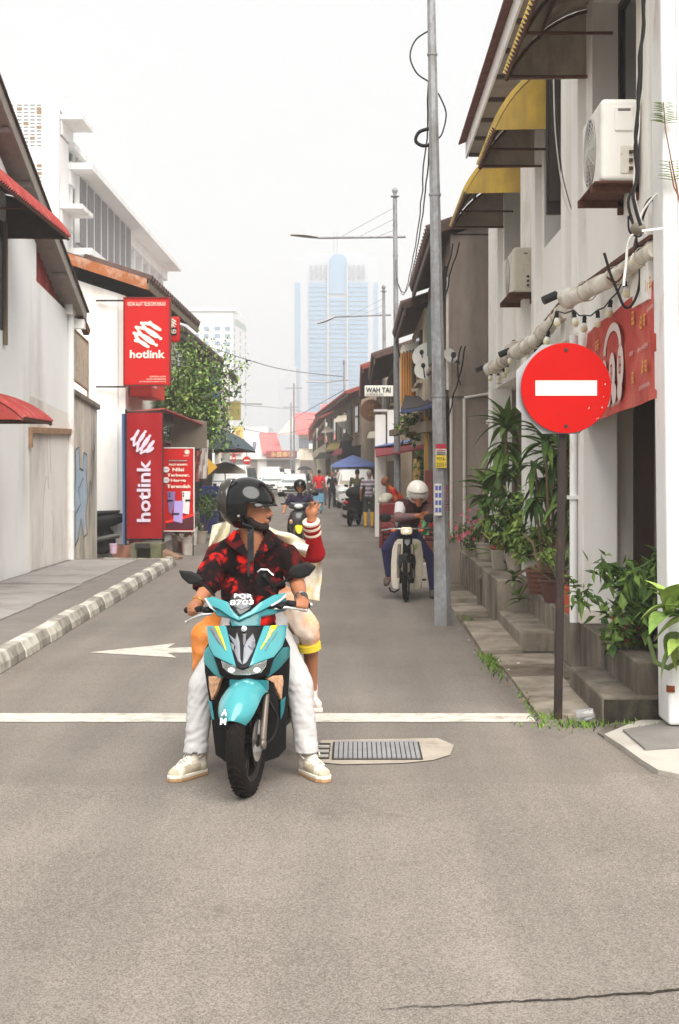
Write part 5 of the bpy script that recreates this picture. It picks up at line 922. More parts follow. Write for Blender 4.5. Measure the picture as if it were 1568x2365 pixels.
for cx, cy in ((195, 1115), (195, 1265)): pp('print_badge', [(cx + 48 * math.cos(k), cy + 42 * math.sin(k)) for k in [i * .524 for i in range(12)]], M('badge_white', lin(228, 220, 220), .6), .014); x = pw(cx - 25, cy + 14, .02); glyphs(sg, x, ex, ez, .07, .035, 3, STK, cy)
for px in (379, 446): g = MB(); p = W(px, 1225, PY + .03); g.tube([p, (p.x, p.y, .0)], .012, 6); g.build('leg', M('black_metal'), sg)
# ---- shop front clutter
canopy('thin shop canopy with dull red edge above the crimson banner', (W(293, 953, 27.2), W(380, 945, 26.9), W(478, 985, 30.5), W(400, 960, 31)), .03, M('canopy_red', lin(168, 84, 78), .8, var=.15))
canopy('grey hanging tarpaulin curtain beside the poster', (W(395, 1034, 29.5), W(478, 1035, 30.5), W(478, 975, 30.2), W(395, 962, 29.2)), .02, M('tarp_grey', lin(150, 138, 124), .85, var=.15, scale=3, zs=.3), sag=0)
canopy('dark folded awning tucked under the thin canopy', (W(373, 985, 27.6), W(402, 985, 28.2), W(398, 955, 28.2), W(372, 950, 27.6)), .05, M('tarp_greydark', lin(104, 96, 90), .85))
aw = thing('barrel_awning', 'dark barrel awning with green stripe beyond the tree', 'awning', (-4.6, 42, 2.2)); awning(aw, 42, 50, -5.0, 3.1, -3.55, 2.3, M('awning_slate', lin(72, 84, 88), .7, var=.15), MATS['awning_black'], sgn=-1, nm='cover')
um = thing('market_umbrella', 'beige market umbrella beyond the blue crate', 'umbrella', tuple(W(524, 1150, 48))); c = W(520, 1066, 48); g = MB(); g.lathe([(.001, .0), (.3, -.08), (.68, -.3), (.72, -.4), (.70, -.40), (.3, -.12), (.001, -.04)], c, 12); g.build('canopy', M('umbrella_beige', lin(178, 166, 146), .85, var=.12), um, 30); g = MB(); g.tube([c, (c.x, c.y, 0)], .02, 6); g.build('pole', GALV, um)
g = MB(); g.prism([W(480, 1058, 38), W(502, 1078, 38), W(480, 1098, 38)], (0, .015, 0)); solo('yellow_flag', g, M('flag_yellow', lin(218, 168, 60), .7), 'small yellow triangular cloth hanging left of the umbrella', 'cloth')
for k, (x0, x1, y0, y1, m_, lb) in enumerate(((448, 466, 1040, 1112, M('cloth_print', lin(186, 120, 112), .9, var=.4, scale=14), 'red patterned cloth hanging right beside the poster'), (462, 482, 1015, 1105, M('cloth_white', lin(216, 208, 202), .9, var=.1, scale=8), 'white cloth hanging beyond the red patterned one'))):
    rows = [[W(x0 + (x1 - x0) * j / 6 - 4 * i / 6, y0 + (y1 - y0) * i / 6, 31 + .06 * math.sin(j * 1.9 + i)) for j in range(7)] for i in range(7)]; g = MB(); g.sheet(rows, .01, (0, 1, 0)); solo('hanging_cloth', g, m_, lb, 'cloth', 60)
BLUEP = M('crate_blue', lin(48, 56, 108), .5, var=.12, scale=6); CHROME = M('tube_steel', lin(168, 164, 160), .35, .6)
def crate(label, x0, x1, y0, y1, Y, d, nm='blue_crate'):
    a, b = W(x0, y1, Y), W(x1, y0, Y); t = thing(nm, label, 'crate', (a.x, Y, a.z)); w_ = b.x - a.x; h = b.z - a.z; g = MB(); th = .012
    g.box(a.x, b.x, Y, Y + th, a.z, b.z).box(a.x, b.x, Y + d - th, Y + d, a.z, b.z).box(a.x, a.x + th, Y + th, Y + d - th, a.z, b.z).box(b.x - th, b.x, Y + th, Y + d - th, a.z, b.z).box(a.x + th, b.x - th, Y + th, Y + d - th, a.z, a.z + th); each(g, 'side', BLUEP, t)
    g = MB()
    for z in (.12, .88): g.box(a.x - .01, b.x + .01, Y - .012, Y, a.z + h * z - .012, a.z + h * z + .012)
    each(g, 'rim', BLUEP, t)
    for k in range(5): g = MB(); x = a.x + w_ * (.12 + .19 * k); g.box(x - .008, x + .008, Y - .01, Y - .001, a.z + h * .16, a.z + h * .84); g.build('rib', BLUEP, t)
    return t
crate('blue plastic crate standing on the shop rack', 465, 503, 1122, 1150, 35.5, .35)
rk = thing('shop_rack', 'steel shelf rack carrying the blue crate', 'rack', tuple(W(484, 1235, 35.6)))
for px in (468, 500):
    for Y in (35.6, 35.95): p = W(px, 1140, Y); g = MB(); g.tube([p, (p.x, Y, 0)], .015, 6); g.build('leg', CHROME, rk)
g = MB(); a, b = W(465, 1153, 35.5), W(503, 1151, 35.5); g.box(a.x, b.x, 35.5, 35.95, a.z - .02, a.z - .002); g.build('shelf', WOODB, rk)
tr = thing('hand_trolley', 'hand trolley with steel handle loaded by a dark blue basket', 'trolley', tuple(W(480, 1238, 34)))
for x0, x1, yt in ((464, 488, 1157), (468, 497, 1168)): g = MB(); a = W(x0, 1236, 34.3); b = W(x1, yt, 34.3); g.tube([(a.x, 34.3, .15), (a.x, 34.3, b.z - .08), (a.x + .06, 34.3, b.z), (b.x - .06, 34.3, b.z), (b.x, 34.3, b.z - .08), (b.x, 34.3, .15)], .014, 7); g.build('handle', CHROME, tr, 40)
a, b = W(462, 1234, 34), W(502, 1182, 34); g = MB(); g.box(a.x, b.x, 33.9, 34.45, .12, .15); g.build('platform', CHROME, tr)
for x in (a.x + .05, b.x - .05): g = MB(); g.lathe([(.001, -.02), (.06, -.02), (.06, .02), (.001, .02)], (x, 33.95, .06), 12, 0, Matrix.Rotation(R(90), 3, 'Y')); g.build('wheel', BK, tr)
g = MB(); g.hexa([(a.x + .03, 33.95, .16), (b.x - .03, 33.95, .16), (b.x - .03, 34.3, .16), (a.x + .03, 34.3, .16)], [(a.x - .01, 33.9, b.z), (b.x + .01, 33.9, b.z), (b.x + .01, 34.32, b.z), (a.x - .01, 34.32, b.z)]); t = solo('blue_basket', g, BLUEP, 'dark blue ribbed basket standing on the hand trolley', 'basket', bevel=.015)
for k in range(6):
    g = MB(); x = a.x + .03 + (b.x - a.x - .06) * k / 5; g.beam((x, 33.94, .2), (x * 1.0, 33.885, b.z - .03), .012, .012, 0, (0, 1, 0)); g.build('rib', BLUEP, t)
g = MB(); g.box(a.x - .025, b.x + .025, 33.88, 34.33, b.z + .001, b.z + .03); g.build('rim', BLUEP, t)
BKT = M('bucket_white', lin(206, 198, 188), .6, var=.08, stain=(lin(150, 138, 122), .5, 6, .5))
for px, yb, w_, h, lb in ((433, 1281, 27, 40, 'nearest dirty white bucket below the phone poster'), (410, 1275, 28, 42, 'stained bucket just left of the nearest white one'), (443, 1258, 27, 42, 'white bucket under the right edge of the poster'), (461, 1247, 20, 34, 'farthest white bucket near the trolley')):
    Y = GY(yb); c = W(px, yb, Y); r = w_ / 2 / F * Y; h = h / F * Y; t = thing('bucket', lb, 'bucket', (c.x, Y, 0), group='white buckets below the poster'); g = MB(); g.lathe([(.001, 0), (r * .82, 0), (r * .98, h * .92), (r * 1.04, h * .92), (r * 1.04, h), (r * .9, h), (r * .78, .02), (.001, .02)], (c.x, Y, 0), 18); g.build('body', BKT, t, 40)
    g = MB(); g.lathe([(r * .97, -.01), (r * 1.06, -.01), (r * 1.06, .012), (r * .97, .012)], (c.x, Y, h * .8), 18); g.build('rim', BKT, t, 40)
p = thing('potted_shrub', 'green leafy pot plants between poster and trolley', 'plant', (-3.5, 32.5, 0)); random.seed(77); bush(p, (-3.55, 32.5, .75), (.28, .3, .38), 650, .09, [GR[1], GR[0]], 5, (-3.55, 32.5, .1)); pot(p, (-3.55, 32.5, 0), .16, .28, CEMP)
p = thing('potted_shrub', 'potted plants with red leaves below the poster', 'plant', (-3.35, 28.4, 0)); bush(p, (-3.45, 28.6, .42), (.2, .15, .12), 220, .07, [GR[1], M('leaf_red', lin(140, 52, 44), .6, var=.2)], 4, (-3.45, 28.6, .1)); pot(p, (-3.45, 28.6, 0), .14, .24, TERRA)
db = thing('drain_block', 'mossy concrete drain block with dark opening at the pavement end', 'block', (-4.0, 26.5, 0)); MOSS = M('concrete_mossy', lin(112, 106, 88), .95, var=.25, scale=5, bump=.4, stain=(lin(84, 92, 52), .6, 3, 1))
a, b = W(300, 1296, 26.3), W(372, 1262, 26.3); g = MB(); g.box(a.x, b.x, 26.3, 27.0, .22, .30).box(a.x, a.x + .12, 26.3, 27.0, 0, .22).box(b.x - .2, b.x, 26.3, 27.0, 0, .22).box(a.x + .12, b.x - .2, 26.6, 27, 0, .22); each(g, 'block', MOSS, db, bevel=.01)
g = MB(); g.box(a.x + .1, b.x - .2, 26.28, 26.3, .222, .31); g.build('grating', M('drain_dark'), db)
a, b = W(262, 1290, 26.8), W(302, 1264, 26.8); g = MB(); g.box(a.x, b.x, 26.8, 27.3, 0, .24); solo('brick_plinth', g, M('plinth_red', lin(150, 104, 86), .9, var=.2, scale=6, bump=.3), 'reddish plinth block at the foot of the white shop', 'plinth', bevel=.012)
g = MB(); g.hexa([(-3.62, 26.5, 0), (-3.3, 26.45, 0), (-3.25, 26.7, 0), (-3.6, 26.9, 0)], [(-3.62, 26.5, .16), (-3.3, 26.45, .05), (-3.25, 26.7, .05), (-3.6, 26.9, .18)]); solo('loose_slab', g, M('slab_red', lin(142, 112, 92), .95, var=.2), 'reddish loose slab leaning beside the mossy drain block', 'slab', bevel=.01)
a = W(262, 1292, 26.2); g = MB(); g.lathe([(.001, 0), (.06, 0), (.075, .16), (.08, .16), (.08, .18), (.001, .18)], (a.x, 26.2, .13), 14); solo('paint_tub', g, M('tub_pink', lin(206, 176, 196), .6), 'small pale pink tub by the parked motorbike wheel', 'tub', 40)
# ================================================================== tree
random.seed(17); BARK = M('bark', lin(104, 88, 72), .9, var=.25, bump=.4); TL = [M('tree_leaf', lin(104, 134, 62), .55, var=.3, scale=3), M('tree_leaf_dark', lin(56, 80, 40), .55, var=.3, scale=3), M('tree_leaf_light', lin(150, 174, 98), .55, var=.2, scale=3)]
tr = thing('street_tree', 'leafy green tree behind the tall red sign, branches reaching right', 'tree', (-3.9, 32, 0))
g = MB(); g.tube([(-3.95, 32, 0), (-3.92, 32, 1.2), (-4.0, 31.9, 2.2), (-3.9, 31.9, 3.0)], [.11, .10, .09, .07], 10); g.build('trunk', BARK, tr, 50)
tips = []
for (px, py, Y) in ((380, 850, 31), (400, 800, 31.5), (430, 790, 32), (470, 815, 32), (520, 815, 32), (572, 835, 32.2), (545, 880, 32), (480, 850, 31.6), (500, 900, 31.6), (556, 895, 31.8), (440, 870, 31), (400, 900, 31), (380, 930, 31), (430, 930, 31.2), (470, 950, 31.4), (500, 960, 31.6), (520, 985, 31.8), (450, 985, 31.5), (410, 960, 31), (370, 890, 31), (465, 885, 31.5), (480, 1010, 33), (505, 1020, 34)): tips.append(W(px, py, Y))
br = MB(); pts = []
for t_ in tips:
    s_ = Vector((-3.9, 31.9, 2.6 + random.uniform(-.2, .4))); m_ = s_.lerp(t_, .5) + Vector((random.uniform(-.1, .1), random.uniform(-.1, .1), .18)); br.tube([s_, m_, t_], [.035, .02, .006], 6)
    thin = t_.x > -2.9
    for u in [i / 26 for i in range(27)]:
        q = (s_.lerp(m_, u * 2) if u < .5 else m_.lerp(t_, u * 2 - 1)); sd = .07 if (thin and u > .45) else .22
        for _ in range(7 if (thin and u > .45) else 20): pts.append(q + Vector((random.gauss(0, sd), random.gauss(0, sd), random.gauss(0, sd))))
each(br, 'branch', BARK, tr, 50)
o = leafcloud(pts, .092, TL).build('crown', TL, tr); o['kind'] = 'stuff'
# ================================================================== further houses on the left
terrace('grey shophouse half hidden by the tree, left side', -4.75, 36.2, 47, 5.2, M('grey_pale', lin(190, 186, 178), .9, var=.08, stain=(lin(130, 122, 112), .5, 1.2, .35)), TILE_D, side=-1, wins=3)
terrace('pale shophouse with signboards beyond the tree, left side', -5.5, 48, 62, 5.6, M('grey_pale'), TILE_D, side=-1, wins=3)
terrace('pale yellow shophouse far along the left side', -9.6, 66, 100, 5.6, CREAM, TILE_R, side=-1, wins=4, far=True)
for lb, x0, x1, y0, y1, Y, m_ in (('blue and white shop sign behind the tree branches', 490, 508, 870, 925, 50, M('sign_blue', lin(70, 88, 150), .6)), ('white shop sign with red swirl behind the tree branches', 508, 527, 845, 930, 50.2, M('sign_pale', lin(222, 214, 212), .6)), ('square mustard signboard on a bracket, left of the far houses', 525, 556, 927, 970, 62, M('sign_mustard', lin(166, 152, 92), .7, var=.08)), ('vertical yellow signboard with faded characters', 540, 562, 985, 1040, 72, M('sign_yellow', lin(222, 196, 128), .7, var=.1))):
    a, b = W(x0, y1, Y), W(x1, y0, Y); t = thing('shop_signboard', lb, 'sign', (a.x, Y, a.z)); g = MB(); g.box(a.x, b.x, Y, Y + .12, a.z, b.z); g.build('board', m_, t, bevel=.01); g = MB(); g.beam((a.x - .6, Y + .05, b.z - .04), (b.x, Y + .05, b.z + .02), .03, .03); g.build('bracket', GALV, t)
    if 'swirl' in lb: stroke(t, [(0, 0), (.1, .12), (.2, .14)], (a.x + .02, Y - .01, a.z + .35), ex, ez, .04, STR, 'logo')
    if 'characters' in lb: glyphs(t, (a.x + .08, Y - .01, a.z + .2), ex, ez, .3, .8, 1, MATS['gold_rim'], 8, 3)
# ================================================================== white modernist block
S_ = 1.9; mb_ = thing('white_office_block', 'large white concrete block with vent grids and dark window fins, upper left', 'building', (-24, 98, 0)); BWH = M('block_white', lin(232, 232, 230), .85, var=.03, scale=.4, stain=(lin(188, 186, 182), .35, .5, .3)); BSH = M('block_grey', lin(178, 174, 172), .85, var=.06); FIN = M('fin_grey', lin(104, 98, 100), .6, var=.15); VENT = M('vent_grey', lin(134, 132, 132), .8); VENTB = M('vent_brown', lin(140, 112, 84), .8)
Yb = 50 * S_; x1 = W(135, 0, Yb).x; g = MB(); g.box(x1 - 14, x1, Yb, Yb + 3.4, 0, W(0, 215, Yb).z); g.build('stair_tower', BWH, mb_)
vm = MB(); vm.box(-.16, .16, -.02, .0, -.05, .05); vmesh = vm.mesh('vent_slot', VENT); vm = MB(); vm.box(-.17, .17, -.03, .0, -.10, .10); vmesh2 = vm.mesh('vent_slot', VENTB); random.seed(9); k = 0
brown = {(145, 1), (310, 1), (310, 2), (75, 4), (200, 5), (310, 6), (145, 7), (255, 9)}
for gx in (75, 145, 200, 255, 310):
    for r_ in range(12):
        o = link('vent_slot', vmesh2 if (gx, r_) in brown else vmesh, mb_); px, py = .2734 * (gx + 20), 191.4 + .2734 * (187 + r_ * 31); o.location = W(px, py, Yb - .002) - OFF[mb_.name]; k += 1
for gx in (255, 310):
    for r_ in range(8): o = link('vent_slot', vmesh2 if (gx == 310 and r_ in (0, 2)) else vmesh, mb_); px, py = .2734 * (gx + 22), 191.4 + .2734 * (698 + r_ * 33); o.location = W(px, py, Yb - .002) - OFF[mb_.name]
g = MB()
for j in range(3):
    for r_ in range(8): yy = Yb + .5 + j * .95; z = W(0, 250, Yb).z - r_ * .22; g.box(x1, x1 + .03, yy, yy + .75, z - .14, z)
for q in _comp(g): q.build('louvre', VENT, mb_)
def zl(py, Y): return CAMH + (CY - py) / F * Y
Y0, Y1 = Yb + 3.4, 149; xw = x1 + .1; zr_ = zl(328, Y0)
g = MB(); g.box(xw - 12, xw - .9, Y0, Y1, 0, zr_ - 1.2); g.build('wing_wall', BWH, mb_)
g = MB(); g.box(xw - 12, xw + .3, Y0, Y1 - 12, zr_ - .4, zr_); g.build('roof_slab', BWH, mb_); z2 = zl(375, Y0)
for (z, ov, ya, yb_, th) in ((z2, 1.5, Y0, Y1, .45), (z2 - 5.9, 1.5, Y0, Y1 - 10, .45), (z2 - 10.5, 1.2, Y0, Y1, .4), (z2 + 2.6, 1.4, Yb + .5, Y0 + 1, .3), (z2 - 3.4, 1.4, Yb + .5, Y0 + 1, .3)): g = MB(); g.box(xw - 1, xw + ov, ya, yb_, z - th, z); g.build('ledge', BWH, mb_); g = MB(); g.box(xw - .9, xw + .02, ya + .1, yb_, z - th - 1.0, z - th); g.build('spandrel', BWH, mb_)
for k in range(11): g = MB(); y = Y0 + 1 + k * 4.7; g.box(xw - .9, xw - .1, y, y + .5, z2 - 16, zr_ - .4); g.build('column', BWH, mb_)
for k in range(40):
    y = Y0 + 2.0 + k * .58; g = MB(); g.box(xw - .1, xw + .25, y, y + (.36 if k % 5 else .10), z2 - 5.2, z2 - .5); g.build('fin', FIN if k % 5 else BWH, mb_)
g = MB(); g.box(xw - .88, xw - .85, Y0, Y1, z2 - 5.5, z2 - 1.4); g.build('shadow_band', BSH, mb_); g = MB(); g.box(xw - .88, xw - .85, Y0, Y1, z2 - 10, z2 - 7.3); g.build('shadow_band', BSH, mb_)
g = MB()
for k in range(26): y = Y0 + 1 + k * 1.6; g.box(xw - .3, xw + .0, y, y + .9, zr_ - 1.1, zr_ - .55)
for q in _comp(g): q.build('vent_opening', M('vent_olive', lin(150, 150, 132), .8), mb_)
# ================================================================== hazy towers
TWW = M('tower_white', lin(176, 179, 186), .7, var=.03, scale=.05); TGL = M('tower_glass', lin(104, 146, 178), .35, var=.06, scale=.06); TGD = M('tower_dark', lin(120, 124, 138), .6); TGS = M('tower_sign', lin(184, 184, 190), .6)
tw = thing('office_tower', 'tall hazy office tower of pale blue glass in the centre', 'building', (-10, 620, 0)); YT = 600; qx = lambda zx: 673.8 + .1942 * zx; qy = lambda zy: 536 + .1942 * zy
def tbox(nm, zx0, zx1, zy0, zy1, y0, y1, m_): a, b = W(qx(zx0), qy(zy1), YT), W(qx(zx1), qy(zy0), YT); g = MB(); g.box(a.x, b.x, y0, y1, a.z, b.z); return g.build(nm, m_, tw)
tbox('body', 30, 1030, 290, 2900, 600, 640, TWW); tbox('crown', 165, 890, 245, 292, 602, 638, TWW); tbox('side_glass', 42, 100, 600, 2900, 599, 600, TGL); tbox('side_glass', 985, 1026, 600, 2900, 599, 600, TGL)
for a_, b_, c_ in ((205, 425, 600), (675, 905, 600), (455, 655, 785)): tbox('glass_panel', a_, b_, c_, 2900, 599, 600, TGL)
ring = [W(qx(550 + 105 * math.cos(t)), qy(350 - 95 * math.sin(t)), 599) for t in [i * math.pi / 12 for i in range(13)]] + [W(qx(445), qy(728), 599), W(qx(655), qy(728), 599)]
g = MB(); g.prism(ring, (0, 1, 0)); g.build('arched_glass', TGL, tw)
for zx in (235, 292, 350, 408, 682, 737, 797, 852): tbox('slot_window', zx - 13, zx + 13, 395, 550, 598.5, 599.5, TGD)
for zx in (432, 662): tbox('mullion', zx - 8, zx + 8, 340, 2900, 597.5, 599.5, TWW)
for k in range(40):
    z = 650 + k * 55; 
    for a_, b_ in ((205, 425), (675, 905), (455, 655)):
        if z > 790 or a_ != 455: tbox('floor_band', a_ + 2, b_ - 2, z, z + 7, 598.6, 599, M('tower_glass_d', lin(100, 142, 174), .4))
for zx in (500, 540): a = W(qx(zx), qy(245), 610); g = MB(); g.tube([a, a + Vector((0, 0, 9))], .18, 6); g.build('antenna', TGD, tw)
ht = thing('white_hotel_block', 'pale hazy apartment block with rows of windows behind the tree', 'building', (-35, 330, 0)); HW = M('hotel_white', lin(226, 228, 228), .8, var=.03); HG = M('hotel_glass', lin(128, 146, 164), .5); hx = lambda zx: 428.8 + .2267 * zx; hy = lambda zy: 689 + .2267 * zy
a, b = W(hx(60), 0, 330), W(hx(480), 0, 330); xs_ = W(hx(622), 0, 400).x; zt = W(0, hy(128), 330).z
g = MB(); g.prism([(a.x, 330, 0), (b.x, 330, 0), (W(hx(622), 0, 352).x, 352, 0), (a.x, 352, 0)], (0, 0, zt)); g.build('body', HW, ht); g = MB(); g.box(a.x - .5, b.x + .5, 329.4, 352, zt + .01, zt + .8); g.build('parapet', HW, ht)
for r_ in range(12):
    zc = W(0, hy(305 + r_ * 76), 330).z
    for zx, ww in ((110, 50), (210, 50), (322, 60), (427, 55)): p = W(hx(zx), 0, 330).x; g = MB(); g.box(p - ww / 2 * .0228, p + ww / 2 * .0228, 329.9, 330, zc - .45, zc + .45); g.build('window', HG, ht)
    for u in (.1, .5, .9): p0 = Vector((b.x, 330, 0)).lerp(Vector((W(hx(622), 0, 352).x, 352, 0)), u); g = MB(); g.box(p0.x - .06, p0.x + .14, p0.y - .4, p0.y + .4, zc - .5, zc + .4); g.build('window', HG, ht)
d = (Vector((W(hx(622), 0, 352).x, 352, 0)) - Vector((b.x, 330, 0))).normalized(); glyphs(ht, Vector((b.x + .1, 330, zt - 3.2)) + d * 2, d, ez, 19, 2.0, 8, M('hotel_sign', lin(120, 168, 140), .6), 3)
g = MB(); a = W(643, 1020, 450); b = W(684, 845, 450); g.box(a.x, a.x + 3, 450, 470, 0, W(0, 872, 450).z).box(a.x + 3, b.x, 450, 470, 0, b.z); solo('distant_block', g, TWW, 'faint pale block just left of the tall tower', 'building')
# ================================================================== houses closing the end of the street
PKR = M('roof_rose', lin(206, 110, 108), .85, var=.08, scale=1); EW = M('end_white', lin(226, 222, 216), .85, var=.05); YE = 200
eb = thing('row_house', 'low white shops with pink roofs closing the street, maroon signboard', 'building', tuple(W(600, 1114, YE)))
def ebox(par, nm, x0, x1, y0, y1, Ya, Yb2, m_): a, b = W(x0, y1, Ya), W(x1, y0, Ya); g = MB(); g.box(a.x, b.x, Ya, Yb2, a.z, b.z); return g.build(nm, m_, par)
ebox(eb, 'wall', 500, 690, 1043, 1120, 200, 212, EW)
for x0, x1, xs1 in ((505, 556, 560), (602, 640, 612)):
    g = MB(); q = [W(x0 + 4, 1048, 199), W(xs1 if x0 < 550 else 652, 1048, 199), W(x1 - (8 if x0 < 550 else 2), 1003, 206), W(x0 - (0 if x0 < 550 else 4), 1003, 206)]; g.prism(q, (0, 0, .25)); g.build('roof', PKR, eb)
g = MB(); g.prism([W(545, 1047, 200.5), W(616, 1047, 200.5), W(600, 1000, 207), W(548, 1000, 207)], (0, 0, .15)); g.build('parapet_slope', EW, eb)
ebox(eb, 'roof_window', 583, 590, 1020, 1035, 201, 204, TGD)
for x0, x1 in ((530, 594), (616, 676)): ebox(eb, 'shutter', x0, x1, 1062, 1120, 199.8, 200, M('shutter_taupe', lin(112, 102, 98), .7, var=.1))
ebox(eb, 'cornice', 525, 692, 1052, 1060, 199.4, 200, EW)
sgb = thing('shop_signboard', 'maroon signboard with gold Chinese characters at the end of the street', 'sign', tuple(W(650, 1058, 198))); g = MB(); a, b = W(614, 1058, 198), W(686, 1040, 198); g.box(a.x, b.x, 198, 198.4, a.z, b.z); g.build('board', M('sign_maroon', lin(146, 50, 52), .6, var=.08), sgb, bevel=.3); txt('永豐泰行', b.x - a.x - 1.2, .72, M('gold_ink', lin(226, 188, 128), .6), sgb, (a.x + .7, 197.95, a.z + .2), ex, ez, bold=.015)
e2 = thing('row_house', 'taller pale house with pink roof, dark window and air conditioner at the street end', 'building', tuple(W(712, 1114, YE))); ebox(e2, 'wall', 690, 735, 1002, 1120, 200, 210, CREAM)
g = MB(); g.prism([W(684, 1004, 199), W(742, 1003, 199), W(736, 956, 208), W(680, 958, 208)], (0, 0, .3)); g.build('roof', PKR, e2); g = MB(); g.prism([W(640, 1003, 200), W(684, 1003, 200), W(680, 957, 208)], (0, 1, 0)); g.build('gable', M('gable_pinkgrey', lin(196, 180, 172), .85), e2)
for k in range(3): ebox(e2, 'window', 691 + k * 11.5, 701 + k * 11.5, 1012, 1033, 199.8, 200, TGD)
ebox(e2, 'shop_opening', 694, 726, 1062, 1120, 199.7, 200, M('shutter_taupe')); ebox(e2, 'air_conditioner', 713, 726, 1024, 1036, 199, 199.6, ACW)
e3 = thing('row_house', 'pink roofed house behind the right hand shops at the street end', 'building', tuple(W(770, 1080, 215))); ebox(e3, 'wall', 735, 800, 965, 1110, 216, 226, CREAM); g = MB(); g.prism([W(738, 968, 215), W(805, 966, 215), W(800, 936, 224), W(742, 938, 224)], (0, 0, .3)); g.build('roof', PKR, e3)
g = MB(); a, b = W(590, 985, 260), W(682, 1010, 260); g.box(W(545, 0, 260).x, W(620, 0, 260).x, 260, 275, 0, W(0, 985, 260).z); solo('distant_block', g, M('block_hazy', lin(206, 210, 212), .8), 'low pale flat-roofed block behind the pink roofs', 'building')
for lb, px, yt, Y in (('thin utility pole in front of the maroon signboard', 679, 885, 150), ('tall pale utility pole near the end of the street', 733, 955, 120), ('utility pole with cross arms above the pink roof', 672, 930, 165)):
    p = W(px, yt, Y); t = thing('utility_pole', lb, 'pole', (p.x, Y, 0), group='far utility poles'); g = MB(); g.tube([(p.x, Y, 0), p], [.13, .08], 8); g.build('pole', GALV, t, 40); g = MB(); g.beam(p + Vector((-.9, 0, -.5)), p + Vector((.9, 0, -.5)), .1, .1); g.build('cross_arm', GALV, t)
ow = thing('street_wires', 'thin wires sagging across the end of the street', 'wires', tuple(W(650, 1000, 120)))
for pl in ([(540, 985, 110), (640, 1002, 115), (733, 985, 120), (800, 975, 100)], [(560, 935, 100), (672, 945, 160), (733, 960, 120)], [(556, 932, 62), (605, 933, 62)], [(680, 965, 120), (795, 900, 82)], [(450, 790, 60), (640, 850, 80), (794, 870, 80)]): wire(ow, [W(*p) for p in pl], .02, M('cable_dark'), n=24)
for lb, px, py, Y in (('small round no-entry sign on a post far down the left side', 570, 1063, 103), ('second small no-entry sign turned sideways far left', 540, 1058, 108)):
    c = W(px, py, Y); t = thing('no_entry_sign', lb, 'sign', (c.x, Y, 0), group='far no-entry signs'); sq = .5 if px == 540 else 1
    g = MB(); g.lathe([(.001, 0), (.3, 0), (.3, .02), (.001, .02)], (0, 0, 0), 24, 0, rot)
    for v in g.v: v.x *= sq; v += c
    g.build('disc', RED, t); g = MB(); g.box(c.x - .2 * sq, c.x + .2 * sq, Y - .04, Y - .025, c.z - .05, c.z + .05); g.build('bar', MATS['sign_white'], t); g = MB(); g.tube([(c.x, Y + .04, 0), (c.x, Y + .04, c.z + (1.1 if px == 570 else .35))], .035, 8); g.build('post', POST, t)
# ================================================================== haze
g = MB(); g.box(-700, 700, -55, 900, -1.4, 135); hz = g.build('haze', M('tmp_dummy', (.5, .5, .5))); hz.data.materials.clear()
hm = bpy.data.materials.new('haze'); hm.use_nodes = True; n = hm.node_tree.nodes; n.remove(n['Principled BSDF']); pv = n.new('ShaderNodeVolumePrincipled'); pv.inputs['Color'].default_value = (.93, .95, .97, 1); pv.inputs['Density'].default_value = .0016; pv.inputs['Anisotropy'].default_value = .3
hm.node_tree.links.new(pv.outputs[0], n['Material Output'].inputs['Volume']); hz.data.materials.append(hm); tag(hz, 'thin pale haze hanging over the whole street', 'haze', kind='stuff')
# ================================================================== turquoise scooter in the foreground
BY0 = 7.2
def Q(zx, zy, ly): return W((480 + .38265 * zx) / 1.30612, (1400 + .38265 * zy) / 1.30612, BY0 + ly)
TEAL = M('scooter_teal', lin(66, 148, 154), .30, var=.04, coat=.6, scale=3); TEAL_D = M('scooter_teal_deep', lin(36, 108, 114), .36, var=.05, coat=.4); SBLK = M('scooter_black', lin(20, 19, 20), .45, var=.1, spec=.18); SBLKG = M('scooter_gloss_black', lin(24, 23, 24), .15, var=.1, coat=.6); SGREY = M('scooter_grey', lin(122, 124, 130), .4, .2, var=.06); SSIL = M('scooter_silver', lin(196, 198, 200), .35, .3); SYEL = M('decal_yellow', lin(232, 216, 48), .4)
TYRE = M('tyre', lin(30, 26, 25), .9, var=.2, scale=14, bump=.2, spec=.12); RIM = M('rim_black', lin(40, 36, 36), .45, .3); CHR = M('chrome', lin(200, 200, 198), .18, .9, var=.03)
LENS = M('lens_clear', lin(226, 232, 230), .06, var=.05, spec=.8, coat=.8); AMBL = M('lens_amber', lin(196, 152, 118), .08, var=.4, scale=55, coat=.8); REFL = M('reflector', lin(200, 204, 204), .15, .8, var=.3, scale=30)
sct = thing('scooter', 'turquoise and black scooter with plate 8703 carrying the couple in the foreground', 'scooter', (-.5525, 7.2, 0))
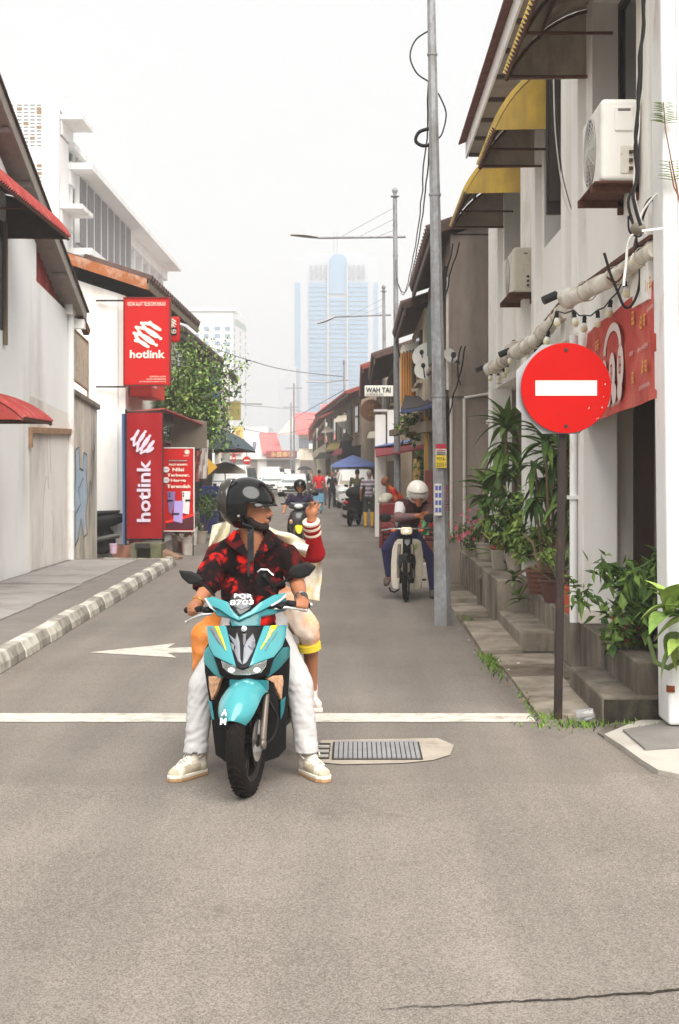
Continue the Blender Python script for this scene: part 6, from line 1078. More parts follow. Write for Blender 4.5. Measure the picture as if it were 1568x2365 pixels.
def panel(name, poly, fn, m_, par, th=.006, cuts=3, bev=.002, qf=None):
    qf = qf or Q
    bm = bmesh.new(); vs = [bm.verts.new((x, -y, 0)) for x, y in poly]; bm.faces.new(vs); bmesh.ops.triangulate(bm, faces=bm.faces[:])
    for _ in range(cuts): bmesh.ops.subdivide_edges(bm, edges=[e for e in bm.edges if e.calc_length() > 45], cuts=1, use_grid_fill=True); bmesh.ops.triangulate(bm, faces=[f for f in bm.faces if len(f.verts) > 3])
    off = OFF.get(par.name, Vector((0, 0, 0)))
    for v in bm.verts: x, y = v.co.x, -v.co.y; v.co = qf(x, y, fn(x, y)) - off
    bmesh.ops.recalc_face_normals(bm, faces=bm.faces); s_ = sum(f.normal.y for f in bm.faces)
    if s_ > 0: bmesh.ops.reverse_faces(bm, faces=bm.faces)
    me = bpy.data.meshes.new(name); bm.to_mesh(me); bm.free(); me.materials.append(m_); me.polygons.foreach_set('use_smooth', [True] * len(me.polygons)); o = link(name, me, par)
    s = o.modifiers.new('s', 'SOLIDIFY'); s.thickness = th; s.offset = -1
    if bev: b = o.modifiers.new('b', 'BEVEL'); b.width = bev; b.segments = 2; b.limit_method = 'ANGLE'; b.angle_limit = R(50)
    return o
nose = lambda d: (lambda x, y: .02 + d + .17 * ((x - 660) / 330) ** 2 + .15 * (1585 - y) / 315)
low = lambda d: (lambda x, y: .06 + d + .17 * ((x - 670) / 330) ** 2)
# front cowl
fc = panel('front_panel', [(372, 1272), (522, 1272), (560, 1430), (602, 1588), (500, 1545), (430, 1508), (390, 1425)], nose(0), TEAL, sct, .02); panel('front_panel', [(1008, 1266), (1000, 1350), (975, 1432), (905, 1518), (790, 1557), (713, 1588), (770, 1430), (830, 1272)], nose(0), TEAL, sct, .02)
panel('centre_panel', [(515, 1268), (838, 1268), (775, 1440), (716, 1590), (655, 1610), (598, 1590), (555, 1440)], nose(.012), SBLK, sct, .02)
for p_ in ([(545, 1335), (600, 1380), (612, 1300 + 20), (635, 1400), (640, 1530), (655, 1578), (620, 1550), (590, 1470), (600, 1440)], [(740, 1330), (690, 1390), (668, 1420), (662, 1530), (657, 1578), (690, 1560), (740, 1470), (700, 1430), (760, 1390)], [(560, 1400), (590, 1420), (585, 1470), (570, 1450)]): panel('chevron', p_, nose(.004), SGREY, sct, .008)
panel('centre_spine', [(648, 1310), (692, 1310), (684, 1400), (668, 1440), (656, 1400)], nose(.0), SBLKG, sct, .008)
for p_ in ([(392, 1285), (424, 1285), (470, 1350), (505, 1445), (460, 1400)], [(905, 1370), (930, 1320), (880, 1400), (840, 1470), (835, 1450)]): panel('decal', p_, nose(-.003), SGREY, sct, .003, 3, 0)
panel('decal', [(428, 1274), (464, 1274), (500, 1370), (530, 1468), (522, 1466), (480, 1370)], nose(-.004), SYEL, sct, .003, 3, 0); panel('decal', [(884, 1270), (938, 1268), (870, 1370), (800, 1462), (796, 1456), (845, 1370)], nose(-.004), SYEL, sct, .003, 3, 0)
a = Q(842, 1412, nose(-.02)(842, 1412)); b = Q(905, 1300, nose(-.02)(905, 1300)); d = (b - a); txt('AVANTIZ', d.length, .013, SSIL, sct, a, d, Vector((-d.z, 0, d.x)), 'lettering', .02, shear=.2)
g = MB(); c = Q(669, 1298, nose(-.012)(669, 1298)); g.lathe([(.001, 0), (.0145, 0), (.0145, .006), (.001, .008)], c, 20, 0, Matrix.Rotation(R(75), 3, 'X')); g.build('emblem', CHR, sct, 40)
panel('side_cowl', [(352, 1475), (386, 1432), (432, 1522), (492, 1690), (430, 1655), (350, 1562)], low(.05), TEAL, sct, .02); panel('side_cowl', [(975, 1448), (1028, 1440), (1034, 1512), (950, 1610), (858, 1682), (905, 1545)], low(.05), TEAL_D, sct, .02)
panel('headlight_surround', [(428, 1515), (480, 1540), (600, 1592), (655, 1606), (715, 1592), (860, 1540), (908, 1512), (872, 1650), (760, 1692), (660, 1738), (590, 1712), (478, 1662)], low(.0), SBLK, sct, .03)
hl = panel('headlight', [(488, 1550), (590, 1596), (652, 1604), (720, 1594), (848, 1546), (842, 1592), (802, 1640), (700, 1658), (600, 1658), (540, 1636), (502, 1600)], low(-.012), REFL, sct, .012); panel('lens', [(486, 1546), (590, 1592), (652, 1600), (720, 1590), (850, 1542), (844, 1594), (804, 1644), (700, 1662), (600, 1662), (538, 1640), (500, 1602)], low(-.020), M('lens_glass', (.95, .98, .97), .03, trans=.9, var=.01), hl, .004)
for cx in (570, 770): g = MB(); c = Q(cx, 1622, low(-.018)(cx, 1622)); g.ell(c, (.018, .008, .012)); g.build('bulb', M('led_white', lin(240, 250, 236), .3, var=.02, emit=1.2), hl, 60)
panel('indicator', [(388, 1672), (440, 1668), (492, 1682), (472, 1722), (448, 1790), (412, 1860), (392, 1760)], low(.06), AMBL, sct, .02); panel('indicator', [(848, 1692), (900, 1668), (975, 1662), (982, 1710), (966, 1858), (930, 1780), (905, 1722)], low(.06), AMBL, sct, .02)
shield = lambda x, y: .24 + .12 * ((x - 690) / 340) ** 2
panel('leg_shield', [(350, 1480), (440, 1300), (960, 1290), (1034, 1440), (1030, 1640), (1005, 2000), (1002, 2240), (940, 2310), (820, 2350), (530, 2350), (445, 2290), (415, 2050), (392, 1850), (360, 1640)], shield, SBLK, sct, .05)
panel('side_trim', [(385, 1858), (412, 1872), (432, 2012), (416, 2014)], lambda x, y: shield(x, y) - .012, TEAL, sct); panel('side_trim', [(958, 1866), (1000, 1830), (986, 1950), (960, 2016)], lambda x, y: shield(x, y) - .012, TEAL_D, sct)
panel('inner_shield', [(470, 1700), (520, 1740), (500, 1900), (530, 2320), (800, 2320), (850, 2100), (940, 1900), (900, 1720), (660, 1745)], lambda x, y: .20, M('scooter_matt', lin(18, 17, 17), .8), sct, .02)
# handlebar cowl
hb = lambda d: (lambda x, y: .17 + d + .13 * ((x - 640) / 370) ** 2 + .0003 * (1228 - y))
panel('handle_cowl', [(356, 1052), (430, 1046), (540, 1084), (562, 1128), (630, 1196), (626, 1230), (560, 1200), (470, 1140), (400, 1110)], hb(0), TEAL, sct, .025); panel('handle_cowl', [(1002, 1010), (905, 1030), (795, 1090), (722, 1152), (630, 1196), (626, 1230), (790, 1160), (900, 1105), (985, 1050)], hb(0), TEAL, sct, .025)
panel('cowl_tip', [(352, 1056), (366, 1052), (420, 1135), (445, 1160), (395, 1130)], hb(-.004), SSIL, sct, .01); panel('cowl_tip', [(1004, 1012), (1008, 1040), (955, 1085), (890, 1120), (880, 1108), (960, 1060)], hb(-.004), SSIL, sct, .01)
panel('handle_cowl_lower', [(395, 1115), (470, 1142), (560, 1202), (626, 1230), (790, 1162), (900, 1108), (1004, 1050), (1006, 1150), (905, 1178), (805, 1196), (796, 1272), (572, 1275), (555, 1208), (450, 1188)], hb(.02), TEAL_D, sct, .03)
pl_ = panel('plate_holder', [(553, 1078), (572, 1040), (610, 1016), (690, 1014), (735, 1030), (746, 1075), (716, 1140), (632, 1192), (588, 1150)], hb(-.015), SBLKG, sct, .02)
panel('plate_cover', [(585, 1118), (612, 1095), (690, 1098), (712, 1120), (650, 1148)], hb(-.019), SGREY, sct, .004)
PW = M('plate_white', lin(242, 242, 242), .5, var=.01); a = Q(590, 1058, hb(-.035)(620, 1058)); txt('PQR', (Q(735, 0, .16) - Q(588, 0, .16)).x, .026, PW, sct, a, (1, 0, -.03), (0, .35, .93), 'plate_lettering', .018)
a = Q(556, 1112, hb(-.045)(620, 1112)); txt('8703', (Q(745, 0, .16) - Q(556, 0, .16)).x, .028, PW, sct, a, (1, 0, .03), (0, .35, .93), 'plate_lettering', .018)
# bars, levers, mirrors, phone holder
GRIP = M('grip_rubber', lin(34, 32, 32), .8, bump=.3, bscale=200)
gl0, gl1, gr0, gr1 = Q(330, 1140, .33), Q(215, 1150, .43), Q(1010, 1095, .33), Q(1190, 1112, .43)
for p_, q_ in ((gl0, gl1), (gr0, gr1)): g = MB(); g.tube([p_, q_], .017, 12); g.build('grip', GRIP, sct, 40)
g = MB(); g.tube([gl0, Q(480, 1150, .27), Q(650, 1160, .25), Q(880, 1120, .27), gr0], .012, 8); g.build('handlebar', SBLK, sct, 50); g = MB(); g.ell(gr1, (.02, .02, .02), nu=10, nv=8); g.build('bar_end', CHR, sct, 50)
for pts in ([(415, 1178, .29), (340, 1185, .28), (260, 1215, .30), (214, 1243, .33)], [(905, 1140, .29), (1000, 1128, .28), (1080, 1140, .30), (1160, 1152, .35)]): g = MB(); g.tube([Q(*p) for p in pts], [.009, .008, .006, .006], 8); g.ell(Q(*pts[-1]), (.009, .009, .009), nu=10, nv=8); g.build('brake_lever', M('lever_alu', lin(186, 186, 184), .35, .6), sct, 50)
g = MB(); 
for p_ in (Q(385, 1150, .3), Q(960, 1120, .3)): g.ell(p_, (.035, .03, .02), nu=10, nv=8)
each(g, 'switch_box', SBLK, sct, 50)
for poly, st in (([(150, 836), (250, 845), (318, 878), (348, 915), (300, 946), (232, 944), (178, 898)], [(325, 925), (390, 985), (440, 1040)]), ([(1052, 803), (1165, 770), (1242, 808), (1182, 880), (1112, 902), (1032, 890), (1018, 852)], [(1060, 868), (985, 925), (915, 962), (900, 1010)])):
    mr = panel('mirror', poly, lambda x, y: .29, M('mirror_shell', lin(32, 31, 32), .55, var=.08, spec=.18), sct, .035, 3, .012); g = MB(); g.tube([Q(x, y, .30) for x, y in st], .0065, 8); g.build('stem', SBLK, mr, 50)
ph = panel('phone_holder', [(790, 838), (868, 832), (882, 880), (870, 958), (780, 968), (760, 900)], lambda x, y: .33, SBLK, sct, .015, 2, .004); g = MB(); g.tube([Q(828, 885, .31), Q(880, 945, .31), Q(905, 985, .32)], .009, 8); g.ell(Q(828, 885, .315), (.017, .012, .017), nu=12, nv=8); g.build('arm', SBLK, ph, 50); g = MB(); g.tube([Q(775, 850, .325), Q(800, 830, .325), Q(855, 832, .325), Q(875, 855, .325), Q(900, 875, .325)], .005, 6); g.build('clip', CHR, ph, 50)
# steered front wheel, fork, mudguard: built about the contact point then turned
ST = Matrix.Rotation(R(-10), 3, 'Z'); AX = Vector((0, 0, .283)); C0 = Vector((-.5525, 7.22, 0))
def steer(g):
    for v in g.v: v[:] = (ST @ v + C0)[:]
    return g
rotx = Matrix.Rotation(R(90), 3, 'Y')
prof = []
for k in range(15): t = math.pi * 2 * k / 14; prof.append((.236 + .047 * math.cos(t), .046 * math.sin(t)))
g = MB(); g.lathe(prof[:-1] + prof[:1], AX, 56, 0, rotx); fw = steer(g).build('front_wheel', TYRE, sct, 60)
tg = MB()
for k in range(44):
    t = 2 * math.pi * k / 44
    for s_ in (-1, 1):
        for j in (.25, .62): y1, z1 = math.cos(t), math.sin(t); t2 = t + .09 * (1 + j); p0 = Vector((s_ * .006, .2845 * y1, .2845 * z1 + .283)); p1 = Vector((s_ * .034, .2715 * math.cos(t2), .2715 * math.sin(t2) + .283)); tg.beam(p0, p1, .006, .006)
o = steer(tg).build('tread_groove', M('tyre_groove', lin(24, 21, 20), .95), fw); o['kind'] = 'stuff'
g = MB(); g.lathe([(.197, -.03), (.205, -.034), (.205, .034), (.197, .03), (.18, .022), (.18, -.022)], AX, 40, 0, rotx); steer(g).build('rim', RIM, fw, 40)
for k in range(5):
    t = 2 * math.pi * k / 5 + .4; g = MB(); 
    for dt in (-.16, .16): g.beam(AX + Vector((.012, .03 * math.cos(t), .03 * math.sin(t))), AX + Vector((.012, .185 * math.cos(t + dt), .185 * math.sin(t + dt))), .018, .014, 0, (1, 0, 0))
    steer(g).build('spoke', RIM, fw)
g = MB(); g.lathe([(.001, -.06), (.032, -.06), (.032, .06), (.001, .06)], AX, 16, 0, rotx); steer(g).build('hub', RIM, fw, 40); g = MB(); g.lathe([(.06, .052), (.105, .052), (.105, .056), (.06, .056)], AX, 32, 0, rotx); steer(g).build('brake_disc', CHR, fw, 40)
for s_ in (-1, 1):
    g = MB(); g.tube([AX + Vector((s_ * .080, .0, -.02)), AX + Vector((s_ * .080, .03, .08)), AX + Vector((s_ * .076, .10, .22))], [.018, .018, .016], 10); steer(g).build('fork_leg', M('fork_alu', lin(122, 112, 104), .4, .5, var=.1) if s_ > 0 else SBLK, sct, 40)
g = MB(); g.ell(AX + Vector((.088, -.015, -.015)), (.016, .03, .03), nu=10, nv=8); steer(g).build('axle_clamp', M('fork_alu'), sct, 50)
wire(sct, [Q(830, 1790, .12), Q(900, 1920, .14), Q(935, 2010, .15), Q(900, 2150, .12), Q(820, 2205, .06)], .006, BK, 'brake_hose')
rows = []
for i in range(15):
    th = R(28 + 105 * i / 14); hw = (.060, .080, .092, .098)[i] if i < 4 else .102 - .02 * max(0, (i - 9) / 5); row = []
    for k in range(13):
        u = -1 + 2 * k / 12; r_ = .302 - .055 * abs(u) ** 2.6 + .008 * (1 - abs(u)); row.append(AX + Vector((hw * u - .012 * (1 - i / 14), -r_ * math.cos(th), r_ * math.sin(th) + .0)))
    rows.append(row)
g = MB(); g.sheet(rows, .006, (0, .6, -.6)); fd = steer(g).build('mudguard', TEAL, sct, 70)
g = MB(); g.beam(AX + Vector((-.10, .04, .275)), AX + Vector((.10, .04, .275)), .02, .05); steer(g).build('mudguard_bracket', TEAL_D, sct)
for s_, z_ in (('A', .447), ('M', .408)): th = math.asin((z_ - .283) / .312); p = AX + Vector((-.062, -.318 * math.cos(th), .318 * math.sin(th))); p = ST @ p + C0; txt(s_, .03, .034, PW, sct, p, ST @ Vector((1, 0, 0)), ST @ Vector((0, math.sin(th), math.cos(th))), 'lettering', .03)
# body, seat, rear
xb = -.57
def hull(name, secs, m_, par=sct, smooth=50):      # secs: (ly, half width, z low, z high)
    rings = []
    for ly, hw, z0, z1 in secs:
        ring = []
        for k in range(16):
            t = 2 * math.pi * k / 16; cx, cz = math.cos(t), math.sin(t); ring.append(Vector((xb + hw * (abs(cx) ** .6) * (1 if cx > 0 else -1), BY0 + ly, (z0 + z1) / 2 + (z1 - z0) / 2 * (abs(cz) ** .6) * (1 if cz > 0 else -1))))
        rings.append(ring)
    g = MB(); g.loft(rings); return g.build(name, m_, par, smooth)
hull('floor_body', [(.28, .12, .22, .5), (.5, .16, .2, .48), (.75, .17, .22, .55), (.95, .17, .28, .7)], SBLK); hull('side_body', [(.62, .09, .42, .58), (.8, .15, .38, .68), (1.1, .17, .42, .72), (1.45, .14, .5, .78), (1.72, .05, .62, .78)], TEAL); hull('seat', [(.6, .08, .62, .68), (.72, .13, .64, .72), (1.0, .15, .66, .74), (1.3, .14, .72, .82), (1.6, .09, .76, .83)], SBLK)
g = MB(); g.lathe(prof[:-1] + prof[:1], (xb, BY0 + 1.28, .283), 40, 0, rotx); g.build('rear_wheel', TYRE, sct, 60); g = MB(); g.box(xb - .18, xb - .06, BY0 + .8, BY0 + 1.4, .2, .36); g.build('engine', M('engine_grey', lin(70, 68, 68), .6, .3), sct, bevel=.03); g = MB(); g.tube([(xb + .12, BY0 + .8, .2), (xb + .2, BY0 + 1.1, .26), (xb + .22, BY0 + 1.5, .36)], [.03, .05, .05], 10); g.build('exhaust', SBLK, sct, 50)
for s_ in (-1, 1): g = MB(); g.tube([(xb + s_ * .15, BY0 + 1.0, .30), (xb + s_ * .27, BY0 + 1.0, .29)], .012, 8); g.build('footpeg', SBLK, sct)
# ================================================================== people helpers
def body(caps, ells=(), voxel=.012, it=5, fac=.5):
    g = MB()
    for c in caps: g.cap(c[0], c[1], c[2], c[3], 12)
    for e in ells: g.ell(e[0], e[1], e[2] if len(e) > 2 else None, 18, 12)
    return remesh(g, voxel, it, fac)
def nearest(caps, ells=()):      # classify points by the closest piece; every piece carries its material index last
    def fn(c):
        best = np.full(len(c), 1e9); idx = np.zeros(len(c), dtype=np.int32)
        for p in caps:
            a = np.array(p[0]); b = np.array(p[1]); ab = b - a; t = np.clip(((c - a) @ ab) / max(ab @ ab, 1e-9), 0, 1); d = np.linalg.norm(c - (a + t[:, None] * ab), axis=1) - (p[2] + (p[3] - p[2]) * t); m_ = d < best; best[m_] = d[m_]; idx[m_] = p[4]
        for e in ells:
            d = (np.linalg.norm((c - np.array(e[0])) / np.array(e[1]), axis=1) - 1) * min(e[1]); m_ = d < best; best[m_] = d[m_]; idx[m_] = e[-1]
        return idx
    return fn
def wrinkle(me, amp, sc, sz=(1, 1, 1), seed=0):
    me.update(); cos = [v.co.copy() for v in me.vertices]; ns = [v.normal.copy() for v in me.vertices]
    for v, c, nn in zip(me.vertices, cos, ns):
        h = noise.noise((c.x * sc * sz[0] + seed, c.y * sc * sz[1], c.z * sc * sz[2])); h2 = 1 - abs(noise.noise((c.x * sc * .7 * sz[0] + 9 + seed, c.y * sc * .7, c.z * sc * .7 * sz[2]))) * 2.2
        v.co = c + nn * amp * (h * .6 + h2 * .4)
    me.update()
def fold(me, amp, seed=0, f=1.0):      # diagonal ridged creases, like denim bunching down a leg
    me.update(); cos = [v.co.copy() for v in me.vertices]; ns = [v.normal.copy() for v in me.vertices]
    for v, c, nn in zip(me.vertices, cos, ns):
        s = 1 if c.x > -.57 else -1; u = c.z * 9 * f + s * c.x * 15 * f + 1.6 * noise.noise((c.x * 6 + seed, c.y * 6, c.z * 5)); q = noise.noise((u, c.y * 3 + seed, c.x * 2)); q = (1 - abs(q) * 2.4)
        v.co = c + nn * amp * q * (.35 + .65 * abs(noise.noise((c.x * 5 + seed, c.y * 4, c.z * 4 + 2))) * 2)
    me.update()
def put(name, me, m_, par):
    off = OFF.get(par.name)
    if off: me.transform(Matrix.Translation(-off))
    if m_ is not None:
        me.materials.clear(); me.materials.append(m_); me.polygons.foreach_set('material_index', [0] * len(me.polygons))
    me.polygons.foreach_set('use_smooth', [True] * len(me.polygons)); me.update(); me.name = name; return link(name, me, par)
def cut(me, fn):      # delete the vertices for which fn is true
    bm = bmesh.new(); bm.from_mesh(me); bmesh.ops.delete(bm, geom=[v for v in bm.verts if fn(v.co)], context='VERTS'); bm.to_mesh(me); bm.free(); me.update(); return me
V = Vector
SKIN = M('skin_brown', lin(170, 114, 84), .5, var=.06, scale=12, bump=.05, bscale=200); SKIN2 = M('skin_tan', lin(168, 112, 82), .5, var=.06, scale=12); BEARD = M('beard', lin(42, 32, 28), .8, var=.2, scale=60, bump=.4, bscale=150); HAIR = M('hair_black', lin(26, 23, 22), .6, var=.2, scale=40)
def shirt_mat():
    m = bpy.data.materials.new('shirt_floral'); m.use_nodes = True; n = m.node_tree.nodes; l = m.node_tree.links; b = n['Principled BSDF']; b.inputs['Roughness'].default_value = .9; b.inputs['Specular IOR Level'].default_value = .15; tc = n.new('ShaderNodeTexCoord')
    nz = n.new('ShaderNodeTexNoise'); nz.inputs['Scale'].default_value = 11; nz.inputs['Detail'].default_value = 3; nz.inputs['Distortion'].default_value = 1.6; l.new(tc.outputs['Object'], nz.inputs['Vector'])
    cr = n.new('ShaderNodeValToRGB'); e = cr.color_ramp.elements; e[0].position = .43; e[0].color = (*lin(20, 13, 14), 1); e[1].position = .62; e[1].color = (*lin(206, 30, 22), 1); k = e.new(.51); k.color = (*lin(88, 16, 18), 1); l.new(nz.outputs[0], cr.inputs[0]); 
    v = n.new('ShaderNodeTexVoronoi'); v.inputs['Scale'].default_value = 9; l.new(tc.outputs['Object'], v.inputs['Vector']); vr = n.new('ShaderNodeValToRGB'); vr.color_ramp.elements[0].position = .36; vr.color_ramp.elements[0].color = (1, 1, 1, 1); vr.color_ramp.elements[1].position = .52; vr.color_ramp.elements[1].color = (.12, .12, .12, 1); l.new(v.outputs['Distance'], vr.inputs[0])
    mx = n.new('ShaderNodeMix'); mx.data_type = 'RGBA'; l.new(vr.outputs[0], mx.inputs[0]); mx.inputs[6].default_value = (*lin(20, 13, 14), 1); l.new(cr.outputs[0], mx.inputs[7]); l.new(mx.outputs[2], b.inputs['Base Color']); return m
SHIRT = shirt_mat(); JEAN = M('jeans_white', lin(190, 188, 187), .85, var=.05, scale=5, bump=.25, bscale=160); 
# ------------------------------------------------------------------ rider
rd = thing('person', 'bearded rider in black and red floral shirt, white trousers and glossy black helmet', 'person', (-.575, 8.0, 0))
sR, eR, wR, hR = Q(462, 715, .74), Q(372, 990, .66), Q(305, 1085, .46), Q(270, 1128, .41); sL, eL, wL, hL = Q(1012, 715, .74), Q(1095, 960, .70), Q(1118, 1050, .47), Q(1128, 1092, .41)
NK = V((-.583, 7.93, 1.30)); HC = V((-.590, 7.91, 1.455)); CH = V((-.575, 7.97, 1.13)); BL = V((-.575, 8.0, .95)); PV = V((-.575, 8.08, .84))
kR, aR, kL, aL = Q(338, 1745, .52), V((-.862, 7.69, .15)), Q(1108, 1735, .52), V((-.270, 7.69, .15)); pR, pL = V((-.67, 8.05, .77)), V((-.48, 8.05, .77))
HR = Matrix.Rotation(R(-14), 3, 'Z')      # head frame: x forward (turned to his left), y to the far side
def H(x, y, z): return HC + HR @ V((x, y, z))
caps = [(CH, NK, .10, .065, 0), (NK, H(-.02, 0, -.06), .062, .062, 0), (BL, CH, .105, .105, 0), (PV, BL, .11, .105, 0), (sR, CH + V((0, .01, .08)), .045, .08, 0), (sL, CH + V((0, .01, .08)), .045, .08, 0), (sR, eR, .045, .042, 0), (eR, wR, .044, .031, 0), (sL, eL, .045, .043, 0), (eL, wL, .046, .032, 0),
        (H(.04, 0, -.10), H(.085, 0, -.115), .045, .028, 1), (H(.02, -.045, -.09), H(.075, -.018, -.118), .03, .024, 1), (H(.02, .045, -.09), H(.075, .018, -.118), .03, .024, 1), (H(.10, 0, -.005), H(.124, 0, -.045), .010, .014, 0), (H(.108, 0, -.072), H(.108, 0, -.073), .017, .017, 1), (H(.106, -.012, -.082), H(.106, .012, -.082), .011, .011, 0), (H(.088, -.04, .015), H(.088, .04, .015), .016, .016, 1), (H(.105, -.013, -.05), H(.105, .013, -.05), .013, .013, 0), (pR, kR, .085, .06, 0), (pL, kL, .085, .06, 0), (kR, aR, .058, .038, 0), (kL, aL, .058, .038, 0)]
ells = [(H(0, 0, .02), (.105, .078, .115), HR, 0), (H(.045, 0, -.04), (.06, .06, .085), HR, 0)]
def hand(w_, h_, out, gripdir):      # fist closed round the grip: palm, four fingers over the front, thumb below
    d = gripdir.normalized(); cs = [(w_, h_ + V((0, 0, .008)), .028, .027, 0), (h_ - d * .028, h_ + d * .028, .024, .024, 0)]
    for k in range(4):
        o_ = h_ + d * (-.033 + .022 * k); L = (.9, 1.0, .97, .8)[k]; kn = o_ + V((0, -.030 * L, .012)); mid = o_ + V((0, -.047 * L, -.014)); tip = o_ + V((0, -.030 * L, -.038 * L)); cs += [(o_ + V((0, .0, .012)), kn, .0115, .0108, 0), (kn, mid, .0105, .0098, 0), (mid, tip, .0098, .0088, 0)]
    th = h_ - d * .036; cs += [(th + V((0, .01, 0)), th + V((0, -.02, -.022)) + d * .004, .0125, .011, 0), (th + V((0, -.02, -.022)) + d * .004, th + V((0, -.03, -.036)) + d * .018, .0105, .009, 0)]
    return cs
hc = hand(wR, hR, -1, (gl0 - gl1)) + hand(wL, hL, 1, (gr0 - gr1))
me = body(caps + hc, ells, .0062, 3, .5); zone(me, nearest(caps + hc, ells), [SKIN, BEARD]); put('body', me, None, rd)
eg = MB(); eg.ell(H(.088, -.034, -.004), (.011, .011, .011), nu=10, nv=8); eg.build('eye', M('eye_white', lin(220, 212, 204), .2), rd, 60); eg = MB(); eg.ell(H(.097, -.036, -.005), (.0055, .0055, .0055), nu=8, nv=6); eg.build('iris', M('eye_dark', lin(34, 24, 20), .15), rd, 60)
# shirt
sc_ = [(CH + V((0, -.005, .07)), NK + V((0, 0, -.03)), .125, .085), (sR + V((.01, 0, 0)), CH + V((-.04, -.01, .07)), .064, .11), (sL + V((-.01, 0, 0)), CH + V((.04, -.01, .07)), .064, .11), (sR, eR + V((.0, 0, .03)), .062, .070), (sL, eL + V((-.005, 0, .06)), .062, .066), (sR + V((0, 0, -.03)), CH + V((-.07, 0, -.02)), .058, .10), (sL + V((0, 0, -.03)), CH + V((.07, 0, -.02)), .058, .10)]
se_ = [(CH + V((0, -.005, .03)), (.178, .130, .18)), (BL + V((0, -.015, .02)), (.180, .15, .20)), (PV + V((0, -.04, .0)), (.20, .19, .12)), (PV + V((.0, -.16, -.02)), (.275, .10, .085)), (PV + V((-.165, -.17, .0)), (.105, .11, .085)), (PV + V((.165, -.17, .0)), (.105, .11, .085))]
me = body(sc_, se_, .008, 5, .5); d1 = (eR - sR).normalized(); d2 = (eL - sL).normalized(); lR = (eR - sR).length; lL = (eL - sL).length; zv = 1.16
def shirt_cut(c):
    if (c - sR).dot(d1) > lR + .015 and c.x < -.70: return True
    if (c - sL).dot(d2) > lL - .035 and c.x > -.44: return True
    if c.z < .735: return True
    w_ = (c.z - zv) * .46
    return c.z > zv and c.y < 7.95 and abs(c.x - (-.572)) < w_ or c.z > 1.318
cut(me, shirt_cut); wrinkle(me, .014, 7, (1.2, 1, .7)); wrinkle(me, .007, 18, (1.4, 1, .6), 4); o = put('shirt', me, SHIRT, rd); s_ = o.modifiers.new('s', 'SOLIDIFY'); s_.thickness = .004
for s_ in (-1, 1):
    P = [V((-.572 + s_ * .004, 7.822, 1.155)), V((-.572 + s_ * .07, 7.833, 1.30)), V((-.572 + s_ * .098, 7.86, 1.325)), V((-.572 + s_ * .155, 7.862, 1.262)), V((-.572 + s_ * .092, 7.822, 1.215))]; g = MB(); g.prism(P, (0, -.006, .0)); g.build('collar', SHIRT, rd, bevel=.003)
g = MB(); g.prism([V((-.584, 7.815, 1.155)), V((-.562, 7.815, 1.155)), V((-.562, 7.80, .88)), V((-.584, 7.80, .88))], (0, -.004, 0)); g.build('placket', SHIRT, rd)
# trousers
tc_ = [(pR, kR, .082, .074), (pL, kL, .082, .074), (kR, aR + V((0, 0, .02)), .072, .060), (kL, aL + V((0, 0, .02)), .072, .060), (aR + V((0, 0, .02)), aR + V((-.005, 0, -.06)), .064, .070), (aL + V((0, 0, .02)), aL + V((.005, 0, -.06)), .064, .070), (pR, pL, .10, .10)]
me = body(tc_, [], .009, 5, .5); zR, zL = aR.z - .02, aL.z - .02; cut(me, lambda c: c.z < (zR if c.x < -.57 else zL) or c.z > .93); fold(me, .0075, 3); fold(me, .004, 9, 2.1); wrinkle(me, .004, 26, (.6, 1, 1.6), 5); o = put('trousers', me, JEAN, rd); s_ = o.modifiers.new('s', 'SOLIDIFY'); s_.thickness = .004
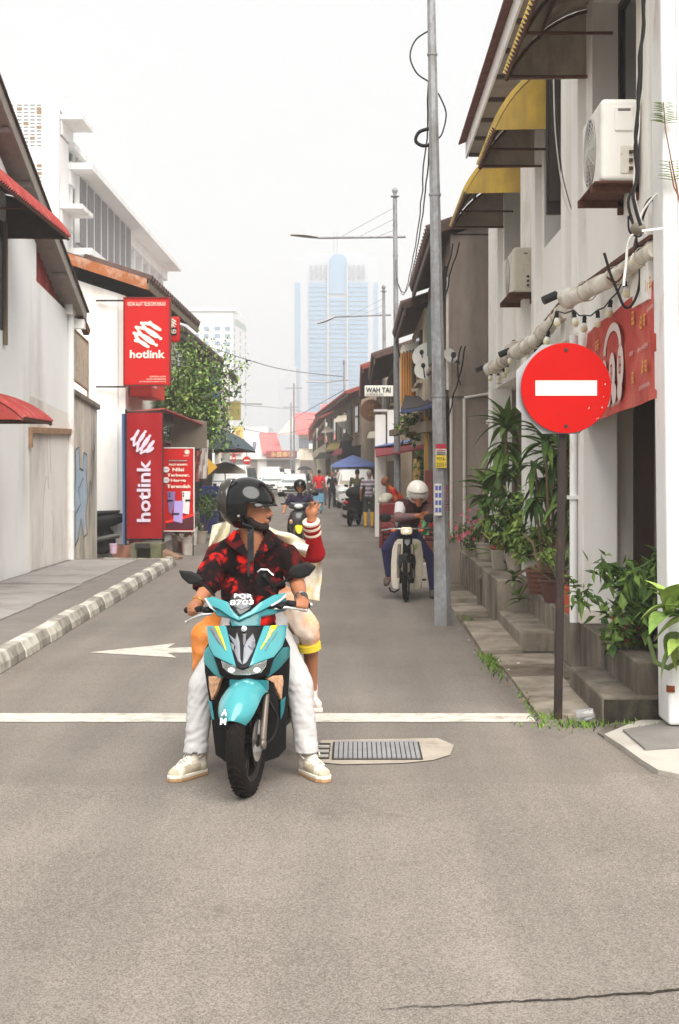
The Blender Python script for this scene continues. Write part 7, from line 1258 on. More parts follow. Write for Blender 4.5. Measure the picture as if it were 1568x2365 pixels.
# shoes
SHOE = M('shoe_leather', lin(216, 208, 192), .6, var=.06, scale=14, stain=(lin(176, 164, 144), .35, 16, 1)); GUM = M('gum_sole', lin(172, 134, 96), .7); MID = M('mid_sole', lin(224, 216, 200), .6); LACE = M('lace', lin(232, 226, 214), .8); SOCK = M('sock_dark', lin(52, 54, 48), .9)
def shoe(par, heel, toe, s=1.0, mS=SHOE, lace=True, sock=SOCK):
    heel, toe = V(heel), V(toe); heel.z = toe.z = 0; f = (toe - heel).normalized(); L = (toe - heel).length; sd = f.cross(V((0, 0, 1))); T = lambda a, b, z: heel + f * (a * L) + sd * (b * s) + V((0, 0, z * s))
    me = body([(T(.12, 0, .055), T(.40, 0, .06), .040 * s, .045 * s), (T(.40, 0, .058), T(.80, .004, .040), .045 * s, .036 * s), (T(.14, 0, .06), T(.15, 0, .13), .040 * s, .044 * s), (T(.45, 0, .075), T(.2, 0, .125), .032 * s, .040 * s), (T(.78, -.012, .035), T(.86, .01, .035), .034 * s, .03 * s)], [], .007, 3); cut(me, lambda c: c.z < .024 * s)
    def zf(c):
        r_ = (c - np.array(heel)); a_ = (r_ @ np.array(f)) / L; b_ = np.abs(r_ @ np.array(sd)); z_ = c[:, 2] / s
        return np.where(((a_ > .28) & (a_ < .70) & (z_ < .075) & (b_ > .02 * s)) | (a_ > .86) | ((a_ < .12) & (z_ < .11)), 1, np.where((z_ > .135), 2, 0))
    zone(me, zf, [mS, M('shoe_overlay', lin(184, 172, 150), .7, var=.08, scale=20), M('shoe_collar', lin(96, 92, 82), .85)]); sh = put('shoe', me, None, par)
    out = [(.02, .028), (.0, .012), (0, -.012), (.02, -.028), (.3, -.036), (.62, -.046), (.85, -.043), (.97, -.024), (1.0, 0), (.97, .026), (.85, .046), (.62, .047), (.3, .037)]
    g = MB(); g.prism([T(a, b * 1.05, .001) for a, b in out], (0, 0, .014 * s)); g.build('outsole', GUM, sh, bevel=.003); g = MB(); g.prism([T(a, b * 1.03, .0155) for a, b in out], (0, 0, .018 * s)); g.build('midsole', MID, sh, bevel=.004)
    if lace:
        for k in range(5): a = .34 + .08 * k; z = .138 - .075 * (a - .2) ** .7; g = MB(); g.tube([T(a, -.03, z - .022), T(a + .02, 0, z + .006), T(a + .01, .03, z - .022)], .006, 6); g.build('lace', LACE, sh, 60)
        g = MB(); g.tube([T(.28, -.02, .145), T(.2, -.06, .13), T(.35, -.05, .11)], .004, 6); g.tube([T(.28, .02, .145), T(.24, .06, .12), T(.4, .05, .1)], .004, 6); each(g, 'lace', LACE, sh, 60)
    if sock: g = MB(); g.tube([T(.15, 0, .13), T(.13, 0, .22)], [.043 * s, .04 * s], 14); g.build('sock', sock, sh, 60)
    return sh
gp = lambda zx, zy: (lambda p: V((p.x, p.y, 0)))(W((480 + .38265 * zx) / 1.30612, (1400 + .38265 * zy) / 1.30612, GY((1400 + .38265 * zy) / 1.30612)))
shoe(rd, V((-.825, 7.745, 0)), V((-.985, 7.525, 0)), 1.04); shoe(rd, V((-.290, 7.755, 0)), V((-.150, 7.515, 0)), 1.04)
# helmet on the rider
HB = M('helmet_black', lin(12, 12, 13), .10, var=.02, coat=.15, spec=.4)
def helmet(par, c, rot_, m_, s=1.0, peak=True, lining=True, face_m=None, visor=None):
    T = lambda x, y, z: c + rot_ @ (V((x, y, z)) * s)
    g = MB(); g.ell((0, 0, 0), (.152, .128, .140), None, 44, 30); keep = MB()
    for v in g.v:
        if v.x < 0 and v.z < 0: v.x *= 1 - .10 * (v.z / .14) ** 2
        if v.z < -.02: v.y *= 1 + .0 * v.z
    for f in g.f:
        cx = sum((g.v[i] for i in f), V()) / len(f)
        if cx.x > .046 - .12 * max(0, -.085 - cx.z) and cx.z < .012 + .05 * max(0, cx.x - .08): continue
        if cx.z < -.128 + .25 * max(0, -.06 - cx.x) * .0: continue
        keep.f.append(f); keep.m.append(0)
    used = sorted({i for f in keep.f for i in f}); ix = {i: k for k, i in enumerate(used)}; keep.f = [[ix[i] for i in f] for f in keep.f]; keep.v = [T(*g.v[i]) for i in used]
    o = keep.build('helmet', m_, par, 75); sd = o.modifiers.new('s', 'SOLIDIFY'); sd.thickness = .018; sd.offset = -1
    if peak:
        rows = []
        for i in range(5):
            u = i / 4; rows.append([T((.128 + .036 * u) * math.cos(a) - .0, (.120 + .010 * u) * math.sin(a), .03 - .030 * u - .012 * (abs(a) / 1.1) ** 2) for a in [R(-62 + 124 * k / 14) for k in range(15)]])
        g = MB(); g.sheet(rows, .005, (0, 0, 1)); g.build('peak', m_, o, 70)
        g = MB(); g.tube([T(.108 * math.cos(a) + .016, .128 * math.sin(a), .022 - .01 * (abs(a) / 1.1) ** 2) for a in [R(-70 + 140 * k / 14) for k in range(15)]], .006, 8); g.build('edge_trim', M('helmet_trim', lin(40, 38, 38), .5), o, 60)
    for y_ in (-.124, .124): g = MB(); g.lathe([(.001, -.003), (.009, -.003), (.007, .004), (.001, .004)], T(.0, y_, -.06), 12, 0, rot_ @ Matrix.Rotation(R(90), 3, 'X')); g.build('rivet', CHR, o, 50)
    return o, T
ho, HT = helmet(rd, HC + V((-.016, 0, .012)), HR @ Matrix.Rotation(R(4), 3, 'Y'), HB, 1.06)
for k, (x_, w_) in enumerate(((-.075, .012), (-.105, .010))):      # rolled-back smoked visor bands behind the crown
    rows = [[HT((x_ - .012 * j) - .02 * math.sin(a) * .3, .118 * math.cos(a) * (1 - .2 * k), .128 * math.sin(a) * (1 - .17 * k)) for a in [R(-25 + 230 * i / 20) for i in range(21)]] for j in range(3)]
    g = MB(); g.sheet(rows, .004, (-1, 0, 0)); g.build('visor_band', M('visor_smoke', lin(44, 38, 34), .12, var=.1, coat=.8), ho, 60)
for dx, l_ in ((0, .27), (.012, .20)):
    rows = [[V((-.585 + dx + w_, 7.815 - .004 * math.sin(i) + dx * .5 + (.03 if i == 0 else 0), HC.z - .115 - l_ * i / 8)) for w_ in (-.011, .011)] for i in range(9)]; g = MB(); g.sheet(rows, .003, (0, -1, 0)); g.build('chin_strap', M('strap_black', lin(40, 40, 44), .7), ho)
g = MB(); g.tube([HT(.02, -.11, -.10), V((-.575, 7.83, HC.z - .115)), V((-.588, 7.82, HC.z - .13))], .008, 6); g.build('chin_strap', MATS['strap_black'], ho)
# watch, ring, bracelet
g = MB(); c = wL.lerp(hL, .15); d = (hL - wL).normalized(); g.lathe([(.034, -.008), (.039, -.008), (.039, .008), (.034, .008)], c, 20, 0, d.to_track_quat('Z', 'Y').to_matrix()); wt = g.build('watch', CHR, rd, 40); g = MB(); g.lathe([(.001, 0), (.017, 0), (.015, .008), (.001, .008)], c + V((.016, -.030, .018)), 18, 0, V((.4, -.8, .45)).to_track_quat('Z', 'Y').to_matrix()); g.build('dial', M('watch_face', lin(70, 66, 66), .2, .3), wt, 40)
g = MB(); c = wR.lerp(hR, .1); d = (hR - wR).normalized(); g.lathe([(.033, -.004), (.037, 0), (.033, .004)], c, 20, 0, d.to_track_quat('Z', 'Y').to_matrix()); g.build('bracelet', M('gold', lin(206, 160, 84), .25, .9), rd, 40); k_ = hR + (gl0 - gl1).normalized() * (-.011) + V((0, -.040, 0)); g = MB(); g.lathe([(.0105, -.004), (.0125, 0), (.0105, .004)], k_, 14, 0, V((0, -.6, -.8)).to_track_quat('Z', 'Y').to_matrix()); g.build('ring', MATS['gold'], rd, 40)
# ------------------------------------------------------------------ passenger
ps = thing('person', 'pillion passenger in red sweater and pale floral scarf raising her hand', 'person', (-.55, 8.4, 0))
REDK = M('knit_red', lin(150, 16, 24), .95, var=.15, scale=30, bump=.6, bscale=220); SCARF = M('scarf_print', lin(226, 222, 216), .9, var=.06, scale=25, stain=(lin(206, 188, 84), .75, 16, 1)); SALW = M('salwar_print', lin(226, 208, 190), .9, var=.05, scale=4, stain=(lin(232, 140, 66), .5, 6, 1)); SALO = M('salwar_orange', lin(238, 142, 62), .9, var=.2, scale=6, stain=(lin(236, 190, 150), .5, 8, 1)); CUFF = M('cuff_stripe', lin(222, 200, 180), .95, bump=.6, bscale=220)
pc, pn, ph_ = V((-.57, 8.34, 1.10)), V((-.575, 8.33, 1.32)), V((-.58, 8.33, 1.46)); ls, le, lw = Q(1085, 690, 1.08), Q(1232, 700, 1.04), Q(1200, 470, .94); rs_, re_ = V((-.74, 8.32, 1.22)), V((-.80, 8.2, 1.0)); hp = V((-.56, 8.42, .86)); lk, la, rk_, ra_ = Q(1160, 1295, .80), Q(1205, 1790, .98), Q(342, 1340, .80), V((-.80, 8.2, .33))
fin = lambda *pts: [(Q(*pts[i]), Q(*pts[i + 1]), .0095 - .0008 * i, .0090 - .0009 * i, 0) for i in range(len(pts) - 1)]
caps = [(hp, pc, .13, .12, 1), (pc, pn, .11, .06, 1), (pn, ph_, .055, .055, 0), (pc + V((0, 0, .12)), ls, .08, .06, 1), (pc + V((0, 0, .12)), rs_, .08, .06, 1), (ls, le, .062, .060, 1), (le, lw + V((0, 0, -.01)), .058, .040, 1), (rs_, re_, .06, .045, 1), (lw, Q(1205, 420, .93), .027, .028, 0), (Q(1198, 425, .93), Q(1212, 375, .92), .026, .027, 0), (hp + V((-.09, 0, 0)), rk_, .09, .05, 2), (hp + V((.09, 0, 0)), lk, .09, .06, 2), (lk, Q(1195, 1480, .9), .055, .045, 0), (Q(1195, 1480, .9), la, .043, .03, 0), (rk_, ra_, .06, .035, 0), (Q(1188, 410, .93), Q(1165, 385, .91), .012, .011, 0), (Q(1165, 385, .91), Q(1168, 345, .90), .011, .009, 0)]
caps += fin((1190, 378, .92), (1190, 335, .90), (1197, 300, .87)) + fin((1206, 372, .92), (1213, 325, .91), (1224, 284, .89)) + fin((1222, 372, .93), (1238, 328, .93), (1252, 288, .93)) + fin((1234, 382, .94), (1256, 345, .95), (1272, 312, .96))
ells = [(ph_ + V((0, 0, .02)), (.078, .095, .115), None, 3)]
me = body(caps, ells, .0075, 4, .5); zone(me, nearest(caps, ells), [SKIN2, REDK, SALW, HAIR]); put('body', me, None, ps)
dirw = (lw - le).normalized()
for k, (u, m_) in enumerate(((.70, CUFF), (.82, REDK), (.90, CUFF), (1.0, REDK), (1.06, CUFF))):
    g = MB(); g.lathe([(.042, -.010), (.050, -.006), (.050, .006), (.042, .010)], le.lerp(lw, u), 22, 0, dirw.to_track_quat('Z', 'Y').to_matrix()); g.build('cuff', m_, ps, 60)
rows = []
for i in range(10):
    u = i / 9; rows.append([Q(870 + 320 * v - 40 * u, 495 + 110 * v + 130 * u * (.4 + .6 * v) + 8 * math.sin(v * 9 + u * 4), 1.0 - .05 * math.sin(u * 3) + .03 * math.sin(v * 8 + u * 5)) for v in [j / 12 for j in range(13)]])
g = MB(); g.sheet(rows, .006, (0, -1, .2)); g.build('scarf', SCARF, ps, 70)
rows = [[Q(1110 + 165 * v + 10 * math.sin(u * 5), 720 + 330 * u + 25 * v, 1.12 + .02 * math.sin(v * 10 + u * 3)) for v in [j / 10 for j in range(11)]] for u in [i / 10 for i in range(11)]]; g = MB(); g.sheet(rows, .005, (0, -1, 0)); g.build('scarf', SCARF, ps, 70)
rows = [[Q(420 + 150 * v - 30 * u, 440 + 170 * u + 40 * (1 - v), 1.06 + .02 * math.sin(v * 9 + u * 4)) for v in [j / 8 for j in range(9)]] for u in [i / 8 for i in range(9)]]; g = MB(); g.sheet(rows, .006, (0, -1, .1)); g.build('scarf', SCARF, ps, 70)
me = body([(hp + V((.1, -.02, .02)), lk + V((.0, .0, .01)), .10, .072), (lk, lk + V((.010, .03, -.05)), .070, .060), (hp, hp + V((0, 0, .05)), .14, .14)], [], .010, 4); fold(me, .012, 4); wrinkle(me, .012, 12, (1, 1, 1)); wrinkle(me, .005, 28); put('salwar', me, SALW, ps)
me = body([(hp + V((-.1, -.02, .0)), rk_, .09, .062), (rk_, rk_ + V((-.005, .05, -.22)), .062, .048)], [], .010, 4); fold(me, .010, 7); wrinkle(me, .010, 14); put('salwar', me, SALO, ps)
g = MB(); g.lathe([(.054, -.022), (.066, -.018), (.066, .018), (.054, .022)], lk + V((.016, .045, -.105)), 18, 0, V((.15, .25, -1)).to_track_quat('Z', 'Y').to_matrix()); g.build('hem', M('hem_yellow', lin(222, 196, 60), .9), ps, 60)
ft = la; sh = MB(); me = body([(ft + V((0, .05, -.02)), ft + V((.0, -.05, -.035)), .032, .034), (ft + V((0, -.05, -.035)), ft + V((.035, -.13, -.055)), .034, .028), (ft, ft + V((0, .02, .03)), .034, .034)], [], .007, 3); put('shoe', me, M('shoe_pink', lin(222, 200, 196), .7, var=.1, scale=20), ps)
g = MB(); g.hexa([ft + V((-.035, .08, -.065)), ft + V((.035, .08, -.065)), ft + V((.065, -.165, -.095)), ft + V((.0, -.165, -.095))], [ft + V((-.035, .08, -.045)), ft + V((.035, .08, -.045)), ft + V((.068, -.165, -.072)), ft + V((.0, -.165, -.072))]); g.build('sole', MID, ps, bevel=.006)
# ================================================================== old man on the white underbone motorbike
CYW = 17.95
def C(zx, zy, ly=0.0): return W((1140 + .1776 * zx) / 1.30612, (1420 + .1776 * zy) / 1.30612, CYW + ly)
CUBW = M('cub_white', lin(214, 206, 190), .4, var=.06, coat=.3, stain=(lin(176, 162, 138), .35, 4, .6)); NAVY = M('trousers_navy', lin(40, 38, 72), .9, var=.12, bump=.2); MAROON = M('jumper_maroon', lin(64, 34, 36), .95, var=.15, scale=10, bump=.3)
cb_ = thing('motorbike', 'white underbone motorbike with round leg shields beside the lamp post', 'motorbike', tuple(C(480, 2222)))
cq = dict(qf=C, par=None)
def cp(nm, poly, fn, m_, th=.01, bev=.004): return panel(nm, poly, fn, m_, cb_, th, 2, bev, C)
cp('leg_shield', [(430, 1155), (330, 1160), (280, 1210), (240, 1330), (220, 1560), (218, 1800), (235, 1960), (270, 2000), (345, 2005), (360, 1800), (345, 1500), (420, 1400)], lambda x, y: .20 + .0006 * (430 - x), CUBW, .02); cp('leg_shield', [(575, 1150), (680, 1160), (735, 1205), (765, 1400), (770, 1600), (750, 1850), (715, 1990), (665, 2015), (605, 2010), (640, 1800), (640, 1450), (580, 1400)], lambda x, y: .20 + .0006 * (x - 575), CUBW, .02)
cp('centre_spine', [(425, 1090), (585, 1090), (582, 1410), (420, 1410)], lambda x, y: .12, SBLK, .03); cp('badge', [(452, 1160), (545, 1160), (545, 1220), (500, 1275), (455, 1225)], lambda x, y: .11, SSIL, .006)
cp('front_mudguard', [(345, 1430), (420, 1405), (585, 1405), (635, 1440), (650, 1560), (625, 1680), (590, 1650), (585, 1560), (400, 1560), (390, 1650), (355, 1660), (335, 1560)], lambda x, y: -.05 - .22 * (1 - ((x - 490) / 190) ** 2) * .5, SBLKG, .02)
cp('leg_decal', [(605, 1340), (625, 1270), (665, 1215), (650, 1300), (700, 1230), (670, 1290), (620, 1345)], lambda x, y: .185 + .0006 * (x - 575), M('decal_green', lin(140, 160, 60), .5), .003, 0)
hl = cp('headlight', [(400, 955), (570, 955), (588, 1010), (575, 1075), (480, 1090), (392, 1075), (385, 1010)], lambda x, y: .0, M('headlamp_warm', lin(240, 226, 200), .15, var=.12, scale=30, coat=.8), .06, .012); g = MB(); g.ell(C(490, 1020, -.03), (.018, .01, .018), nu=10, nv=8); g.build('bulb', M('lamp_warm', lin(255, 236, 200), .3, var=.02, emit=1.5), hl, 60)
cp('meter_cowl', [(385, 960), (410, 925), (560, 925), (588, 960)], lambda x, y: .03, SBLK, .08); cp('cowl_lower', [(385, 1080), (590, 1080), (575, 1150), (420, 1150)], lambda x, y: .03, SBLK, .06)
for (x0, x1) in ((215, 310), (680, 790)): g = MB(); g.ell((C(x0, 1010, .05) + C(x1, 1015, .05)) / 2, ((x1 - x0) * .1776 / 1.306 / F * CYW / 2, .03, .022), nu=12, nv=8); g.build('indicator', M('lens_orange', lin(196, 92, 48), .2, coat=.5), cb_, 60)
g = MB(); g.tube([C(60, 1010, .22), C(220, 985, .12), C(390, 985, .08), C(590, 985, .08), C(800, 975, .12), C(930, 975, .22)], .012, 8); g.build('handlebar', CHR, cb_, 50)
for p_, q_ in ((C(60, 1005, .24), C(190, 990, .15)), (C(800, 975, .15), C(935, 972, .24))): g = MB(); g.tube([p_, q_], .018, 10); g.build('grip', GRIP, cb_, 40)
for cx, cy, st in ((122, 795, [(170, 840), (265, 880), (310, 970)]), (880, 805, [(890, 870), (935, 930), (900, 975)])): g = MB(); g.ell(C(cx, cy, .14), (.078, .02, .058), nu=16, nv=10); mr = g.build('mirror', M('mirror_shell'), cb_, 60); g = MB(); g.tube([C(x, y, .15) for x, y in st], .006, 6); g.build('stem', SBLK, mr, 50)
wc_ = V((C(478, 2222).x, CYW + .02, .295)); ST2 = Matrix.Rotation(R(-6), 3, 'Z'); pr2 = [(.262 + .032 * math.cos(t), .032 * math.sin(t)) for t in [2 * math.pi * k / 10 for k in range(11)]]
def wheel(par, c, name, prof_, rim_r, spokes=24, rot_=None, tm=TYRE, cast=False):
    rr = (rot_ or Matrix.Identity(3)) @ rotx; g = MB(); g.lathe(prof_, c, 36, 0, rr); w_ = g.build(name, tm, par, 60); g = MB(); g.lathe([(rim_r - .012, -.018), (rim_r, -.02), (rim_r, .02), (rim_r - .012, .018)], c, 30, 0, rr); g.build('rim', CHR if not cast else RIM, w_, 40); g = MB(); g.lathe([(.001, -.05), (.04, -.05), (.04, .05), (.001, .05)], c, 14, 0, rr); g.build('hub', M('engine_grey'), w_, 40)
    g = MB()
    for k in range(spokes):
        t = 2 * math.pi * k / spokes; a = rr @ V((.035 * math.cos(t), .035 * math.sin(t), .03 * (-1) ** k)); b = rr @ V((rim_r * math.cos(t + .12), rim_r * math.sin(t + .12), 0)); g.tube([V(c) + a, V(c) + b], .0022 if not cast else .012, 4)
    o = g.build('spokes', CHR if not cast else RIM, w_); o['kind'] = 'stuff'; return w_
wheel(cb_, wc_, 'front_wheel', pr2, .235, 28, ST2); wheel(cb_, wc_ + V((.02, 1.2, 0)), 'rear_wheel', pr2, .235, 28)
for s_ in (-1, 1): g = MB(); g.tube([wc_ + V((s_ * .095, .03, .0)), wc_ + V((s_ * .095, .05, .22)), wc_ + V((s_ * .08, .1, .42))], [.022, .024, .024], 10); g.build('fork_leg', M('fork_alu'), cb_, 40)
cx_ = wc_.x; g = MB(); g.box(cx_ - .12, cx_ + .14, CYW + .35, CYW + .75, .2, .45); g.build('engine', M('engine_grey'), cb_, bevel=.04); g = MB(); g.hexa([(cx_ - .05, CYW + .15, .35), (cx_ + .05, CYW + .15, .35), (cx_ + .07, CYW + 1.3, .5), (cx_ - .07, CYW + 1.3, .5)], [(cx_ - .05, CYW + .15, .7), (cx_ + .05, CYW + .15, .7), (cx_ + .1, CYW + 1.3, .72), (cx_ - .1, CYW + 1.3, .72)]); g.build('frame', CUBW, cb_, bevel=.02); g = MB(); g.box(cx_ - .13, cx_ + .13, CYW + .55, CYW + 1.25, .70, .78); g.build('seat', SBLK, cb_, bevel=.03)
g = MB(); g.tube([C(190, 1980, .3), C(220, 2040, .3), C(280, 2060, .3), C(360, 2010, .32)], .012, 8); g.build('crash_bar', SBLK, cb_, 50); g = MB(); g.tube([C(740, 1850, .45), C(820, 1845, .45)], .013, 8); g.build('footpeg', SBLK, cb_)
for x0, x1 in ((85, 290), (750, 950)):      # side carrier racks
    g = MB(); a, b = C(x0, 1180, 1.0), C(x1, 1000, 1.0)
    for z in (a.z, (a.z + b.z) / 2, b.z): g.tube([(a.x, a.y, z), (b.x, a.y, z), (b.x, a.y + .4, z), (a.x, a.y + .4, z), (a.x, a.y, z)], .008, 6)
    for x in (a.x, b.x): g.tube([(x, a.y, a.z - .1), (x, a.y, b.z + .02)], .008, 6)
    o = g.build('carrier_rack', SBLK, cb_, 40)
rb = thing('red_delivery_box', 'worn dark red box on the carrier behind the old man, left of him', 'box', tuple(C(180, 1000, 1.1))); a, b = C(80, 990, 1.3), C(290, 560, 1.3); MRB = M('box_maroon', lin(112, 34, 38), .7, var=.15, stain=(lin(150, 110, 100), .35, 6, 1))
g = MB(); g.box(a.x, b.x, a.y, a.y + .45, a.z, b.z - .18); g.build('body', MRB, rb, bevel=.012); g = MB(); g.box(a.x - .015, b.x + .015, a.y - .015, a.y + .465, b.z - .15, b.z); g.build('lid', MRB, rb, bevel=.012); g = MB(); g.box(a.x - .005, b.x + .005, a.y - .006, a.y, b.z - .18, b.z - .152); g.build('strap', M('strap_grey', lin(120, 108, 100), .8), rb)
om = thing('person', 'old man in maroon jumper and white helmet bending over his motorbike', 'person', (cx_, CYW + .6, 0))
hc_ = C(672, 395, .45); s1, s2 = C(385, 560, .62), C(800, 590, .62); e1, w1 = C(350, 800, .5), C(620, 770, .30); e2, w2 = C(880, 790, .55), C(840, 730, .34); pv = V((cx_ + .02, CYW + .85, .82)); ch_ = C(600, 640, .65); k1, a1 = C(150, 1330, .42), C(180, 1760, .42); k2, a2 = C(890, 1480, .50), C(930, 2040, .48); h1, h2 = pv + V((-.09, 0, 0)), pv + V((.09, 0, 0))
WS = M('sleeve_white', lin(206, 200, 200), .9, var=.05); GRS = M('sleeve_mauve', lin(118, 90, 90), .95, var=.12, bump=.3)
caps = [(pv, ch_, .13, .14, 0), (ch_, hc_ + V((0, .03, -.08)), .12, .06, 0), (ch_, s1, .11, .075, 0), (ch_, s2, .11, .075, 0), (s1, C(365, 720, .55), .075, .07, 2), (C(365, 720, .55), e1, .068, .06, 3), (e1, w1, .062, .038, 3), (s2, e2, .075, .06, 3), (e2, w2, .058, .036, 3), (w1, C(690, 760, .27), .034, .032, 1), (w2, C(800, 730, .28), .034, .032, 1), (h1, k1, .09, .075, 4), (k1, a1, .074, .045, 4), (h2, k2, .09, .072, 4), (k2, a2, .070, .042, 4), (a1, a1 + V((0, 0, -.07)), .034, .034, 1), (a2, a2 + V((0, 0, -.07)), .032, .032, 1), (hc_ + V((.0, -.03, -.05)), hc_ + V((.015, -.05, -.13)), .055, .04, 1), (hc_ + V((.005, -.10, -.06)), hc_ + V((.008, -.115, -.09)), .012, .015, 1), (pv, h1, .12, .1, 4), (pv, h2, .12, .1, 4)]
for (wx_, sgn) in ((C(700, 765, .26), 1), (C(790, 735, .27), -1)):
    for k in range(4): caps += [(wx_ + V((0, 0, .02 - .014 * k)), wx_ + V((sgn * .04, -.02, .012 - .016 * k)), .010, .0095, 1), (wx_ + V((sgn * .04, -.02, .012 - .016 * k)), wx_ + V((sgn * .055, -.015, -.018 - .016 * k)), .0095, .008, 1)]
    caps += [(wx_ + V((0, -.01, .02)), wx_ + V((sgn * .03, -.04, .03)), .011, .009, 1)]
ells = [(hc_ + V((0, 0, -.02)), (.078, .095, .11), None, 1)]
me = body(caps, ells, .0095, 4); zone(me, nearest(caps, ells), [MAROON, M('skin_old', lin(168, 104, 74), .55, var=.08), WS, GRS, NAVY]); put('body', me, None, om)
CRC = M('croc_grey', lin(88, 76, 72), .8, var=.2, scale=30)
for f_ in (C(150, 1900, .38), C(925, 2105, .46)): me = body([(f_ + V((0, .08, .03)), f_ + V((0, -.06, .02)), .045, .048), (f_ + V((0, -.06, .02)), f_ + V((-.01, -.11, .0)), .046, .04)], [], .012, 3); put('shoe', me, CRC, om)
ho, HT2 = helmet(om, hc_ + V((0, .0, .03)), Matrix.Rotation(R(-80), 3, 'Z') @ Matrix.Rotation(R(12), 3, 'Y'), M('helmet_white', lin(222, 216, 206), .28, var=.04, coat=.5), 1.10, peak=False)
rows = [[HT2((.120 + .03 * math.sin(u * 2.2)) * math.cos(a), .132 * math.sin(a), .03 - .085 * u) for a in [R(-75 + 150 * k / 14) for k in range(15)]] for u in [i / 5 for i in range(6)]]; g = MB(); g.sheet(rows, .003, (0, -1, 0)); g.build('visor', M('visor_clear', (.75, .74, .70), .08, alpha=.28, var=.02), ho, 70)
g = MB(); rows = [[C(740 + 120 * v + 8 * math.sin(u * 7), 850 + 240 * u, .18 + .03 * math.sin(v * 7 + u * 5)) for v in [j / 6 for j in range(7)]] for u in [i / 6 for i in range(7)]]; g.sheet(rows, .06, (0, 1, 0)); solo('plastic_bag', g, M('bag_green', lin(96, 158, 116), .35, var=.2, scale=12, bump=.5, bscale=30), 'thin green plastic bag hanging from the old man handlebar', 'bag', 60)
# ================================================================== generic vehicles and people further down the street
def bike(label, x, y, yaw, body_m, acc_m, group=None, back=False):
    t = thing('motorbike', label, 'motorbike', (x, y, 0), R(yaw), group, local=True); pr = [(.25 + .038 * math.cos(u), .04 * math.sin(u)) for u in [2 * math.pi * k / 10 for k in range(11)]]
    wheel(t, V((0, 0, .288)), 'front_wheel', pr, .215, 5, cast=True); wheel(t, V((0, 1.24, .288)), 'rear_wheel', pr, .215, 5, cast=True); S2 = lambda nm, secs, m_: None
    def hl_(nm, secs, m_):
        rings = []
        for ly, hw, z0, z1 in secs: rings.append([V((hw * (abs(math.cos(q)) ** .7) * (1 if math.cos(q) > 0 else -1), ly, (z0 + z1) / 2 + (z1 - z0) / 2 * (abs(math.sin(q)) ** .7) * (1 if math.sin(q) > 0 else -1))) for q in [2 * math.pi * k / 14 for k in range(14)]])
        g = MB(); g.loft(rings); return g.build(nm, m_, t, 50)
    hl_('front_cowl', [(.02, .07, .60, .72), (.06, .14, .50, .84), (.16, .19, .42, .9), (.26, .16, .3, .9)], body_m); hl_('front_mudguard', [(-.24, .03, .44, .46), (-.15, .07, .46, .56), (0, .08, .5, .6), (.16, .07, .46, .56)], acc_m); hl_('leg_shield', [(.26, .2, .22, .86), (.34, .22, .2, .84), (.36, .2, .22, .8)], SBLK)
    hl_('body', [(.45, .10, .4, .62), (.7, .13, .36, .72), (1.1, .15, .42, .76), (1.5, .11, .55, .8), (1.75, .04, .66, .78)], body_m); hl_('seat', [(.55, .09, .72, .78), (.8, .14, .72, .8), (1.2, .14, .75, .84), (1.6, .08, .8, .85)], SBLK); hl_('handle_cowl', [(.12, .06, .92, 1.0), (.16, .2, .9, 1.04), (.28, .18, .92, 1.03), (.34, .06, .94, 1.0)], body_m)
    g = MB(); g.tube([(-.34, .36, 1.0), (-.15, .28, 1.0), (.15, .28, 1.0), (.34, .36, 1.0)], .015, 8); g.build('handlebar', SBLK, t, 40); g = MB(); g.ell((0, .08, .96), (.09, .05, .05), nu=12, nv=8); g.build('headlight', LENS, t, 60)
    for s_ in (-1, 1):
        g = MB(); g.ell((s_ * .33, .24, 1.2), (.07, .02, .045), nu=12, nv=8); m_ = g.build('mirror', SBLK, t, 60); g = MB(); g.tube([(s_ * .2, .26, 1.02), (s_ * .3, .26, 1.17)], .007, 6); g.build('stem', SBLK, m_); g = MB(); g.ell((s_ * .15, .03, .66), (.035, .03, .05), nu=10, nv=8); g.build('indicator', AMBL, t, 60); g = MB(); g.tube([(s_ * .085, .0, .288), (s_ * .08, .1, .6)], .02, 8); g.build('fork_leg', M('fork_alu'), t, 40)
    g = MB(); g.ell((0, 1.76, .72), (.08, .03, .05), nu=12, nv=8); g.build('tail_light', M('tail_red', lin(170, 30, 30), .25), t, 60); g = MB(); g.box(-.09, .09, 1.80, 1.81, .50, .62); g.build('number_plate', SBLK, t); g = MB(); g.tube([(.14, .8, .25), (.18, 1.2, .3), (.18, 1.6, .38)], [.03, .05, .055], 10); g.build('exhaust', M('exhaust_steel', lin(110, 108, 106), .4, .6), t, 50); g = MB(); g.box(-.1, .1, .5, .95, .2, .4); g.build('engine', M('engine_grey'), t, bevel=.04); return t
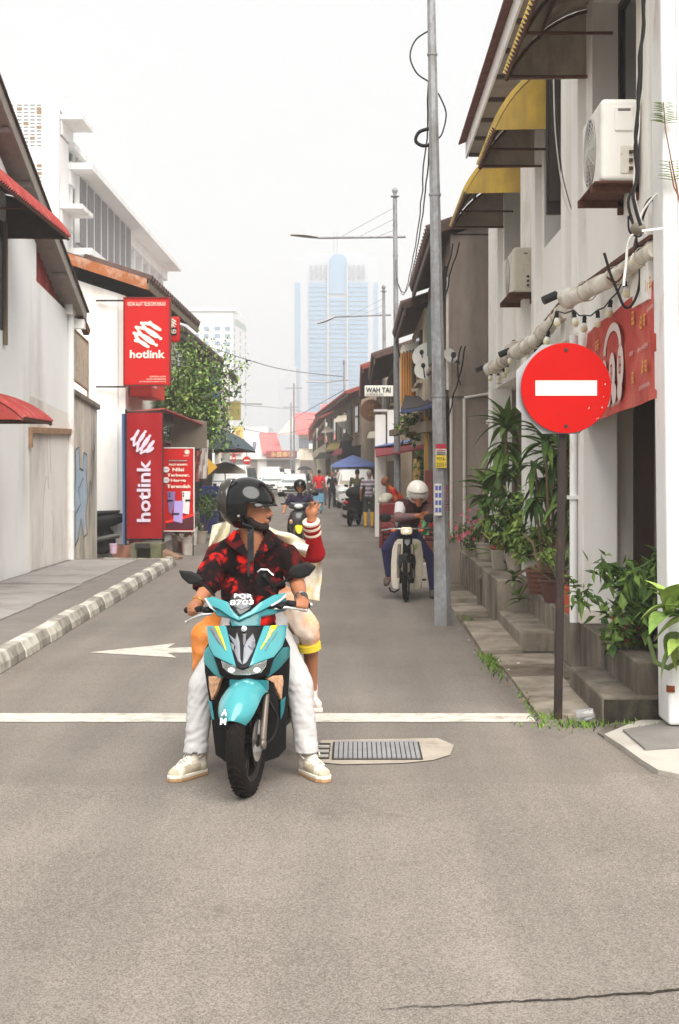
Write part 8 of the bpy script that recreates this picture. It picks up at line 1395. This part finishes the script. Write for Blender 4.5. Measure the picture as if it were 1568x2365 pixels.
def person(label, x, y, h=1.68, yaw=0, shirt=None, pants=None, skin=None, hair=None, arms=None, legs=None, shoes=None, lean=0, voxel=.018, head=None, shorts=False, boots=None, seat=None, extra=(), group=None):
    t = thing('person', label, 'person', (x, y, 0), R(yaw), group, local=True); k = h / 1.7; sp = lambda a, b, c: V((a, b, c)) * k
    hipz = .92 if seat is None else seat; dz = hipz - .92
    L = lambda z: V((0, -lean * max(0, z - .9), 0))
    hp_ = [sp(s_ * .09, 0, .90 + dz) for s_ in (-1, 1)]; kn, an = (legs or ([(-.10, -.03, .49), (.10, -.03, .49)], [(-.10, .02, .09), (.10, .02, .09)]))[:2]; kn = [sp(*p) for p in kn]; an = [sp(*p) for p in an]
    sh_ = [sp(s_ * .175, 0, 1.385 + dz) + L(1.385) * k for s_ in (-1, 1)]; nk = sp(0, -.01, 1.46 + dz) + L(1.46) * k; hd = sp(0, -.02, 1.585 + dz) + L(1.585) * k + (V(head) if head else V((0, 0, 0))); ch = sp(0, 0, 1.22 + dz) + L(1.22) * k; bl = sp(0, 0, 1.02 + dz) + L(1.02) * k
    el, wr = arms or ([(-.235, .03, 1.12), (.235, .03, 1.12)], [(-.25, -.06, .88), (.25, -.06, .88)]); el = [sp(*p) for p in el]; wr = [sp(*p) for p in wr]
    caps = [(bl, ch, .115 * k, .125 * k, 1), (hp_[0], hp_[1], .105 * k, .105 * k, 2), (hp_[0], bl, .10 * k, .11 * k, 1), (hp_[1], bl, .10 * k, .11 * k, 1), (ch, nk, .10 * k, .052 * k, 1), (nk, hd, .05 * k, .05 * k, 0), (sh_[0], ch, .065 * k, .10 * k, 1), (sh_[1], ch, .065 * k, .10 * k, 1)]
    for i in (0, 1):
        m_ = sh_[i].lerp(el[i], .75); caps += [(sh_[i], m_, .06 * k, .052 * k, 1), (m_, el[i], .042 * k, .04 * k, 0), (el[i], wr[i], .04 * k, .028 * k, 0), (wr[i], wr[i] + (wr[i] - el[i]).normalized() * .10 * k, .03 * k, .022 * k, 0)]
        caps += [(hp_[i], kn[i], .085 * k, .066 * k, 2), (kn[i], an[i], .060 * k if not shorts else .05 * k, .042 * k, (4 if boots else (0 if shorts else 2))), (an[i] + V((0, .03, -.02)) * k, an[i] + V((0, -.14, -.045)) * k, .042 * k, .036 * k, 4)]
    ells = [(hd + sp(0, 0, .0), V((.075, .092, .115)) * k, None, 0), (hd + sp(0, .025, .035), V((.081, .085, .095)) * k, None, 3), (hd + sp(0, -.088, -.02), V((.014, .02, .022)) * k, None, 0)]
    me = body(caps, ells, voxel, 3); zone(me, nearest(caps, ells), [skin or SKIN2, shirt, pants, hair or HAIR, shoes or BK]); put('body', me, None, t); return t, hd, k
SHP = M('polo_navy', lin(48, 42, 62), .9, var=.1, scale=14)
# second rider coming up behind
bx, by = W(690, 0, 27.6).x, 27.6; bike('black, white and yellow motorbike coming up behind the couple', bx, by, 4, M('bike_dark', lin(54, 54, 56), .3, coat=.5), SYEL)
p, hd, k = person('rider in navy polo shirt and black helmet on the motorbike behind the couple', bx - .01, by + .72, 1.66, 4, SHP, M('shorts_blue', lin(92, 104, 128), .9), M('skin_warm', lin(196, 132, 96), .5), None, ([(-.30, -.10, .98), (.30, -.10, .98)], [(-.33, -.36, .88), (.33, -.36, .88)]), ([(-.20, -.36, .58), (.20, -.36, .58)], [(-.17, -.22, .22), (.17, -.22, .22)]), None, .12, .014, None, True, seat=.70)
me_rot = Matrix.Rotation(R(-90), 3, 'Z'); o, _ = helmet(p, hd + V((0, .0, .02)), me_rot, HB, .98, peak=True)
g = MB(); g.ell(hd + V((-.03, -.085, .01)), (.01, .008, .006), nu=8, nv=6); g.ell(hd + V((.03, -.085, .01)), (.01, .008, .006), nu=8, nv=6); each(g, 'eye', M('eye_dark'), p)
# man with yellow boots and the parked scooter
ST_ = M('striped_shirt', lin(150, 132, 134), .9, var=.05); n = ST_.node_tree.nodes; l = ST_.node_tree.links; wv = n.new('ShaderNodeTexWave'); wv.bands_direction = 'Z'; wv.inputs['Scale'].default_value = 2.6; wv.inputs['Distortion'].default_value = 1.2; tc = n.new('ShaderNodeTexCoord'); l.new(tc.outputs['Object'], wv.inputs['Vector']); cr = n.new('ShaderNodeValToRGB'); cr.color_ramp.elements[0].color = (*lin(96, 78, 84), 1); cr.color_ramp.elements[1].color = (*lin(184, 176, 186), 1); l.new(wv.outputs[0], cr.inputs[0]); l.new(cr.outputs[0], n['Principled BSDF'].inputs['Base Color'])
YB = M('rubber_yellow', lin(214, 164, 40), .5, var=.1); px = W(852, 0, 41).x
person('stooping man in striped shirt, dark shorts and yellow rubber boots, seen from behind', px, 41.2, 1.66, 172, ST_, M('shorts_dark', lin(62, 62, 56), .9), SKIN2, M('hair_grey', lin(150, 140, 130), .8), None, None, YB, .10, .016, boots=True)
bike('parked black scooter with seat cover beside the man in yellow boots', W(828, 0, 42).x, 43.4, 168, M('bike_black', lin(36, 36, 38), .35, coat=.4), SBLK)
g = MB(); c = W(823, 1138, 42.6); g.ell(c, (.34, .3, .2)); g.ell(c + V((.1, 0, .12)), (.2, .22, .14)); t = thing('black_bag', 'bulging black bag resting on the parked scooter', 'bag', tuple(c)); put('bag', remesh(g, .03, 4), M('bag_black', lin(34, 32, 32), .7, var=.1), t)
person('person in olive shirt with black hair beyond the parked scooter', W(825, 0, 46).x, 46, 1.70, 180, M('shirt_olive', lin(84, 82, 58), .9), NAVY)
person('person in bright red shirt walking away with a blue cart', W(737, 0, 58).x, 58, 1.70, 178, M('shirt_red', lin(206, 40, 48), .85, var=.06), M('jeans_grey', lin(80, 84, 96), .9))
ct = thing('push_cart', 'small blue box cart beside the person in red', 'cart', (W(737, 0, 55).x, 55, 0)); a, b = W(724, 1160, 55), W(748, 1140, 55); g = MB(); g.box(a.x, b.x, 55, 55.4, a.z, b.z); g.build('box', M('box_blue', lin(104, 156, 184), .6, var=.08), ct, bevel=.02); g = MB(); g.box(a.x + .06, b.x - .06, 55.05, 55.3, .1, a.z - .02); g.build('lower_box', M('box_teal', lin(96, 144, 150), .6), ct, bevel=.02)
for s_ in (.08, -.08): g = MB(); x = (a.x + b.x) / 2 + s_; g.lathe([(.001, -.02), (.06, -.02), (.06, .02), (.001, .02)], (x, 55.1, .06), 10, 0, rotx); g.build('wheel', BK, ct)
person('person in dark clothes walking beside the white parked car', W(767, 0, 62).x, 62, 1.58, 20, M('shirt_black', lin(40, 36, 40), .9), M('trousers_black', lin(40, 38, 44), .9), None, None, ([(-.24, .03, 1.12), (.22, -.03, 1.12)], [(-.27, -.08, .9), (.06, -.22, 1.2)]), ([(-.14, -.1, .49), (.12, .03, .49)], [(-.17, -.06, .09), (.14, .18, .12)], None))
person('person in white top with dark hair and shoulder bag behind the one in dark clothes', W(756, 0, 68).x, 68, 1.62, 175, M('top_white', lin(214, 212, 212), .9), M('skirt_plum', lin(104, 84, 96), .9)); person('person with white cap partly behind the white parked car', W(776, 0, 72).x, 72, 1.68, 185, M('shirt_grey', lin(150, 152, 158), .9), NAVY, None, M('cap_white', lin(220, 218, 214), .8))
person('distant person under a dark umbrella near the street end', W(708, 0, 120).x, 120, 1.68, 0, M('shirt_black'), M('trousers_black'), voxel=.03); c = W(703, 1085, 120); um = thing('umbrella', 'dark umbrella held near the far end of the street', 'umbrella', tuple(c)); g = MB(); g.lathe([(.001, .32), (.35, .26), (.6, .08), (.62, .0), (.55, .05), (.3, .2), (.001, .28)], c, 12); g.build('canopy', M('umbrella_dark', lin(70, 72, 74), .8), um, 30); g = MB(); g.tube([c + V((0, 0, .3)), c + V((.05, 0, -.6))], .015, 5); g.build('handle', BK, um)
person('distant person in pale clothes near the street end', W(721, 0, 125).x, 125, 1.65, 0, M('top_pale', lin(206, 190, 170), .9), M('trousers_pale', lin(170, 160, 150), .9), voxel=.03)
person('stall keeper in red and yellow shirt bending over vegetables at the right', W(938, 0, 31).x, 31, 1.52, -80, M('shirt_redyellow', lin(210, 48, 42), .85, var=.05, stain=(lin(224, 180, 60), .4, 5, 1)), NAVY, M('skin_dark', lin(136, 84, 60), .6), M('skin_dark'), ([(-.2, -.25, 1.0), (.2, -.25, 1.0)], [(-.2, -.42, .85), (.2, -.42, .85)]), None, None, .75, .016)
# stall table, vegetables and crates
stl = thing('market_stall', 'low market table with red trays of vegetables beside the nearest lamp post', 'stall', (W(985, 0, 22).x, 22.3, 0)); a, b = W(966, 1172, 22), W(1003, 1160, 22); g = MB(); g.box(a.x, b.x + .5, 22, 22.6, .72, .76); g.build('table_top', WOODB, stl)
for x in (a.x + .03, b.x + .45):
    for y in (22.05, 22.55): g = MB(); g.beam((x, y, 0), (x, y, .72), .04, .04, 0, (0, 1, 0)); g.build('leg', WOODB, stl)
for k in range(2):
    t = thing('red_tray', ('near red plastic tray of greens on the market table', 'rear red plastic tray of greens on the market table')[k], 'tray', (a.x + .2, 22.1 + .28 * k, .76)); g = MB(); x0, x1, y0, y1 = a.x + .02, b.x + .35, 22.02 + .28 * k, 22.26 + .28 * k; g.box(x0, x1, y0, y1, .765, .775).box(x0, x1, y0, y0 + .01, .776, .87).box(x0, x1, y1 - .01, y1, .776, .87).box(x0, x0 + .01, y0 + .011, y1 - .011, .776, .87).box(x1 - .01, x1, y0 + .011, y1 - .011, .776, .87); each(g, 'side', M('tray_red', lin(168, 40, 44), .6), t)
    pts = [(random.uniform(x0 + .03, x1 - .03), random.uniform(y0 + .02, y1 - .02), .86 + random.uniform(0, .04)) for _ in range(120)]; o = leafcloud(pts, .07, [GR[1], GR[0], M('veg_white', lin(206, 212, 180), .7)]).build('vegetables', [GR[1], GR[0], MATS['veg_white']], t); o['kind'] = 'stuff'
g = MB(); c = W(893, 1148, 30.5); g.ell(c, (.15, .14, .10)); g.ell(c + V((-.06, -.04, -.07)), (.14, .12, .09)); t = thing('produce_sack', 'heap of pale sacks in front of the stall keeper', 'sack', tuple(c - V((0, 0, .25)))); put('sack', remesh(g, .03, 3), M('sack_white', lin(204, 196, 180), .85, var=.15, scale=9, stain=(lin(120, 110, 60), .4, 7, 1)), t); g = MB(); g.box(c.x - .16, c.x + .14, 30.3, 30.7, 0, c.z - .14); g.build('crate_base', MATS['box_maroon'], t, bevel=.02)
g = MB(); a, b = W(975, 1160, 24), W(1000, 1085, 24); g.box(a.x + .05, b.x, 24, 24.3, .0, b.z); solo('red_cabinet', g, M('cabinet_red', lin(120, 62, 58), .7, var=.2), 'dull red cabinet standing behind the white helmet', 'cabinet', bevel=.015)
t = thing('white_bucket', 'ribbed pale bucket behind the motorbike leg shield', 'bucket', tuple(C(905, 1460, 1.5))); c = C(910, 1460, 2.2); g = MB(); g.lathe([(.001, 0), (.13, 0), (.16, .3), (.17, .3), (.17, .34), (.001, .34)], (c.x, c.y, 0), 18); g.build('body', BKT, t, 40)
# ---------------------------------------------------------------- cars
CARW = M('car_white', lin(226, 224, 220), .25, var=.03, coat=.6); CARGL = M('car_glass', lin(120, 130, 132), .06, var=.15, scale=2, spec=.9); TRIMB = M('car_trim', lin(34, 34, 36), .6)
def car(label, x, y, yaw, L, Wd, H, m_=CARW, kind='sedan', group='white cars parked along the street', glass=CARGL):
    t = thing('parked_car', label, 'car', (x, y, 0), R(yaw), group, local=True); hw = Wd / 2; suv = kind != 'sedan'; bz = H * (.60 if suv else .62); hz = H * (.60 if suv else .60)
    def sec(y_, w_, z0, z1, n=16): return [V((w_ * (abs(math.cos(q)) ** .35) * (1 if math.cos(q) > 0 else -1), y_, (z0 + z1) / 2 + (z1 - z0) / 2 * (abs(math.sin(q)) ** .45) * (1 if math.sin(q) > 0 else -1))) for q in [2 * math.pi * (k + .5) / n for k in range(n)]]
    ws = L * (.20 if kind == 'van' else .28)
    g = MB(); g.loft([sec(0, hw * .80, .28, hz * .62), sec(.06, hw * .93, .22, hz * .78), sec(.25, hw, .20, hz * .90), sec(ws, hw, .20, hz), sec(L * .6, hw, .20, bz * 1.02), sec(L - .25, hw, .22, bz * 1.02), sec(L - .05, hw * .94, .26, bz * .96), sec(L, hw * .85, .3, bz * .85)]); g.build('body', m_, t, 40)
    c0, c1, c2, c3 = ws, ws + L * (.10 if kind == 'van' else (.13 if suv else .16)), L * (.80 if not suv else .90), L * (.95 if not suv else .985)
    def csec(y_, wb, wt, z0, z1): return [V((-wb, y_, z0)), V((wb, y_, z0)), V((wt, y_, z1)), V((wt * .8, y_, z1 + .03 * (z1 > z0 + .1))), V((-wt * .8, y_, z1 + .03 * (z1 > z0 + .1))), V((-wt, y_, z1))]
    g = MB(); g.loft([csec(c0, hw * .94, hw * .92, hz * .96, hz), csec(c1, hw * .95, hw * .76, hz * .96, H - .05), csec((c1 + c2) / 2, hw * .95, hw * .78, hz * .96, H - .01), csec(c2, hw * .95, hw * .76, hz * .96, H - .05), csec(c3, hw * .92, hw * .86, hz * .96, bz * 1.06)]); g.build('cabin', m_, t, 30)
    nrm = V((0, -(H - hz), (c1 - c0))).normalized() * .012; P = [V((-hw * .86, c0 + .03, hz + .02)), V((hw * .86, c0 + .03, hz + .02)), V((hw * .70, c1 - .02, H - .09)), V((-hw * .70, c1 - .02, H - .09))]; g = MB(); g.prism([p_ + nrm for p_ in P], nrm * .3); g.build('windscreen', glass, t)
    for s_ in (-1, 1):
        for y0, y1 in ((c1 - L * .06, (c1 + c2) / 2 - .05), ((c1 + c2) / 2 + .05, c2 + L * .02)): P = [V((s_ * hw * .945, y0 - (.05 if y0 < L * .5 else 0), hz + .04)), V((s_ * hw * .945, y1, hz + .04)), V((s_ * hw * .80, y1, H - .13)), V((s_ * hw * .80, max(y0, c1 + .05), H - .13))]; g = MB(); g.prism([p_ + V((s_ * .012, 0, .004)) for p_ in P], (s_ * .004, 0, 0)); g.build('side_window', glass, t)
        g = MB(); g.ell((s_ * hw * .72, .07 if not suv else .04, hz * .74), (hw * .26, .09, hz * .095), nu=14, nv=8); h_ = g.build('headlight', LENS, t, 60); g = MB(); g.ell((s_ * hw * .70, -.005 if not suv else -.02, hz * .74), (.06, .04, .05), nu=12, nv=8); g.build('lamp', REFL, h_, 60)
        g = MB(); g.ell((s_ * hw * .74, .03, .40), (.07, .05, .05), nu=12, nv=8); g.build('fog_lamp', TRIMB, t, 60); g = MB(); g.ell((s_ * (hw + .10), c0 + .18, hz + .06), (.11, .05, .075), nu=12, nv=8); g.build('mirror', m_, t, 60)
        for yw in (L * .18, L * .80): g = MB(); g.lathe([(.001, -.1), (.2, -.1), (.31, -.08), (.33, -.04), (.33, .06), (.3, .1), (.001, .1)], (s_ * (hw - .11), yw, .33), 22, 0, rotx); w_ = g.build('wheel', TYRE, t, 40); g = MB(); g.lathe([(.001, .0), (.2, .0), (.2, s_ * .012), (.001, s_ * .02)], (s_ * (hw - .005), yw, .33), 16, 0, rotx); g.build('rim', CHR, w_, 40)
    g = MB(); g.box(-hw * .44, hw * .44, -.012, .05, hz * .66, hz * .80); g.build('grille', TRIMB, t, bevel=.01); g = MB(); g.box(-hw * .62, hw * .62, -.004, .06, .30, .44); g.build('lower_grille', TRIMB, t, bevel=.01); g = MB(); g.box(-.26, .26, -.022, -.008, .48, .59); g.build('number_plate', TRIMB, t); g = MB(); g.ell((0, -.02, hz * .74), (.06, .015, .06), nu=12, nv=8); g.build('badge', CHR, t, 60)
    g = MB(); g.beam((-hw * .3, c0 + .03, hz + .045), (hw * .25, c0 + .06, hz + .055), .02, .02); g.build('wiper', TRIMB, t); return t
cs = car('white SUV with fabric behind its windscreen parked under the blue canopy', W(826, 0, 62).x, 62, 3, 4.1, 1.78, 1.72, CARW, 'suv', glass=M('car_glass_beige', lin(176, 166, 146), .1, var=.15, scale=3))
car('white sedan parked at the left, nearest of the far cars', W(672, 0, 90).x, 90, -4, 4.6, 1.85, 1.46); car('white van parked far left behind the helmet', W(520, 0, 60).x, 60, -3, 4.5, 1.85, 1.9, CARW, 'van'); car('white hatchback behind the sedan, left', W(622, 0, 97).x, 97, -6, 4.2, 1.8, 1.55); car('white minivan with rounded roof behind the hatchback', W(618, 0, 108).x, 108, -4, 4.5, 1.85, 1.95, CARW, 'van'); car('pale car farthest back near the maroon signboard', W(646, 0, 118).x, 118, -4, 4.3, 1.8, 1.8, CARW, 'suv')
bike('small dark motorbike between the parked cars at the left', W(587, 0, 88).x, 88, -10, SBLK, SBLK); bike('red motorbike standing beyond the trolley at the left', W(512, 0, 46).x, 46, -15, M('bike_red', lin(150, 36, 40), .4), SBLK); bike('dark motorbike parked beside the white SUV', W(878, 0, 56).x, 56, 5, SBLK, SBLK)
# motorbike half hidden behind the yard wall
pk = bike('black motorbike rear with red tail light poking out behind the stained yard wall', -4.86, 25.78, -97, SBLK, SBLK); pk.location = (-6.10, 26.98, .05); pk.rotation_euler = (0, 0, R(-84))
